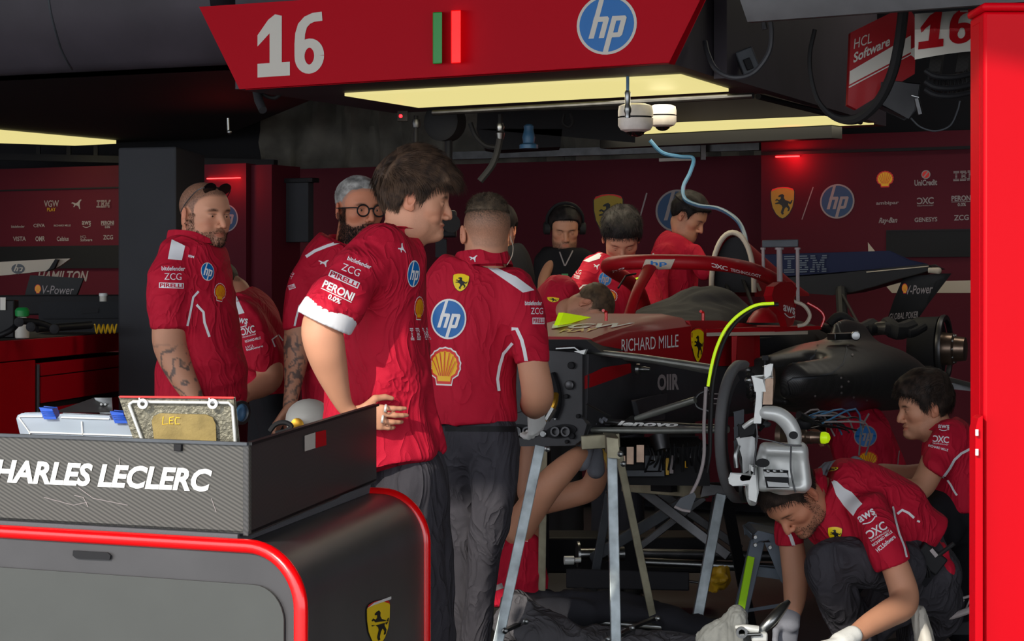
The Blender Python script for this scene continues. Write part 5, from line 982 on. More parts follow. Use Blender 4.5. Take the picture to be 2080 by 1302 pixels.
# shoe sole and silver wheel tool at the bottom
S_ = Solid(); S_.limb(S5([(1444, 1300, 6.95, 30, .05), (1478, 1280, 6.93, 26, .05), (1498, 1255, 6.9, 16, .045)]), .02); S_.limb(S5([(1498, 1250, 6.9, 15, .045), (1500, 1300, 6.9, 22, .05)]), .02)
v, f = S_.mesh(.006); v = folds(v, f, .007, 45); sh = mb_from(v, f, 'shoe_grey').build('sneaker', angle=180); tag(sh, 'worn grey sneaker at the bottom, foot of the lying mechanic beside the silver tool', 'shoe')
t = thing('silver_tool', P(1550, 1290, 6.9), 'bright silver hand tool held by the grey glove at the bottom', 'tool')
for nm, pts, r, mm in (('handle', [(1540, 1286, 6.85), (1565, 1262, 6.85), (1588, 1236, 6.88), (1602, 1222, 6.9)], [.012, .018, .016, .008], 'steel'), ('jaw', [(1494, 1274, 6.83), (1515, 1276, 6.82), (1540, 1280, 6.82)], [.006, .012, .014], 'alu'), ('rod', [(1500, 1290, 6.8), (1545, 1288, 6.8)], .006, 'steel')):
    m = MB(); m.tube([P(*q) for q in pts], r, mm, 12, 4); m.build(nm, t)
m = MB(); m.box(P(1542, 1293, 6.83), (.05, .04, .03), 'alu'); m.build('block', t, bevel=.006)
m = MB(); m.lathe(P(1506, 1284, 6.8), (0, -1, 0), [(0, .018), (.012, .018), (.012, .01), (0, .01)], 'steel', 20); m.build('ring', t)
# things at the lower right
m = MB(); m.tube([P(1856, 1246, 7.7), P(1885, 1252, 7.7), P(1930, 1252, 7.7), P(1990, 1232, 7.7)], .012, 'print_grey', 10, 4); m.tube([P(1916, 1240, 7.75), P(1925, 1228, 7.75), P(1955, 1215, 7.75), P(1990, 1206, 7.75)], .005, 'print_grey', 8, 4)
for i in range(4): m.tube([P(1930+i*14, 1246, 7.75), P(1945+i*13, 1220-i*2, 7.75)], .003, 'print_grey', 6)
tag(m.build('wire_basket'), 'grey wire basket rim beside the red pillar at the lower right', 'basket')
m = MB(); m.hexa([P(1895, 1290, 7.9), P(1995, 1290, 7.9), P(1995, 1290, 8.3), P(1895, 1290, 8.3), P(1925, 1268, 7.9), P(1995, 1258, 7.9), P(1995, 1258, 8.3), P(1925, 1268, 8.3)], 'wall_dark'); tag(m.build('tool_tray', bevel=.004), 'dark flat tool tray at the bottom right by the pillar', 'tray')
S_ = Solid(); S_.limb(S5([(1866, 1245, 7.4, 15, .04), (1876, 1290, 7.38, 18, .05), (1884, 1340, 7.36, 20, .05)]), .02); v, f = S_.mesh(.007); v = folds(v, f, .004, 30, (1, 1, .2)); tag(mb_from(v, f, 'off_white').build('shop_towel'), 'pale ribbed cloth hanging behind the crouching man elbow', 'cloth')
# ================================================================ red workbench at the left and what stands on it
BA = V((-2.31, 9.9, 0)); BE = V((.12, .993, 0)).normalized(); BNn = V((BE.y, -BE.x, 0))       # BNn points out of the drawer front
def bh(px, py, o=0): return hit(px, py, BA+BNn*o, BNn)
def bbox(mb, x0, x1, z0, z1, o0, o1, mm):
    a = bh(x0, 700); b_ = bh(x1, 700); a = V((a.x, a.y, 0)); b_ = V((b_.x, b_.y, 0))
    p = [a+BNn*o0, b_+BNn*o0, b_+BNn*o1, a+BNn*o1]; mb.hexa([q+UP*z0 for q in p]+[q+UP*z1 for q in p], mm)
wb = thing('tool_bench', bh(150, 700), 'long red workbench with drawers behind the black cart', 'workbench'); wb.location.z = 0
m = MB(); bbox(m, -140, 345, 0, 1.06, -.02, -.9, 'red_paint'); bbox(m, 72, 345, .62, 1.07, -.015, -.85, 'near_black'); m.build('body', wb, smooth=False)
m = MB(); bbox(m, -140, 345, 1.105, 1.2, .0, -.9, 'red_paint'); m.build('worktop', wb, smooth=False, bevel=.004)
m = MB(); bbox(m, -140, 345, 1.2, 1.203, -.02, -.88, 'rubber'); m.build('mat', wb, smooth=False)
m = MB(); bbox(m, -140, 72, .1, 1.10, .0, -.03, 'red_bright'); m.build('side_door', wb, smooth=False, bevel=.003)
for z0, z1 in ((1.02, 1.082), (.89, 1.015), (.70, .86)):
    m = MB(); bbox(m, 84, 345, z0, z1, .0, -.03, 'red_paint'); dr = m.build('drawer', wb, smooth=False, bevel=.003)
    if z0 == .89: m = MB(); m.prism([bh(x, y, .003) for x, y in [(240, 748), (292, 742), (284, 757), (272, 761), (256, 762), (248, 758)]], BNn*.004, 'near_black'); m.build('handle', dr, smooth=False)
m = MB(); m.tube([bh(77, 740, .01), bh(77, 850, .01)], .008, 'stand_grey'); m.build('corner_post', wb)
def zb(px, py): return hz(px, py, 1.204)
def stand(px, py): return zb(px, py)
t = thing('equipment_case', zb(185, 676), 'wide black plastic case standing on the red bench', 'case')
dC = zb(185, 676).y
m = MB(); pc = [(80, 674), (78, 622), (84, 614), (286, 612), (292, 620), (293, 674)]; m.prism([P(x, y, dC) for x, y in pc], (0, .16, 0), 'stand_grey'); MATS['case_black'] = mat('case_black', (36, 37, 40), .7, spec=.2, bump=.1, bscale=300); m.M = [MATS['case_black']]; m.build('shell', t, bevel=.008)
m = MB(); m.prism([P(x, y, dC-.004) for x, y in [(166, 627), (200, 625), (200, 635), (166, 637)]], (0, .01, 0), 'near_black'); m.build('latch', t, bevel=.002)
m = MB(); m.tube([P(88, 648, dC-.006), P(285, 646, dC-.006)], .002, 'near_black'); m.build('seam', t)
t = thing('spray_bottle', zb(45, 668), 'white bottle with a green cap on the red bench', 'bottle')
o = V((P(45, 0, 10.3).x, 10.3, 1.204)); m = MB(); m.lathe(o, UP, [(0, .03), (.004, .033), (.085, .033), (.098, .02), (.10, .018)], 'off_white', 20); m.build('bottle', t); m = MB(); m.lathe(o+UP*.1, UP, [(0, .022), (.005, .032), (.03, .034), (.04, .028), (.045, .02)], 'green', 20); m.build('cap', t)
t = thing('black_container', V((P(8, 0, 10.4).x, 10.4, 1.204)), 'black box with a white label standing at the far left of the bench', 'box')
o = t.location.copy(); m = MB(); m.box(o+UP*.09, (.12, .1, .18), 'satin_black'); m.build('box', t, bevel=.006); m = MB(); m.box(P(6, 617, 10.34), (.025, .004, .06), 'off_white'); m.build('label', t)
t = thing('lamp_arm', zb(40, 685), 'black jointed clamp arm lying across the bench front', 'clamp arm')
for nm, pts, r in (('arm', [(-20, 690, 10), (20, 672, 10), (38, 655, 10.05)], .014), ('arm', [(38, 652, 10.05), (75, 655, 10.1), (112, 668, 10.15)], .016), ('arm', [(75, 668, 10.1), (130, 664, 10.2), (185, 660, 10.3)], .018)):
    m = MB(); m.tube([P(*q) for q in pts], r, 'satin_black', 12, 3); m.build(nm, t)
for x, y in ((40, 654), (64, 664), (112, 668)): m = MB(); m.lathe(P(x, y, 10.02), (0, -1, 0), [(0, .022), (.02, .022), (.024, .01)], 'near_black', 16); m.build('joint', t)
m = MB(); pts = []
for i in range(61): a = i/60*2*math.pi*5; pts.append(P(192+i*.75, 668-9*math.cos(a), 10.9+.03*math.sin(a)))
m.tube(pts, .004, 'coil_yellow', 6); tag(m.build('coiled_cable'), 'yellow coiled cable lying in front of the black case', 'cable')
t = thing('lidded_jar', zb(210, 676), 'small white lidded jar on top of the black case', 'jar'); d_ = dC+.08; m = MB(); ob_ = V((P(210, 0, d_).x, d_, P(0, 613, dC).z)); m.lathe(ob_, UP, [(0, .02), (.03, .02)], 'off_white', 18); m.build('jar', t); m = MB(); m.lathe(ob_+UP*.03, UP, [(0, .023), (.014, .023), (.016, .02)], 'white', 18); m.build('lid', t)
t = thing('label_box', zb(252, 676), 'small dark box with a grey label on the black case', 'box'); m = MB(); m.hexa([P(244, 613, d_), P(264, 613, d_), P(264, 613, d_+.06), P(244, 613, d_+.06), P(244, 591, d_), P(264, 591, d_), P(264, 591, d_+.06), P(244, 591, d_+.06)], 'near_black'); m.build('box', t, bevel=.002); m = MB(); m.box(P(254, 603, d_-.003), (.022, .004, .04), 'print_grey'); m.build('label', t)
m = MB(); m.lathe(V((P(273, 0, d_).x, d_, P(0, 613, dC).z)), UP, [(0, .022), (.012, .022), (.02, .012)], 'hose_blue', 16); tag(m.build('tape_roll'), 'small teal tape roll beside the grey labelled box', 'tape')
m = MB(); m.box(P(294, 603, d_), (.04, .03, .045), 'lime'); tag(m.build('green_pad', bevel=.003), 'yellow-green pad behind the shoulder of the tattooed man', 'pad')
# wing pieces behind the bench
t = thing('wing_flap', P(70, 545, 13.2), 'cream white wing flap with a round blue logo leaning on the left wall', 'wing part')
m = MB(); m.prism([P(x, y, 13.2) for x, y in [(-120, 536), (0, 532), (110, 526), (143, 525), (122, 540), (105, 549), (40, 556), (0, 560), (-120, 566)]], (0, .05, 0), 'cream'); mark(m, bvh_of(m), hp('cream', 'stand_grey'), (37, 546), (30, 0), (0, -22), step=30); m.build('flap', t, bevel=.006)
m = MB(); m.prism([P(x, y, 13.15) for x, y in [(92, 552), (110, 545), (118, 527), (112, 526), (100, 545)]], (0, .05, 0), 'near_black'); m.build('bracket', t)
t = thing('wing_endplate', P(105, 590, 12.6), 'black wing end plate with white lettering standing behind the bench', 'wing part')
m = MB(); m.prism([P(x, y, 12.6) for x, y in [(48, 612), (62, 560), (168, 566), (156, 600), (150, 614)]], (0, .03, 0), 'satin_black'); bv = bvh_of(m); mark(m, bv, [T('V-Power', 'print_grey', bold=.0, shear=.25)], (118, 589), (64, 1), (0, -17), step=30); mark(m, bv, shell(False), (77, 587), (14, 0), (0, -20), step=30); m.build('plate', t, bevel=.003)
m = MB(); m.hexa([P(-100, 640, 12.4), P(300, 640, 12.4), P(300, 640, 13), P(-100, 640, 13), P(-100, 600, 12.4), P(300, 598, 12.4), P(300, 598, 13), P(-100, 600, 13)], 'near_black'); tag(m.build('back_shelf', bevel=.01), 'black shelf box behind the bench under the left wall', 'shelf')

# ================================================================ black cart with the carbon box in front
KC = V((P(505, 0, 4.4).x, 4.4, 0)); KL = V((P(0, 0, 4.67).x, 4.67, 0)); KU = (KC-KL).normalized(); KB = V((P(765, 0, 5.63).x, 5.63, 0)); KW = (KB-KC)
KN = V((KU.y, -KU.x, 0))      # out of the front
def kf(px, py, o=0): return hit(px, py, KC+KN*o, KN)
cart = thing('tool_cart', KC, 'black and grey rolling cart with red rounded edge trim and yellow shield emblem', 'cart')
ZT = .924; RAD = .12; FO = .02
U0 = kf(622, 1200).dot(KU)-KC.dot(KU)      # right edge
WV = V((.20, 1.13, 0))
prof = [(-1.9, .04), (U0, .04), (U0, ZT-RAD)]+[(U0-RAD+RAD*math.sin(a), ZT-RAD+RAD*math.cos(a)) for a in [math.pi/2*(1-i/10) for i in range(1, 11)]]+[(-1.9, ZT)]
def kp(u, z, w=0, o=FO): return KC+KU*u+KN*o+WV*w+UP*z
m = MB(); m.prism([kp(u, z) for u, z in prof], WV, 'cart_black'); m.build('body', cart, angle=30)
ins = .035; pr2 = [(-1.9, .06), (U0-ins, .06), (U0-ins, ZT-RAD-.02)]+[(U0-ins-(RAD-.05)+(RAD-.05)*math.sin(a), ZT-RAD-.025+(RAD-.05)*math.cos(a)) for a in [math.pi/2*(1-i/8) for i in range(1, 9)]]+[(-1.9, ZT-.075)]
m = MB(); m.prism([kp(u, z, 0, FO+.004) for u, z in pr2], KN*.004, 'cart_grey'); m.build('front_panel', cart, smooth=False, bevel=.001)
m = MB(); a = kf(150, 1128, FO+.004); m.prism([kf(x, y, FO+.0045) for x, y in [(150, 1118), (220, 1122), (226, 1128), (224, 1137), (156, 1134), (149, 1128)]], KN*.003, 'near_black'); m.build('slot', cart)
for w, nm, r in ((0, 'front_trim', .0145), (1, 'rear_trim', .0145)):
    m = MB(); pts = [(-1.9, ZT)]+[(U0-RAD, ZT)]+[(U0-RAD+RAD*math.sin(a), ZT-RAD+RAD*math.cos(a)) for a in [math.pi/2*i/12 for i in range(1, 13)]]+[(U0, .04)]
    if w: pts = [(U0-RAD-.13, ZT)]+pts[1:]
    m.tube([kp(u, z, w) for u, z in pts], r, 'red_trim', 14, 0, True, 1.0); m.build(nm, cart, angle=80)
m = MB(); m.prism([kp(u, ZT+.001, w, o) for u, w, o in ((-1.9, 0, FO-.01), (-.02, 0, FO-.01), (-.02, 1, FO), (-1.9, 1, FO))], UP*.02, 'felt'); m.build('top_mat', cart, smooth=False)
b2 = BVHTree.FromPolygons([kp(u, z, w) for w in (0, 1) for u, z in ((U0, .04), (U0, ZT-RAD))], [(0, 1, 3, 2)])
m = MB(); mark(m, b2, shield()+[Q([(-.49, .37), (-.2, .46), (.49, .52), (.49, .46), (-.2, .41)], 'white')], (767, 1266), (50, -10), (0, -96), step=40); m.build('shield_emblem', cart)
for u in (-1.7, U0-.1):
    for w in (.08, .92): m = MB(); m.lathe(kp(u, .035, w)-KU*.02, KU, [(0, .035), (.04, .035)], 'rubber', 20); m.build('castor', cart)
# carbon box
box = thing('carbon_box', kp(-.6, ZT+.01, .3), 'open carbon fibre box with bold white name lettering on top of the cart', 'box')
zt0, zb0 = 1.127, ZT+.021
CFR, CTR = KC, KB; CFL = KC-KU*1.75
def quadwall(a, b_, za, zb_, zc, th, mm, nm, bev=.002):
    m = MB(); a, b_ = V((a.x, a.y, 0)), V((b_.x, b_.y, 0)); n = V((-(b_-a).y, (b_-a).x, 0)).normalized()*th
    m.hexa([a+UP*zc, b_+UP*zc, b_+n+UP*zc, a+n+UP*zc, a+UP*za, b_+UP*zb_, b_+n+UP*zb_, a+n+UP*za], mm); return m
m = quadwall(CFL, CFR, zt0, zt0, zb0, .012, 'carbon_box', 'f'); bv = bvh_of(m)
mark(m, bv, [T('CHARLES LECLERC', 'white', bold=.035, shear=.25)], (192, 965), (480, 22), (0, -47), step=400, off=.002)
for pts, w in (([(243, 930), (245, 958)], 1.2), ([(160, 990), (190, 1012), (260, 1026)], 1.0), ([(180, 1030), (170, 1010), (152, 1006)], 1.2), ([(90, 1010), (150, 1026), (178, 1020)], 1), ([(430, 1012), (440, 1040)], 1)):
    mark(m, bv, [SL(pts, w, 'print_grey')], (0, 0), (1, 0), (0, 1), step=60)
m.build('front_wall', box, smooth=False, bevel=.002)
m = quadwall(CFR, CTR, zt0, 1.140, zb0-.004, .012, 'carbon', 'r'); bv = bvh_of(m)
mark(m, bv, [Q([(617, 885), (639, 878), (639, 910), (617, 917)], 'off_white'), Q([(639, 878), (660, 873), (661, 904), (639, 910)], 'red_bright')], (0, 0), (1, 0), (0, 1), step=60, off=.002); m.build('side_wall', box, smooth=False, bevel=.002)
m = MB(); a, b_ = V((CFL.x, CFL.y, zt0)), V((CFR.x, CFR.y, zt0)); m.bar(a, b_, .014, .006, 'stand_grey'); m.bar(b_, V((CTR.x, CTR.y, 1.14)), .014, .006, 'satin_black'); m.build('rim', box)
m = MB(); m.prism([V((p.x, p.y, zb0)) for p in (CFL, CFR, CTR, CTR-KU*1.75)], UP*.006, 'satin_black'); m.build('bottom', box, smooth=False)
m = MB(); c = kf(362, 909, .004); m.box(c, (.018, .008, .014), 'near_black', Matrix.Rotation(math.atan2(KU.y, KU.x), 3, 'Z')); m.build('latch', box, bevel=.001)
m = MB(); m.prism([P(105, 838, 4.95), P(190, 808, 5.3), P(225, 808, 5.25), P(228, 838, 5.2)], (0, .01, 0), 'carbon_dull'); m.build('divider', box); m = MB(); m.prism([P(192, 808, 5.27), P(227, 808, 5.23), P(229, 840, 5.2), P(203, 840, 5.25)], (0, .004, 0), 'steel'); m.build('corner_bracket', box)
m = MB()
for x in (206, 214): m.lathe(P(x, 821, 5.23), (0, -1, 0), [(0, .004), (.004, .003)], 'steel', 10)
m.build('bolts', box)
# organizer case
t = thing('organizer_case', P(150, 905, 4.85), 'clear plastic parts organizer with blue clips standing in the carbon box', 'organizer')
po = [(52, 930), (33, 850), (36, 843), (44, 840), (86, 839), (92, 848), (112, 852), (120, 846), (122, 841), (222, 844), (226, 853), (262, 855), (262, 848), (300, 846), (310, 930)]
m = MB(); m.prism([P(x, y, 4.9) for x, y in po], (0, .035, 0), 'clear_plastic'); m.build('shell', t, bevel=.004)
for ps in ([(38, 848), (60, 878), (290, 886)], [(60, 878), (66, 930)], [(166, 856), (168, 884)], [(40, 846), (86, 846)], [(124, 848), (222, 851)]): m = MB(); m.tube([P(x, y, 4.897) for x, y in ps], .002, 'white', 6); m.build('rib', t)
for x, y in ((96, 839), (240, 847)):
    m = MB(); m.prism([P(x+a, y+b_, 4.89) for a, b_ in [(-16, -11), (10, -9), (18, 12), (-6, 12)]], (0, .05, 0), 'blue_plastic')
    for k in range(3): m.tube([P(x-13+k*3, y-4+k*4, 4.888), P(x+12+k*2, y-3+k*4, 4.888)], .0015, 'blue_plastic', 6)
    m.build('clip', t, bevel=.001)
# mesh tray
t = thing('mesh_tray', P(370, 905, 4.62), 'square metal mesh tray with tan felt patch leaning in the carbon box', 'tray')
e = [(243, 807), (475, 809), (487, 930), (286, 930)]
m = MB(); m.prism([P(x, y, 4.62) for x, y in e], (0, .012, 0), 'mesh_metal'); m.build('mesh', t, smooth=False, bevel=.002)
m = MB()
m.tube([P(262, 822, 4.612), P(270, 816, 4.612), P(464, 818, 4.612), P(472, 826, 4.612), P(480, 930, 4.612)], .0035, 'alu', 8); m.tube([P(262, 822, 4.612), P(302, 930, 4.612)], .0035, 'alu', 8); m.build('wire_frame', t)
m = MB(); m.tube([P(243, 806, 4.615), P(475, 808, 4.615)], .0025, 'white_red', 8); m.build('red_edge', t)
m = MB(); pf = [(308, 855), (312, 845), (324, 840), (418, 842), (432, 848), (438, 862), (440, 930), (318, 930)]; m.prism([P(x, y, 4.608) for x, y in pf], (0, .006, 0), 'tan_felt'); m.build('felt_patch', t, bevel=.001)
bv = bvh_of(m); m = MB(); mark(m, bv, [SL([(332, 846), (330, 862), (341, 861)], 1.6, 'shell_yellow'), SL([(353, 847), (345, 848), (344, 861), (352, 861)], 1.6, 'shell_yellow'), SL([(344, 854), (351, 854)], 1.6, 'shell_yellow'), SL([(366, 849), (358, 848), (356, 854), (357, 861), (365, 861)], 1.6, 'shell_yellow')], (0, 0), (1, 0), (0, 1), step=60); m.build('handwriting', t)
for x in (290, 432): m = MB(); m.lathe(P(x, 820, 4.604), (0, -1, 0), [(0, .011), (.004, .011), (.004, .005), (0, .005)], 'alu', 18, cap=False); m.tube([P(x-6, 820, 4.606), P(x-7, 808, 4.606)], .002, 'alu', 6); m.build('hook', t)
# small things behind the box
t = thing('white_helmet', P(625, 850, 6.9), 'white helmet held low behind the cart, beside the tattooed forearm', 'helmet')
m = MB(); m.ball(P(628, 852, 6.9), (.075, .08, .066), 'off_white', 24); m.build('shell', t); m = MB(); m.lathe(P(604, 862, 6.8), (0, -1, 0), [(0, .02), (.01, .02), (.014, .01)], 'brass', 18); m.build('dial', t)
m = MB(); m.tube([P(548, 876, 6.6), P(560, 862, 6.6), P(578, 858, 6.6), (P(592, 866, 6.6)), P(580, 876, 6.6), P(560, 880, 6.6)], .008, 'near_black', 8, 4); tag(m.build('black_strap'), 'black strap in the hand behind the cart', 'strap')
m = MB(); m.lathe(P(487, 838, 6.3), (.8, -.6, 0), [(0, .035), (.01, .035), (.01, .026), (0, .026)], 'steel', 24, cap=False); m.lathe(P(487, 838, 6.31), (.8, -.6, 0), [(0, .026), (.004, .01)], 'hose_blue', 20); tag(m.build('round_gauge'), 'small round silver gauge peeking out right of the mesh tray', 'gauge')
# ================================================================ bodywork hung at the upper right
t = thing('hung_engine_cover', P(1790, 120, 9.4), 'dark red bodywork panel with white band and lettering hung at the top right', 'bodywork')
m = MB(); m.prism([P(x, y, 9.4) for x, y in [(1728, 66), (1842, 10), (1856, 30), (1862, 50), (1858, 150), (1740, 222), (1722, 213)]], (0, .06, 0), 'car_red'); bv = bvh_of(m)
mark(m, bv, [Q([(1726, 145), (1850, 72), (1850, 106), (1725, 172)], 'off_white'), Q([(1724, 176), (1850, 110), (1850, 112), (1724, 179)], 'off_white'), Q([(1850, 100), (1858, 96), (1858, 118), (1850, 112)], 'off_white')], (0, 0), (1, 0), (0, 1), step=60, off=.002)
mark(m, bv, [T('HCL', 'off_white', bold=.0)], (1753, 83), (36, -13), (2, -21), step=60, off=.002); mark(m, bv, [T('Software', 'off_white', bold=.025)], (1771, 100), (74, -36), (2, -21), step=60, off=.002); m.build('panel', t, smooth=False, bevel=.006)
t = thing('hung_nose_cone', P(1930, 70, 8.9), 'off-white nose piece with a dark red number hung beside the pillar', 'bodywork')
m = MB(); rings = []
for k in range(9):
    u = k/8; x = 1858+u*145; rings.append([P(x, 28-10*u, 8.9), P(x, 60, 8.86-.04*math.sin(math.pi*u)), P(x, 121-18*math.sin(u*1.5)+(0 if k else 0), 8.9), P(x, 112-14*math.sin(u*1.5), 8.98), P(x, 30-10*u, 9.0)])
m.loft(rings, 'off_white'); bv = bvh_of(m); DR = 'car_red'
mark(m, bv, [Q([(-.5, -.5), (-.05, -.5), (-.05, -.28), (-.14, -.28), (-.1, .47), (-.22, .5), (-.32, .42), (-.48, .1), (-.46, -.02), (-.3, .15), (-.32, -.28), (-.5, -.28)], DR), *six(DR)], (1923, 57), (112, -16), (4, -70), step=6, off=.004); m.build('cone', t, angle=50)
m = MB()
for i in range(22):
    a = i/21*math.pi; m.tube([P(1885+80*i/21, 140+20*math.sin(a), 9.0), P(1886+82*i/21, 162+25*math.sin(a), 8.95), P(1884+84*i/21, 186+12*math.sin(a), 9.0)], .0035, ('rubber', 'steel_dark')[i % 2], 6, 3)
for y in (150, 172, 188): m.tube([P(1880, y-6, 8.95), P(1900, y+5, 8.93), P(1935, y+7, 8.93), P(1972, y, 8.95)], .012, 'near_black', 8, 4)
for x in (1905, 1960): m.bar(P(x, 110, 9.1), P(x-6, 150, 9.05), .05, .03, 'carbon')
tag(m.build('cable_bundle'), 'bundle of ribbed black cables hanging under the white nose piece', 'cable bundle')
m = MB(); m.prism([P(x, y, 9.3) for x, y in [(1800, 165), (1870, 170), (1860, 225), (1845, 238), (1790, 215)]], (0, .1, 0), 'carbon_dull'); tag(m.build('carbon_bracket', bevel=.006), 'dark carbon bracket behind the black hose under the red bodywork', 'bracket')
m = MB(); m.tube([P(1862, 200, 9.0), P(1870, 232, 9.0)], .012, 'steel_dark', 10); m.tube([P(1851, 194, 9.0), P(1866, 198, 9.0)], .004, 'steel', 8); tag(m.build('metal_connector'), 'small metal connector hanging left of the ribbed cables', 'connector')
# ================================================================ people
def cutn(px, py, d, dx, dy, dd=0): return (tuple(P(px, py, d)), tuple(V((dx, dd, -dy)).normalized()))
def garment(parent, name, limbs, mm='shirt', h=.008, fold=(.007, 9), seed=0, cuts=(), marks=(), step=7, stretch=(1, 1, .4), sm=2, off=.002, ridge=True):
    S = Solid()
    for i, L in enumerate(limbs):
        rows, k, cut, lat = (list(L)+[None]*4)[:4]
        if i == 0:
            a, b = P(*rows[0][:3]), P(*rows[1][:3]); cut = list(cut or [])+[(tuple(a), tuple((a-b).normalized()))]
        S.limb(S5(rows), k or .03, lat, 4, 1, cut)
    v, f = biggest(*S.mesh(h, cuts)); v = smooth(v, f, sm, .5)
    if fold: fold = (fold[0]*1.35, fold[1])
    if fold: v = folds(v, f, fold[0], fold[1], stretch, seed, ridge)
    v = smooth(v, f, 1, .4); b = mb_from(v, f, mm)
    if marks:
        bv = bvh_of(b)
        for sh, c, ux, uy in marks: mark(b, bv, sh, c, ux, uy, step=step, off=off)
    return b.build(name, parent, angle=180)
def ln(pts, w, m='shirt_white'): return ([SL([(x, y) for x, y in pts], w, m)], (0, 0), (1, 0), (0, 1))
def pg(pts, m='shirt_white'): return ([Q(pts, m)], (0, 0), (1, 0), (0, 1))
def M_(sh, x, y, w, h, rot=0, skew=0):
    a = math.radians(rot); return (sh, (x, y), (w*math.cos(a), w*math.sin(a)), (h*math.sin(a)+skew, -h*math.cos(a)))
SW = 'shirt_white'
def shoe(parent, p, d, mm='near_black'):
    S = Solid(); p = V(p); d = V(d).normalized(); S.limb([(*(p-d*.04+UP*.05), .042, .045), (*(p+d*.08+UP*.045), .043, .04), (*(p+d*.2+UP*.03), .04, .028)], .02, d.cross(UP), 3)
    S.limb([(*(p+UP*.12), .04, .04), (*(p+UP*.05), .045, .045)], .02)
    v, f = S.mesh(.007, [((0, 0, .002), (0, 0, -1))]); b = mb_from(v, f, mm); b.box(p+d*.08+UP*.009, (.09, .27, .018), 'rubber', Matrix((d.cross(UP), d, UP)).transposed()); return b.build('shoe', parent)
def gz(d): return d  # ground
def legs(parent, rows_list, mm='trousers', h=.01, seed=3, name='trousers', fold=(.007, 8), marks=()):
    return garment(parent, name, [(r, .03, None, None) for r in rows_list], mm, h, fold, seed, marks=marks)

# ---------------- the dark haired driver in profile
D = 6.0; loc = (P(850, 0, D).x, D, 0)
H = Head(P(842, 408, D), (1, .02, -.13), (0, 0, 1), .93, [P(826, 452, D), P(812, 492, D), P(800, 530, D)], .058, stub=.16, lids=.55, smile=1, h=.0022, brow=(50, 34, 26), nose=.55, jaw=.97, bcol=(80, 52, 40))
b = MB(); H.put(b, (0, 1, -.5)); cols = [(0, H.col)]
o = len(b.v); cols.append((o, skin_limb(b, S5([(668, 630, 5.74, 42), (655, 668, 5.70, 43), (660, 705, 5.70, 41), (671, 745, 5.72, 35), (684, 785, 5.74, 26), (699, 822, 5.76, 18), (716, 842, 5.77, 16)]), .0045, 1.08)))
o = len(b.v); cols.append((o, skin_limb(b, None, .0035, 1.02, extra=lambda S: hand(S, P(722, 842, 5.775), (1, .05, -.12), (0, 1, .1), 1, [.2, .26, .34, .45], .86, .03))))
drv = body_object(b, cols, loc, 'person with tousled brown hair in profile, white-cuffed red shirt, hand on hip')
dh = lambda x, y, z: .014+.026*max(0, min(1, (z-.03)/.07))*(1 if y > -.05 else .75)+.012*max(0, min(1, (y-.03)/.05))*(z > .05)
def dline(x, y): return float(np.interp(y, [-.12, -.095, -.06, -.035, -.022, .0, .014, .026, .036, .05, .066, .078, .2], [-.085, -.085, -.075, -.03, .016, .024, .004, -.02, .020, .036, .046, .052, .058]))
def dflow(p):
    t = max(0, min(1, (p.z-.02)/.08)); return V((p.x*2, -.25+1.4*t, -1.0+.95*t))
hair(H, drv, 'hair_brown', dh, 10000, lambda b: .028+.034*max(0, min(1, (b.z-.03)/.07)), dflow, .26, .0010, lump=.022, lscale=36, line=dline, clump=.45, jit=.13, ls=(1.2, .45, .45), droop=.05, nu=150, nv=110)
SH = [(775, 515, 5.86, 50), (735, 552, 5.80, 53), (695, 600, 5.74, 53), (664, 645, 5.70, 55), (650, 675, 5.69, 56)]
sl_cut = [cutn(661, 652, 5.7, -.42, .90)]
tor = [(806, 478, D, 38, .07), (797, 508, D, 54, .14), (786, 545, D, 84, .19), (785, 600, D, 88, .19), (784, 660, D, 90, .18), (782, 710, D, 92, .18), (776, 770, D, 100, .175), (768, 840, D, 114, .18), (775, 900, D, 122, .18), (782, 960, D, 126, .18)]
garment(drv, 'polo_shirt', [(tor, .03, [cutn(838, 931, D, .22, .97)]), (SH, .05, [cutn(671, 634, 5.7, -.42, .90)])], 'shirt', .007, (.012, 6.5), 4, marks=[
    M_(tx('bitdefender', SW), 730, 534, 50, 9, 22), M_(tx('ZCG', SW, bold=.0), 713, 549, 38, 15, 22), M_(pirelli(SW), 699, 568, 64, 13, 24), M_(peroni(SW), 684, 598, 66, 34, 25), M_(hp(), 839, 556, 25, 54, 4),
    M_(shell(), 850, 626, 19, 48, 3), M_(ibm(SW), 845, 679, 28, 25, 0), M_(puma(SW), 815, 506, 14, 22, -25), ln([(766, 462), (790, 452), (820, 470), (838, 500)], 2, 'shirt')], step=5, stretch=(1, 1, .5))
garment(drv, 'sleeve_cuff', [([(q[0], q[1], q[2], q[3]+5) for q in SH], .05, [cutn(659, 657, 5.7, -.42, .90), cutn(675, 624, 5.7, .42, -.90)])], 'shirt_white', .0055, None, sm=1)
b = MB(); collar(b, P(806, 486, D), V((-.28, 0, 1)), .066, .03, 'shirt', (1, 0, 0), 18, .002, .012, .002, .07); b.build('collar', drv, angle=80)
legs(drv, [[(815, 945, D, 76, .13), (832, 980, D-.02, 74, .12), (838, 1060, D-.06, 66, .10), (852, 1200, D-.08, 58, .085), (862, 1350, D-.1, 50), (866, 1610, D-.1, 48)],
           [(815, 945, D, 76, .13), (836, 990, D+.06, 72, .12), (858, 1080, D+.12, 58, .09), (872, 1220, D+.12, 50), (880, 1400, D+.12, 46), (884, 1600, D+.14, 44)]], 'trousers', .01)
shoe(drv, (P(866, 0, D-.1).x, D-.1, 0), (1, 0, 0)); shoe(drv, (P(884, 0, D+.14).x, D+.14, 0), (1, .1, 0))
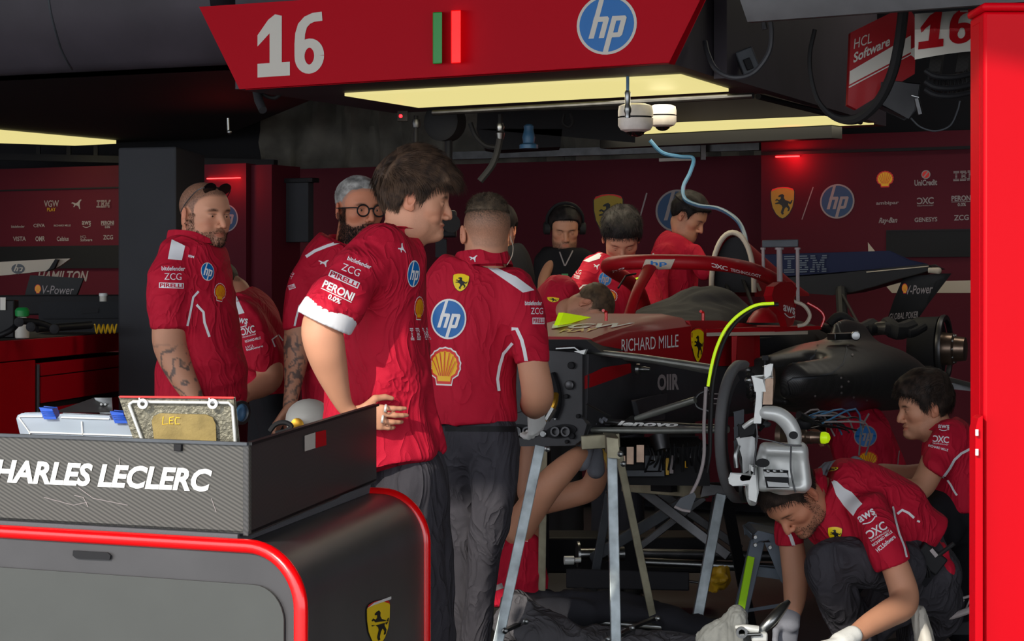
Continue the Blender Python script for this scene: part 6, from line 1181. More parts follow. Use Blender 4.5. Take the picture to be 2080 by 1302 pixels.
for (x, y, r) in ((783, 829, .0098), (777, 851, .0098)):
    m = MB(); m.lathe(P(x, y, 5.765)-V((.003, 0, 0)), (1, 0, -.15), [(0, r*1.02), (.001, r*1.12), (.005, r*1.12), (.006, r*1.02)], 'alu', 18, cap=False); m.build('ring', drv)

# ---------------- mechanic with his back to the camera
D = 7.1; loc = (P(960, 0, D).x, D, 0)
H = Head(P(989, 476, D), (-.12, 1, -.06), (0.02, 0, 1), .97, [P(988, 520, D), P(982, 560, D)], .060, h=.003, scalp=(66, 57, 48), scalp_k=.95, face=0, eyes=True, scalp_fade=(-.05, .12))
b = MB(); H.put(b); cols = [(0, H.col)]
o = len(b.v); cols.append((o, skin_limb(b, S5([(1078, 715, 7.0, 31), (1086, 760, 7.0, 32), (1092, 800, 7.02, 33), (1088, 818, 7.1, 31), (1082, 822, 7.25, 26), (1086, 832, 7.36, 20)]), .006)))
mec = body_object(b, cols, loc, 'person with cropped hair seen from behind, large blue and shell emblems on red back')
hair(H, mec, 'hair_buzz', lambda x, y, z: .001+.013*max(0, min(1, (z-.07)/.04)), 9000, lambda b: .005+.012*max(0, min(1, (b.z-.05)/.05)), lambda p: V((p.x*3, -.2, -.8+1.2*(p.z > .08))), .9, .0006, lump=.002, line=lambda x, y: max(float(Head.line(y)), .062))
garment(mec, 'polo_shirt', [([(978, 538, D, 46, .07), (972, 560, D, 88, .10), (970, 590, D, 108, .12), (966, 650, D, 100, .13), (960, 720, D, 89, .13), (958, 790, D, 88, .13), (962, 850, D, 88, .14), (962, 900, D, 88, .14)], .03, [cutn(960, 858, D, .03, 1)]),
    ([(1040, 588, 7.05, 40), (1062, 630, 7.02, 42), (1076, 690, 7.0, 39), (1082, 740, 7.0, 35), (1084, 770, 7.0, 34)], .04, [cutn(1080, 737, 7.0, .05, 1)]), ([(905, 588, 7.1, 38), (885, 640, 7.2, 38), (880, 720, 7.3, 34)], .04, [cutn(880, 700, 7.3, 0, 1)])], 'shirt', .007, (.006, 6), 11, marks=[
    M_(shield(), 936, 574, 34, 38, 6), M_(hp(), 912, 648, 71, 82, 3), M_(shell(), 904, 744, 66, 78, 2), pg([(990, 545), (1004, 543), (1048, 562), (1085, 590), (1062, 595), (1030, 572)]),
    ln([(1040, 668), (1050, 668), (1060, 690), (1066, 715), (1070, 738)], 7), ln([(1042, 697), (1022, 718), (1014, 745), (1010, 770), (1013, 794)], 6), M_(tx('bitdefender', SW), 1083, 616, 34, 9, 0), M_(tx('ZCG', SW, bold=0), 1090, 632, 24, 13, 0), M_(pirelli(SW), 1093, 652, 24, 13, 0)])
b = MB(); collar(b, P(980, 541, D), V((-.05, 0, 1)), .074, .04, 'shirt', (0, 1, 0), 20, .01, .012, .045, .07)
bv = bvh_of(b); mark(b, bv, puma(SW), (961, 525), (17, 2), (2, -14), step=5); b.build('collar', mec, angle=80)
legs(mec, [[(965, 868, D, 72, .11), (1000, 905, D-.02, 52, .12), (1005, 1000, D-.05, 46, .09), (985, 1120, D-.05, 34, .08), (965, 1300, D-.03, 30, .065), (958, 1470, D-.02, 30, .065)],
           [(965, 868, D, 72, .11), (930, 915, D+.05, 50, .12), (945, 1010, D+.1, 46, .09), (940, 1140, D+.1, 38, .08), (938, 1300, D+.1, 34, .065), (936, 1460, D+.1, 33, .065)]], 'trousers', .009, marks=[pg([(905, 866), (1046, 866), (1046, 878), (905, 876)], 'near_black')])
for x, dd in ((958, 7.08), (936, 7.2)): shoe(mec, (P(x, 0, dd).x, dd, 0), (-.1, 1, 0))
S = Solid(); hand(S, P(1086, 832, 7.36), (.1, .6, -.75), (-.6, .5, .2), 1, .5, 1.05, k=.01, fr=1.15); v, f = S.mesh(.004); mb_from(v, f, 'glove_white').build('glove', mec)
m = MB(); m.tube([P(1036, 480, 7.0), P(1042, 500, 7.02), (P(1040, 520, 7.04)), P(1030, 538, 7.02)], .0015, 'cream', 6, 4); m.build('earpiece_wire', mec)
m = MB(); m.tube([P(1100, 862, 7.5), P(1110, 846, 7.5), P(1124, 820, 7.5), P(1130, 800, 7.52)], [.006, .012, .014, .01], 'brass', 10, 3); m.tube([P(1108, 852, 7.49), P(1122, 828, 7.49)], .016, 'steel', 10); tag(m.build('brass_fitting'), 'gold and silver fitting held in the white glove by the front bulkhead', 'fitting')

# ---------------- man in black standing behind the mechanic
D = 10.6; loc = (P(1040, 0, D).x, D, 0)
H = Head(P(1012, 468, D), (.3, 1, -.1), (0, 0, 1), 1.0, [P(1014, 500, D)], .058, h=.006); b = MB(); H.put(b); cols = [(0, H.col)]
bs = body_object(b, cols, loc, 'person in dark jacket mostly hidden behind the cropped hair mechanic')
hair(H, bs, 'hair_black', lambda x, y, z: .02, 300, .02)
garment(bs, 'jacket', [([(1014, 512, D, 30, .08), (1022, 530, D, 50, .12), (1030, 580, D, 54, .14), (1030, 700, D, 50, .15)], .04)], 'black_cloth', .014, (.01, 6), 131)
legs(bs, [[(1030, 690, D, 48, .13), (1014, 820, D, 30, .09), (1012, 1180, D, 26, .07)], [(1030, 690, D, 48, .13), (1048, 820, D, 30, .09), (1050, 1180, D, 26, .07)]], 'black_cloth', .018)
g = thing('camera_rig', P(905, 480, 10), 'black camera rig standing between the driver and the cropped hair mechanic', 'camera'); g.location.z = 0
m = MB(); m.box(P(905, 455, 10), (.10, .16, .12), 'near_black'); m.build('camera_body', g, bevel=.008)
m = MB(); m.lathe(P(905, 455, 9.92), (.3, -1, 0), [(0, .035), (.08, .038), (.1, .042)], 'rubber', 20); m.build('lens', g)
m = MB(); m.box(P(896, 505, 10), (.05, .06, .08), 'near_black'); m.tube([P(900, 485, 10), P(898, 1220, 10)], .018, 'near_black', 10); m.build('post', g)

# ---------------- tattooed man with sunglasses on his head
D = 7.6; loc = (P(400, 0, D).x, D, 0)
H = Head(P(415, 438, D), (.73, -.68, -.04), (0, 0, 1), .97, [P(408, 470, D), P(402, 505, D), P(398, 540, D)], .062, stub=.22, beard=.35, smile=1.3, h=.0028, bcol=(44, 34, 30), scalp=(56, 46, 42), scalp_k=.75, lids=.35, jaw=1.05)
b = MB(); H.put(b, (.1, 1, -.1)); cols = [(0, H.col)]
tat = lambda y0: (lambda v: np.clip((y0-v[:, 2])/.03, 0, 1))
o = len(b.v); cols.append((o, skin_limb(b, S5([(345, 645, 7.42, 35), (344, 690, 7.42, 35), (352, 722, 7.42, 33), (368, 760, 7.4, 28), (388, 797, 7.38, 22), (402, 826, 7.36, 17), (410, 845, 7.36, 16)]), .006, .92, (24, tat(P(0, 695, 7.4).z)))))
o = len(b.v); cols.append((o, skin_limb(b, None, .004, .92, extra=lambda S: hand(S, P(410, 846, 7.36), (.3, -.05, -1), (1, 0, 0), 1, .4, 1))))
tm = body_object(b, cols, loc, 'person with sunglasses on shaved head, tattooed forearm and red shirt over a round belly')
hair(H, tm, 'hair_dark', lambda x, y, z: .0012, 5000, .004, lambda p: V((0, -.2, -1)), .8, .0003, lump=0, cap=False)
beard(H, tm, 'hair_dark', 3200, .008, thr=.35)
garment(tm, 'polo_shirt', [([(405, 492, D, 36, .08), (398, 520, D, 60, .15), (398, 560, D, 70, .18), (402, 620, D, 76, .19), (407, 680, D, 83, .19), (410, 740, D, 91, .19), (407, 790, D, 93, .18), (402, 830, D, 88, .18), (400, 880, D, 80, .17)], .03, [cutn(400, 840, D, .15, 1)]),
    ([(356, 522, 7.5, 36), (345, 560, 7.44, 42), (342, 610, 7.42, 41), (346, 660, 7.42, 40), (347, 700, 7.42, 38)], .04, [cutn(347, 665, 7.42, .03, 1)])], 'shirt', .008, (.007, 6), 21, stretch=(.35, .5, 1.6), marks=[
    pg([(349, 487), (376, 500), (369, 529), (341, 527)]), M_(tx('bitdefender', SW), 352, 546, 47, 9, 1), M_(tx('ZCG', SW, bold=0), 351, 562, 34, 13, 1), M_(pirelli(SW), 348, 580, 49, 11, 2), M_(hp(), 421, 552, 27, 37, 14, -6), M_(shell(), 446, 594, 24, 38, 12, -5),
    ln([(403, 592), (392, 604), (388, 625), (384, 645), (380, 662)], 4.5), ln([(399, 619), (413, 634), (415, 655), (425, 684)], 5), M_(tx('IBM', SW), 388, 521, 12, 5, 12)])
b = MB(); collar(b, P(400, 500, D), V((-.22, .1, 1)), .072, .045, 'shirt', (.86, -.5, 0), 24, .008, .03, .034, .08); b.build('collar', tm, angle=80)
legs(tm, [[(400, 870, D, 66, .13), (385, 950, D-.05, 55, .12), (380, 1100, D-.05, 45, .1), (375, 1400, D-.05, 38, .07)], [(400, 870, D, 66, .13), (415, 950, D+.08, 55, .12), (420, 1100, D+.1, 45, .1), (425, 1400, D+.1, 38, .07)]], 'trousers_dark', .012)
for x, dd in ((375, 7.55), (425, 7.7)): shoe(tm, (P(x, 0, dd).x, dd, 0), (1, -.3, 0))
g = thing('sunglasses', H.c, 'black sunglasses pushed up on the shaved head of the tattooed man', 'sunglasses'); 
m = MB(); W = lambda x, y, z: H.c+H.M@(V((x, y, z))*H.z)
for q in (-1, 1):
    b2 = MB(); pts = [W(q*.034+.027*math.cos(a)*(1), .066+.012*math.sin(a), .098+.019*math.sin(a)) for a in [2*math.pi*i/20 for i in range(20)]]; b2.prism(pts, H.M@V((0, .004, -.002)), 'glass_dark'); b2.build('lens', g)
m.tube([W(-.01, .07, .1), W(.01, .07, .1)], .002, 'near_black'); m.build('bridge', g)
for q in (-1, 1):
    m = MB(); m.tube([W(q*.062, .064, .099), W(q*.076, .045, .085), W(q*.083, .0, .045), W(q*.084, -.03, .01)], .0018, 'steel_dark', 8, 4); m.build('temple', g)

# ---------------- bearded man with black glasses
D = 7.9; loc = (P(690, 0, D).x, D, 0)
H = Head(P(729, 427, D), (.50, -.86, -.03), (0, 0, 1), .97, [P(722, 470, D), P(712, 520, D)], .060, stub=.35, beard=.9, smile=0, h=.003, bcol=(26, 22, 22), scalp=(120, 116, 112), scalp_k=.4, skin=SKIN*np.array([.95, .78, .72]))
b = MB(); H.put(b); cols = [(0, H.col)]
o = len(b.v); cols.append((o, skin_limb(b, S5([(608, 650, 7.78, 29), (604, 700, 7.78, 28), (600, 745, 7.76, 23), (594, 790, 7.72, 17), (588, 826, 7.7, 14)]), .006, .85, (26, tat(P(0, 672, 7.7).z)))))
o = len(b.v); cols.append((o, skin_limb(b, None, .004, .85, extra=lambda S: hand(S, P(588, 828, 7.7), (-.55, -.2, -.8), (.6, -.2, -.5), -1, .45, 1))))
bm_ = body_object(b, cols, loc, 'person with grey hair, dark beard and round black glasses standing behind the driver')
hair(H, bm_, 'hair_grey', lambda x, y, z: .003+.008*max(0, min(1, (z-.04)/.05)), 4500, .010, lambda p: V((p.x*2, -.5, -.6)), .6, .0007)
beard(H, bm_, 'hair_black', 5000, .014, thr=.3)
garment(bm_, 'polo_shirt', [([(708, 505, D, 40, .08), (694, 530, D, 72, .13), (690, 570, D, 82, .14), (692, 640, D, 80, .15), (694, 740, D, 80, .15), (696, 860, D, 80, .16)], .03, [cutn(696, 850, D, 0, 1)]),
    ([(648, 528, 7.85, 30), (624, 575, 7.8, 35), (612, 630, 7.78, 35), (608, 670, 7.78, 34), (608, 700, 7.78, 34)], .04, [cutn(608, 668, 7.78, .06, 1)])], 'shirt', .009, (.006, 6), 31, marks=[
    ln([(622, 522), (640, 510), (665, 500), (690, 492)], 6), M_(puma(SW), 657, 534, 22, 15, 10), M_(tx('ZCG', SW, bold=0), 592, 560, 14, 8, -60), M_(pirelli(SW), 593, 583, 14, 9, -20), ln([(626, 606), (608, 622), (602, 645), (597, 668)], 4)])
b = MB(); collar(b, P(712, 510, D), V((0, 0, 1)), .072, .04, 'shirt', (.5, -.86, 0), 24, .006, .02, .03); b.build('collar', bm_, angle=80)
legs(bm_, [[(696, 880, D, 66, .13), (670, 950, D, 50, .11), (665, 1100, D, 42, .1), (660, 1360, D, 36, .07)], [(696, 880, D, 66, .13), (720, 950, D, 50, .11), (725, 1100, D, 42, .1), (730, 1360, D, 36, .07)]], 'trousers_dark', .012)
for x in (660, 730): shoe(bm_, (P(x, 0, D).x, D, 0), (.3, -1, 0))
g = thing('glasses', H.c, 'round thick-rimmed black glasses on the grey haired bearded man', 'glasses'); W = lambda x, y, z, H=H: H.c+H.M@(V((x, y, z))*H.z)
for q in (-1, 1):
    m = MB(); n = 24; ring = [W(q*.033+.024*math.cos(2*math.pi*i/n), .103, .0-.002+.021*math.sin(2*math.pi*i/n)) for i in range(n+1)]; m.tube(ring, .0028, 'near_black', 8, cap=False); m.build('rim', g)
    m = MB(); m.tube([W(q*.057, .102, .008), W(q*.075, .085, .008), W(q*.088, .02, .006), W(q*.086, -.01, .006)], .0024, 'near_black', 8, 3); m.build('temple', g)
m = MB(); m.tube([W(-.01, .105, .004), W(0, .108, .007), W(.01, .105, .004)], .0026, 'near_black', 8, 3); m.build('bridge', g)

# ---------------- man bent over behind the tattooed man
D = 8.5; loc = (P(540, 0, D).x, D, 0)
H = Head(P(452, 590, D+.1), (-.5, -.2, -.85), (-.8, 0, .5), .97, [P(475, 612, D+.1)], .058, h=.005, scalp=(50, 40, 34))
b = MB(); H.put(b); cols = [(0, H.col)]
o = len(b.v); cols.append((o, skin_limb(b, S5([(478, 615, 8.58, 22), (510, 670, 8.4, 24), (540, 725, 8.3, 28), (548, 765, 8.28, 27), (532, 785, 8.24, 22), (508, 797, 8.2, 17), (496, 806, 8.18, 14)]), .006, .9)))
o = len(b.v); cols.append((o, skin_limb(b, None, .0045, .9, extra=lambda S: hand(S, P(497, 805, 8.18), (-.6, -.1, -.7), (-.5, 0, .5), 1, .5, 1))))
bt = body_object(b, cols, loc, 'person bent forward in a red shirt behind the tattooed man, only back and arm showing')
hair(H, bt, 'hair_dark', lambda x, y, z: .006, 200, .01)
garment(bt, 'polo_shirt', [([(470, 612, D, 42, .14), (500, 650, D, 66, .17), (520, 700, D, 62, .17), (545, 770, D, 50, .16), (560, 830, D, 46, .15)], .04, [cutn(560, 800, D, .1, 1)]),
    ([(500, 650, 8.35, 45), (525, 700, 8.3, 42), (540, 750, 8.3, 38), (545, 780, 8.3, 36)], .04, [cutn(534, 757, 8.3, -.3, .95)])], 'shirt', .009, (.008, 6), 41, marks=[
    pg([(471, 597), (481, 603), (497, 636), (481, 640)]), M_(aws(SW), 490, 656, 26, 20, 8), M_(dxc(SW), 505, 674, 28, 20, -14), M_(tx('RICHARD MILLE', SW), 514, 690, 32, 5, -14), M_(hcl(SW), 517, 704, 34, 10, -14), ln([(558, 705), (552, 690), (565, 680), (574, 692)], 3)])
legs(bt, [[(556, 790, D, 44, .14), (570, 900, D, 40, .1), (572, 1340, D, 34, .07)], [(556, 790, D+.05, 44, .14), (545, 900, D+.15, 40, .1), (540, 1340, D+.2, 34, .07)]], 'black_cloth', .014)
for x in (572, 540): shoe(bt, (P(x, 0, D).x, D, 0), (-1, -.1, 0))

# ---------------- man in black with a lanyard
D = 12.4; loc = (P(1147, 0, D).x, D, 0)
H = Head(P(1147, 462, D), (.05, -.9, -.42), (0, 0, 1), 1.0, [P(1147, 500, D)], .058, h=.004, stub=.5, beard=.5, lids=.8, scalp=(20, 20, 20))
b = MB(); H.put(b); cols = [(0, H.col)]
o = len(b.v); cols.append((o, skin_limb(b, S5([(1147, 508, 12.4, 16), (1112, 545, 12.3, 12), (1100, 595, 12.2, 11), (1116, 602, 12.1, 10)]), .006, .8, extra=lambda S: hand(S, P(1118, 602, 12.1), (.6, -.3, -.1), (0, -.2, -1), 1, .5, 1))))
bk = body_object(b, cols, loc, 'person in black jacket with lanyard and headset looking down by the back wall')
hair(H, bk, 'hair_black', lambda x, y, z: .016, 1200, .02, lump=.004)
garment(bk, 'jacket', [([(1147, 505, D, 26, .08), (1146, 525, D, 48, .12), (1145, 560, D, 56, .14), (1142, 640, D, 54, .15), (1142, 720, D, 50, .15)], .04), ([(1108, 530, D-.05, 20), (1098, 575, D-.1, 20), (1100, 610, D-.2, 17), (1112, 606, 12.15, 14)], .03), ([(1188, 530, D-.05, 20), (1196, 575, D-.1, 20), (1190, 620, D-.2, 17)], .03)], 'black_cloth', .012, (.01, 6), 51, marks=[ln([(1131, 492), (1138, 515), (1147, 540)], 2.5, 'print_grey'), ln([(1172, 484), (1162, 512), (1148, 540)], 2.5, 'print_grey'), pg([(1141, 556), (1154, 556), (1154, 576), (1141, 576)], 'green')])
legs(bk, [[(1142, 690, D, 46, .13), (1128, 800, D, 26, .09), (1126, 1080, D, 22, .07)], [(1142, 690, D, 46, .13), (1160, 800, D, 26, .09), (1162, 1080, D, 22, .07)]], 'black_cloth', .016)
g = thing('headset', H.c, 'black over-ear headset worn by the man in black', 'headset'); W = lambda x, y, z, H=H: H.c+H.M@(V((x, y, z))*H.z)
m = MB(); m.tube([W(-.1, 0, .0), W(-.1, 0, .07), W(-.06, 0, .13), W(0, 0, .15), W(.06, 0, .13), W(.1, 0, .07), W(.1, 0, 0)], .009, 'near_black', 8, 3); m.build('band', g)
for q in (-1, 1): m = MB(); m.lathe(W(q*.085, 0, -.005), H.M@V((q, 0, 0)), [(0, .036), (.03, .036), (.036, .025)], 'rubber', 20); m.build('ear_cup', g)

# ---------------- man leaning over the cockpit
D = 10.25; loc = (P(1250, 0, D).x, D, 0)
H = Head(P(1262, 483, D-.1), (.02, -.78, -.62), (0, -.3, 1), 1.0, [P(1262, 520, D), P(1262, 545, D+.05)], .058, h=.0035, stub=.12, lids=.9)
b = MB(); H.put(b, (0, 1, -.6)); cols = [(0, H.col)]
lean = body_object(b, cols, loc, 'person with thick dark hair leaning over the cockpit, shell emblem on chest')
hair(H, lean, 'hair_black', lambda x, y, z: .012+.02*max(0, min(1, (z-.03)/.06)), 3000, .025, dflow, .35, .001, lump=.008, line=dline)
garment(lean, 'polo_shirt', [([(1262, 530, D, 30, .08), (1255, 548, D, 56, .12), (1250, 580, D-.02, 66, .15), (1250, 640, D, 62, .16), (1250, 720, D+.1, 56, .16)], .04), ([(1203, 548, D-.05, 26), (1180, 590, D-.15, 27), (1163, 625, D-.25, 26), (1150, 655, D-.3, 24)], .04, [cutn(1150, 650, D-.3, -.4, .9)]), ([(1300, 548, D-.05, 26), (1318, 590, D-.1, 26), (1330, 640, D-.2, 24)], .04)], 'shirt', .009, (.007, 6), 61, marks=[
    pg([(1185, 530), (1215, 515), (1224, 514), (1218, 526), (1196, 533)]), ln([(1285, 517), (1308, 528)], 4), M_(hp('print_grey'), 1229, 567, 27, 29), M_(shell(), 1237, 603, 34, 30), M_(puma(SW), 1211, 541, 13, 12, 20), M_(tx('ZCG', SW, bold=0), 1173, 552, 16, 9, 15), M_(pirelli(SW), 1169, 562, 17, 7, 15), ln([(1197, 579), (1184, 580), (1176, 588)], 3)])
legs(lean, [[(1250, 700, D+.1, 54, .15), (1232, 850, D+.1, 32, .1), (1228, 1200, D+.1, 28, .07)], [(1250, 700, D+.1, 54, .15), (1275, 850, D+.1, 32, .1), (1280, 1200, D+.1, 28, .07)]], 'trousers_dark', .016)
for x in (1228, 1280): shoe(lean, (P(x, 0, D+.1).x, D+.1, 0), (0, -1, 0))

# ---------------- dim man behind the cockpit
D = 12.3; loc = (P(1375, 0, D).x, D, 0)
H = Head(P(1398, 440, D), (.72, -.35, -.5), (0, 0, 1), 1.0, [P(1390, 478, D)], .058, h=.0045, stub=.2, lids=.8)
b = MB(); H.put(b); cols = [(0, H.col)]
dm = body_object(b, cols, loc, 'person in shadow beyond the cockpit, dark hair, looking down to the right')
hair(H, dm, 'hair_black', lambda x, y, z: .018+.01*(z > .06), 1500, .025, lump=.006)
garment(dm, 'polo_shirt', [([(1386, 485, D, 24, .08), (1374, 505, D, 42, .14), (1368, 550, D, 50, .16), (1368, 640, D, 46, .16), (1368, 720, D, 44, .15)], .04), ([(1345, 515, D-.15, 20), (1336, 560, D-.2, 20), (1345, 620, D-.25, 17)], .04), ([(1410, 515, D-.15, 18), (1430, 550, D-.2, 18)], .04)], 'shirt', .012, (.008, 6), 71, marks=[ln([(1328, 515), (1322, 530), (1318, 545)], 3)])
legs(dm, [[(1368, 700, D, 42, .14), (1355, 800, D, 26, .09), (1353, 1080, D, 22, .07)], [(1368, 700, D, 42, .14), (1385, 800, D, 26, .09), (1388, 1080, D, 22, .07)]], 'black_cloth', .018)

# ---------------- man bent down beside the nose, only back of the head and shoulder
D = 9.2; loc = (P(1110, 0, D).x, D, 0)
H = Head(P(1196, 625, D), (.25, -.25, -.93), (.92, -.1, .3), .88, [P(1172, 628, D+.02), P(1155, 632, D+.05)], .056, h=.0035, stub=.3, scalp=(66, 54, 42), scalp_k=.6)
b = MB(); H.put(b); cols = [(0, H.col)]
nd = body_object(b, cols, loc, 'person stooping beside the car nose, head down, showing an ear and sandy cropped hair')
hair(H, nd, 'hair_sandy', lambda x, y, z: .006+.004*(z > .05), 3000, .010, lambda p: V((0, -.3, -1)), .7, .0007, lump=.002)
garment(nd, 'polo_shirt', [([(1163, 630, D+.05, 24, .09), (1148, 632, D+.1, 34, .15), (1125, 640, D+.15, 44, .17), (1098, 690, D+.25, 48, .17), (1080, 780, D+.3, 50, .16)], .04)], 'shirt', .009, (.007, 6), 81, marks=[M_(shield(), 1124, 609, 26, 11, 5)])
legs(nd, [[(1080, 770, D+.3, 48, .15), (1085, 900, D+.3, 34, .1), (1080, 1280, D+.3, 30, .07)], [(1080, 770, D+.4, 48, .15), (1060, 900, D+.45, 34, .1), (1055, 1270, D+.5, 30, .07)]], 'trousers_dark', .018)

# ---------------- mechanic lying under the nose
D = 8.25; loc = (P(1050, 0, D).x, D, 0)
b = MB(); cols = []
H = Head(P(1062, 1010, D+.15), (.3, .5, .9), (-.8, -.3, .4), 1.0, [P(1064, 1045, D+.1), P(1064, 1080, D+.05)], .058, h=.005); H.put(b); cols.append((0, H.col))
o = len(b.v); cols.append((o, skin_limb(b, S5([(1052, 1075, 8.1, 33), (1078, 1035, 8.05, 32), (1110, 990, 8.0, 30), (1140, 958, 8.0, 27), (1170, 930, 8.02, 21), (1186, 918, 8.04, 17)]), .007)))
o = len(b.v); cols.append((o, skin_limb(b, S5([(1100, 1020, 8.22, 26), (1150, 1008, 8.24, 26), (1192, 996, 8.24, 25), (1208, 978, 8.22, 24), (1212, 950, 8.2, 20), (1208, 930, 8.18, 16)]), .007, .97)))
o = len(b.v); cols.append((o, skin_limb(b, S5([(1078, 1000, 8.3, 28), (1080, 950, 8.3, 27), (1082, 905, 8.3, 24)]), .008, .75)))
ly = body_object(b, cols, loc, 'person lying under the nose with bare arms and grey gloves reaching up')
hair(H, ly, 'hair_dark', lambda x, y, z: .008, 300, .012)
garment(ly, 'polo_shirt', [([(1060, 1080, D-.05, 36, .13), (1055, 1120, D-.05, 52, .15), (1050, 1170, D-.05, 58, .15), (1048, 1215, D-.05, 62, .14), (1040, 1260, D-.05, 60, .13)], .04, [cutn(1048, 1228, D, -.25, 1)])], 'shirt', .008, (.012, 7), 91, marks=[
    ln([(1026, 1095), (1012, 1140), (1000, 1180)], 4), pg([(987, 1196), (1020, 1184), (1024, 1194), (992, 1206)], 'print_grey'), M_(shell(), 1070, 1087, 12, 26, 5)])
legs(ly, [[(1040, 1235, D-.1, 50, .13), (1110, 1245, D-.15, 42, .13), (1200, 1235, D-.1, 36, .11), (1290, 1245, D-.1, 32, .09), (1380, 1268, D-.15, 26, .08), (1460, 1284, D-.2, 22, .07)]], 'trousers_dark', .011, fold=(.012, 8))
legs(ly, [[(1030, 1250, D-.4, 48, .12), (1080, 1275, D-.45, 40, .12), (1180, 1300, D-.5, 32, .1), (1300, 1312, D-.5, 30, .09), (1420, 1318, D-.5, 26, .08)]], 'trousers_grey', .011, fold=(.012, 8), name='trousers')
for (px, py, dd, d_, n_, sd) in ((1186, 918, 8.04, (.25, .2, .9), (.6, -.6, 0), 1), (1208, 932, 8.18, (-.1, .2, 1), (-.6, -.6, 0), -1)):
    S = Solid(); hand(S, P(px, py, dd), d_, n_, sd, .6, 1.05, k=.01, fr=1.2); S.limb([(*(P(px, py, dd)-V(d_)*.04), .034, .034), (*(P(px, py, dd)+V(d_)*.02), .034, .03)], .01)
    v, f = S.mesh(.005); mb_from(v, f, 'glove_grey').build('glove', ly)

# ---------------- mechanic crouching in front of the brake
D = 7.6; loc = (P(1800, 0, D).x, D, 0)
H = Head(P(1612, 1010, D-.1), (-.42, -.42, -.80), (-.62, -.30, .60), 1.06, [P(1652, 1010, D), P(1680, 1012, D+.03)], .060, h=.0028, stub=.30, beard=.2, lids=.8, bcol=(70, 50, 40), skin=SKIN*np.array([.95, .84, .80]))
b = MB(); H.put(b, (0, 1, -.5)); cols = [(0, H.col)]
o = len(b.v); cols.append((o, skin_limb(b, S5([(1806, 1120, 7.36, 28), (1824, 1165, 7.34, 29), (1836, 1205, 7.32, 30), (1832, 1230, 7.28, 30), (1806, 1246, 7.22, 28), (1768, 1268, 7.14, 24), (1738, 1288, 7.08, 19), (1722, 1298, 7.05, 17)]), .005, 1.02)))
o = len(b.v); cols.append((o, skin_limb(b, S5([(1606, 1095, 7.72, 25), (1612, 1140, 7.70, 26), (1616, 1180, 7.68, 26), (1614, 1220, 7.65, 22), (1609, 1252, 7.63, 16), (1607, 1262, 7.62, 15)]), .005, .85)))
cr = body_object(b, cols, loc, 'person crouching at the lower right, head down under the silver brake, one white glove')
hair(H, cr, 'hair_dark', lambda x, y, z: .008+.012*max(0, min(1, (z-.03)/.06)), 4000, .026, dflow, .35, .0009, lump=.006, line=lambda x, y: dline(x, y)+.006)
beard(H, cr, 'hair_dark', 1500, .005, thr=.4)
garment(cr, 'polo_shirt', [([(1672, 1008, D, 50, .09), (1700, 1020, D, 66, .15), (1745, 1040, D, 74, .18), (1800, 1072, D+.02, 68, .18), (1850, 1108, D+.05, 52, .16), (1885, 1145, D+.08, 44, .15), (1910, 1180, D+.1, 40, .14)], .03, [cutn(1888, 1128, D, .8, .5)], (0, 1, 0)), ([(1652, 1046, D, 22, .10), (1692, 1070, D, 34, .14), (1745, 1088, D, 34, .15), (1800, 1100, D, 34, .15)], .05),
    ([(1765, 1048, 7.46, 46), (1788, 1085, 7.40, 44), (1806, 1125, 7.36, 38), (1818, 1160, 7.34, 34)], .04, [cutn(1814, 1146, 7.35, .38, .92)]), ([(1650, 1050, 7.70, 34), (1618, 1062, 7.74, 34), (1604, 1090, 7.72, 32), (1608, 1125, 7.70, 30)], .03, [cutn(1608, 1108, 7.70, .1, 1)])], 'shirt', .007, (.009, 6), 101, stretch=(.5, .7, 1.1), marks=[
    pg([(1688, 973), (1700, 978), (1715, 992), (1730, 1000), (1752, 1024), (1742, 1034), (1734, 1048), (1715, 1028), (1698, 1005)]), M_(shield(), 1696, 1084, 30, 30, 4), M_(shield(), 1687, 953, 34, 10, 3), M_(aws(SW), 1763, 1052, 36, 24, -32), M_(dxc(SW), 1782, 1080, 42, 24, -32), M_(tx('RICHARD MILLE', SW), 1792, 1094, 48, 6, -37), M_(tx('HCLSoftware', SW), 1799, 1104, 46, 9, -40),
    ln([(1813, 1029), (1818, 1055), (1826, 1085), (1836, 1110), (1841, 1132)], 4), ln([(1822, 1044), (1832, 1036), (1845, 1042), (1856, 1052)], 5), ln([(1862, 1058), (1868, 1060)], 4), ln([(1598, 1076), (1606, 1090), (1612, 1108)], 7), M_(hp(), 1624, 1074, 24, 18, 12)])
b = MB(); collar(b, P(1664, 1008, D), V((-.9, 0, .25)), .075, .03, 'shirt', (-.3, -.4, -.8), 22, .006, .01, .02); b.build('collar', cr, angle=80)
legs(cr, [[(1895, 1155, 7.70, 50, .15), (1820, 1146, 7.55, 56, .12), (1732, 1140, 7.45, 50, .10), (1684, 1142, 7.40, 42, .09), (1680, 1176, 7.42, 42, .085), (1720, 1250, 7.55, 42, .08), (1760, 1360, 7.65, 38, .07)],
          [(1895, 1160, 7.70, 52, .15), (1850, 1190, 7.70, 60, .14), (1790, 1240, 7.75, 50, .1), (1720, 1320, 7.80, 44, .09)], [(1890, 1170, 7.72, 54, .15), (1905, 1230, 7.85, 50, .12), (1870, 1290, 7.95, 46, .1)]], 'trousers', .008, 7)
shoe(cr, (P(1765, 0, 7.60).x, 7.60, 0), (-1, -.2, 0)); shoe(cr, (P(1880, 0, 7.90).x, 7.90, 0), (-.6, .3, 0))
S = Solid(); hand(S, P(1716, 1302, 7.03), (-.9, -.25, -.12), (.1, -.3, -1), -1, .25, 1.05, k=.01, fr=1.15); S.limb([(*P(1732, 1290, 7.06), .033, .03), (*P(1708, 1303, 7.02), .036, .028)], .01); v, f = S.mesh(.004); mb_from(v, f, 'glove_white').build('glove', cr)
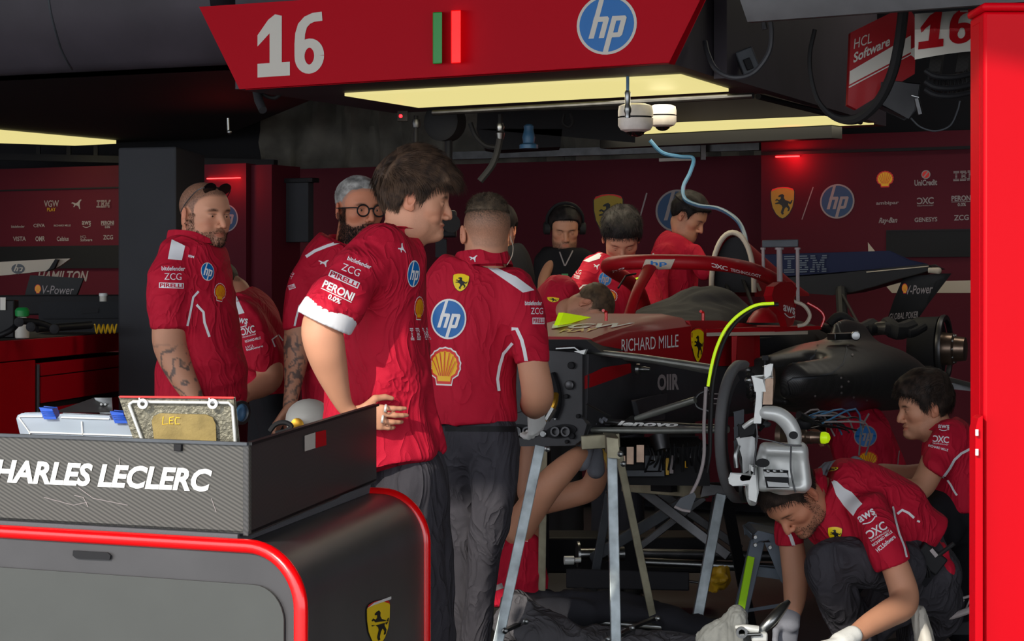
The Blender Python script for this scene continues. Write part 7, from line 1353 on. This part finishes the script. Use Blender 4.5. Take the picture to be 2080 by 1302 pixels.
S = Solid(); hand(S, P(1607, 1258, 7.62), (-.25, -.25, -.9), (.4, -.9, 0), 1, .45, 1.1, k=.01, fr=1.15, spread=.08); S.limb([(*P(1608, 1248, 7.63), .030, .028), (*P(1604, 1268, 7.60), .036, .03)], .01); v, f = S.mesh(.004); mb_from(v, f, 'glove_grey').build('glove', cr)
g = thing('waist_radio', P(1895, 1130, 7.55), 'black two-way radio with stub antenna clipped to the crouching man', 'radio')
R = Matrix.Rotation(math.radians(38), 3, 'Y')
m = MB(); m.box(P(1888, 1134, 7.52), (.10, .05, .07), 'near_black', R); m.build('case', g, bevel=.006)
m = MB(); m.tube([P(1906, 1128, 7.50), P(1938, 1104, 7.48)], .0075, 'rubber', 10); m.build('antenna', g)
m = MB(); m.box(P(1897, 1123, 6.885), (.012, .004, .028), 'print_grey', Matrix.Rotation(math.radians(-40), 3, 'Y')); m.build('label_plate', g)
m = MB(); m.box(P(1918, 1138, 7.50), (.018, .006, .010), 'print_grey', R); m.build('clip', g)
m = MB()
for i in range(5): m.tube([P(1858+i*6, 1140+i*2, 7.50), P(1868+i*5, 1160, 7.48), P(1862+i*7, 1176-i, 7.50)], .003, 'rubber', 6, 3)
m.box(P(1872, 1160, 7.53), (.08, .05, .07), 'black_cloth', R); tag(m.build('cable_pouch'), 'black pouch with coiled wires on the belt of the crouching man', 'pouch')
S = Solid(); S.limb(S5([(1905, 1112, 7.65, 14, .03), (1922, 1150, 7.60, 18, .035), (1918, 1185, 7.58, 8, .01)]), .02); v, f = S.mesh(.006); v = folds(v, f, .006, 20); mb_from(v, f, 'shirt').build('shirt_tail', cr, angle=180)

# ---------------- man kneeling at the right, profile to the left
D = 8.5; loc = (P(1930, 0, D).x, D, 0)
H = Head(P(1879, 829, D), (-1, -.12, -.13), (0, 0, 1), 1.0, [P(1898, 862, D), P(1912, 892, D)], .058, h=.003, stub=.2, lids=.3, bcol=(70, 50, 40), nose=.7)
b = MB(); H.put(b); cols = [(0, H.col)]
o = len(b.v); cols.append((o, skin_limb(b, S5([(1898, 935, 8.32, 27), (1886, 965, 8.3, 26), (1870, 990, 8.28, 25), (1850, 996, 8.26, 23), (1812, 980, 8.24, 19), (1775, 962, 8.22, 15), (1745, 950, 8.2, 12)]), .006, .9)))
o = len(b.v); cols.append((o, skin_limb(b, S5([(1885, 960, 8.62, 20), (1840, 962, 8.6, 18), (1790, 955, 8.55, 14)]), .007, .75)))
kn = body_object(b, cols, loc, 'person kneeling at the right beside the pillar, dark fringe in profile facing left, grey glove')
hair(H, kn, 'hair_dark', lambda x, y, z: dh(x, y, z)*.95, 5000, lambda b: .03, dflow, .3, .001, lump=.010, line=dline, clump=.5, droop=.06)
garment(kn, 'polo_shirt', [([(1912, 872, D, 34, .08), (1928, 895, D, 50, .15), (1936, 935, D, 60, .18), (1942, 990, D, 60, .18), (1950, 1040, D, 58, .17)], .03, [cutn(1950, 1034, D, .05, 1)]),
    ([(1928, 888, 8.38, 34), (1912, 918, 8.34, 37), (1897, 950, 8.3, 34), (1888, 970, 8.3, 32)], .04, [cutn(1892, 955, 8.3, -.55, .85)])], 'shirt', .008, (.007, 7), 111, marks=[
    pg([(1922, 832), (1933, 834), (1937, 846), (1928, 854), (1912, 852)]), M_(aws(SW), 1917, 870, 22, 13, 2), M_(dxc(SW), 1911, 895, 32, 18, 6), M_(tx('RICHARD MILLE', SW), 1906, 910, 40, 5, 14), ln([(1972, 911), (1952, 921), (1938, 934), (1928, 952), (1915, 970)], 5), ln([(1925, 975), (1932, 985), (1937, 995), (1944, 1006)], 4), M_(hp(), 1868, 903, 8, 36, 2)])
b = MB(); collar(b, P(1912, 880, D), V((.45, 0, 1)), .072, .035, 'shirt', (-1, 0, 0), 22, .006, .02, .03); b.build('collar', kn, angle=80)
legs(kn, [[(1950, 1030, D, 56, .16), (1900, 1070, D-.1, 48, .12), (1850, 1090, D-.15, 40, .1), (1862, 1150, D-.1, 36, .09), (1880, 1240, D, 34, .08)], [(1950, 1030, D, 56, .16), (1955, 1120, D+.1, 56, .14), (1940, 1220, D+.2, 50, .12), (1990, 1300, D+.2, 44, .1)]], 'black_cloth', .012)
shoe(kn, (P(1870, 0, D).x, D, 0), (-1, 0, 0))
S = Solid(); hand(S, P(1748, 951, 8.2), (-.85, -.1, .2), (0, -.2, -1), -1, .45, 1.1, k=.012, fr=1.2); S.limb([(*P(1754, 953, 8.2), .032, .028), (*P(1735, 945, 8.2), .036, .028)], .01); v, f = S.mesh(.005); mb_from(v, f, 'glove_grey').build('glove', kn)

# ---------------- back of a mechanic beyond the floor
D = 9.9; loc = (P(1745, 0, D).x, D, 0)
H = Head(P(1690, 862, D+.35), (-.6, .3, -.7), (-.6, -.1, .8), 1.0, [P(1712, 868, D+.25)], .056, h=.006); b = MB(); H.put(b); cols = [(0, H.col)]
bb_ = body_object(b, cols, loc, 'person hunched beyond the car, dim red back with two emblems')
hair(H, bb_, 'hair_dark', lambda x, y, z: .01, 200, .015)
garment(bb_, 'polo_shirt', [([(1716, 868, D+.15, 36, .1), (1745, 885, D, 62, .15), (1762, 930, D, 70, .16), (1775, 980, D, 70, .16), (1785, 1050, D, 66, .16)], .04)], 'shirt', .01, (.008, 6), 121, marks=[M_(hp('print_grey'), 1758, 886, 46, 44), M_(shell(False), 1763, 932, 44, 34), ln([(1828, 903), (1824, 930), (1822, 960)], 2, 'print_grey'), ln([(1835, 882), (1846, 872), (1856, 880)], 2, 'print_grey')])
legs(bb_, [[(1785, 1030, D, 64, .16), (1760, 1120, D-.1, 50, .12), (1770, 1220, D, 40, .1)]], 'black_cloth', .018)
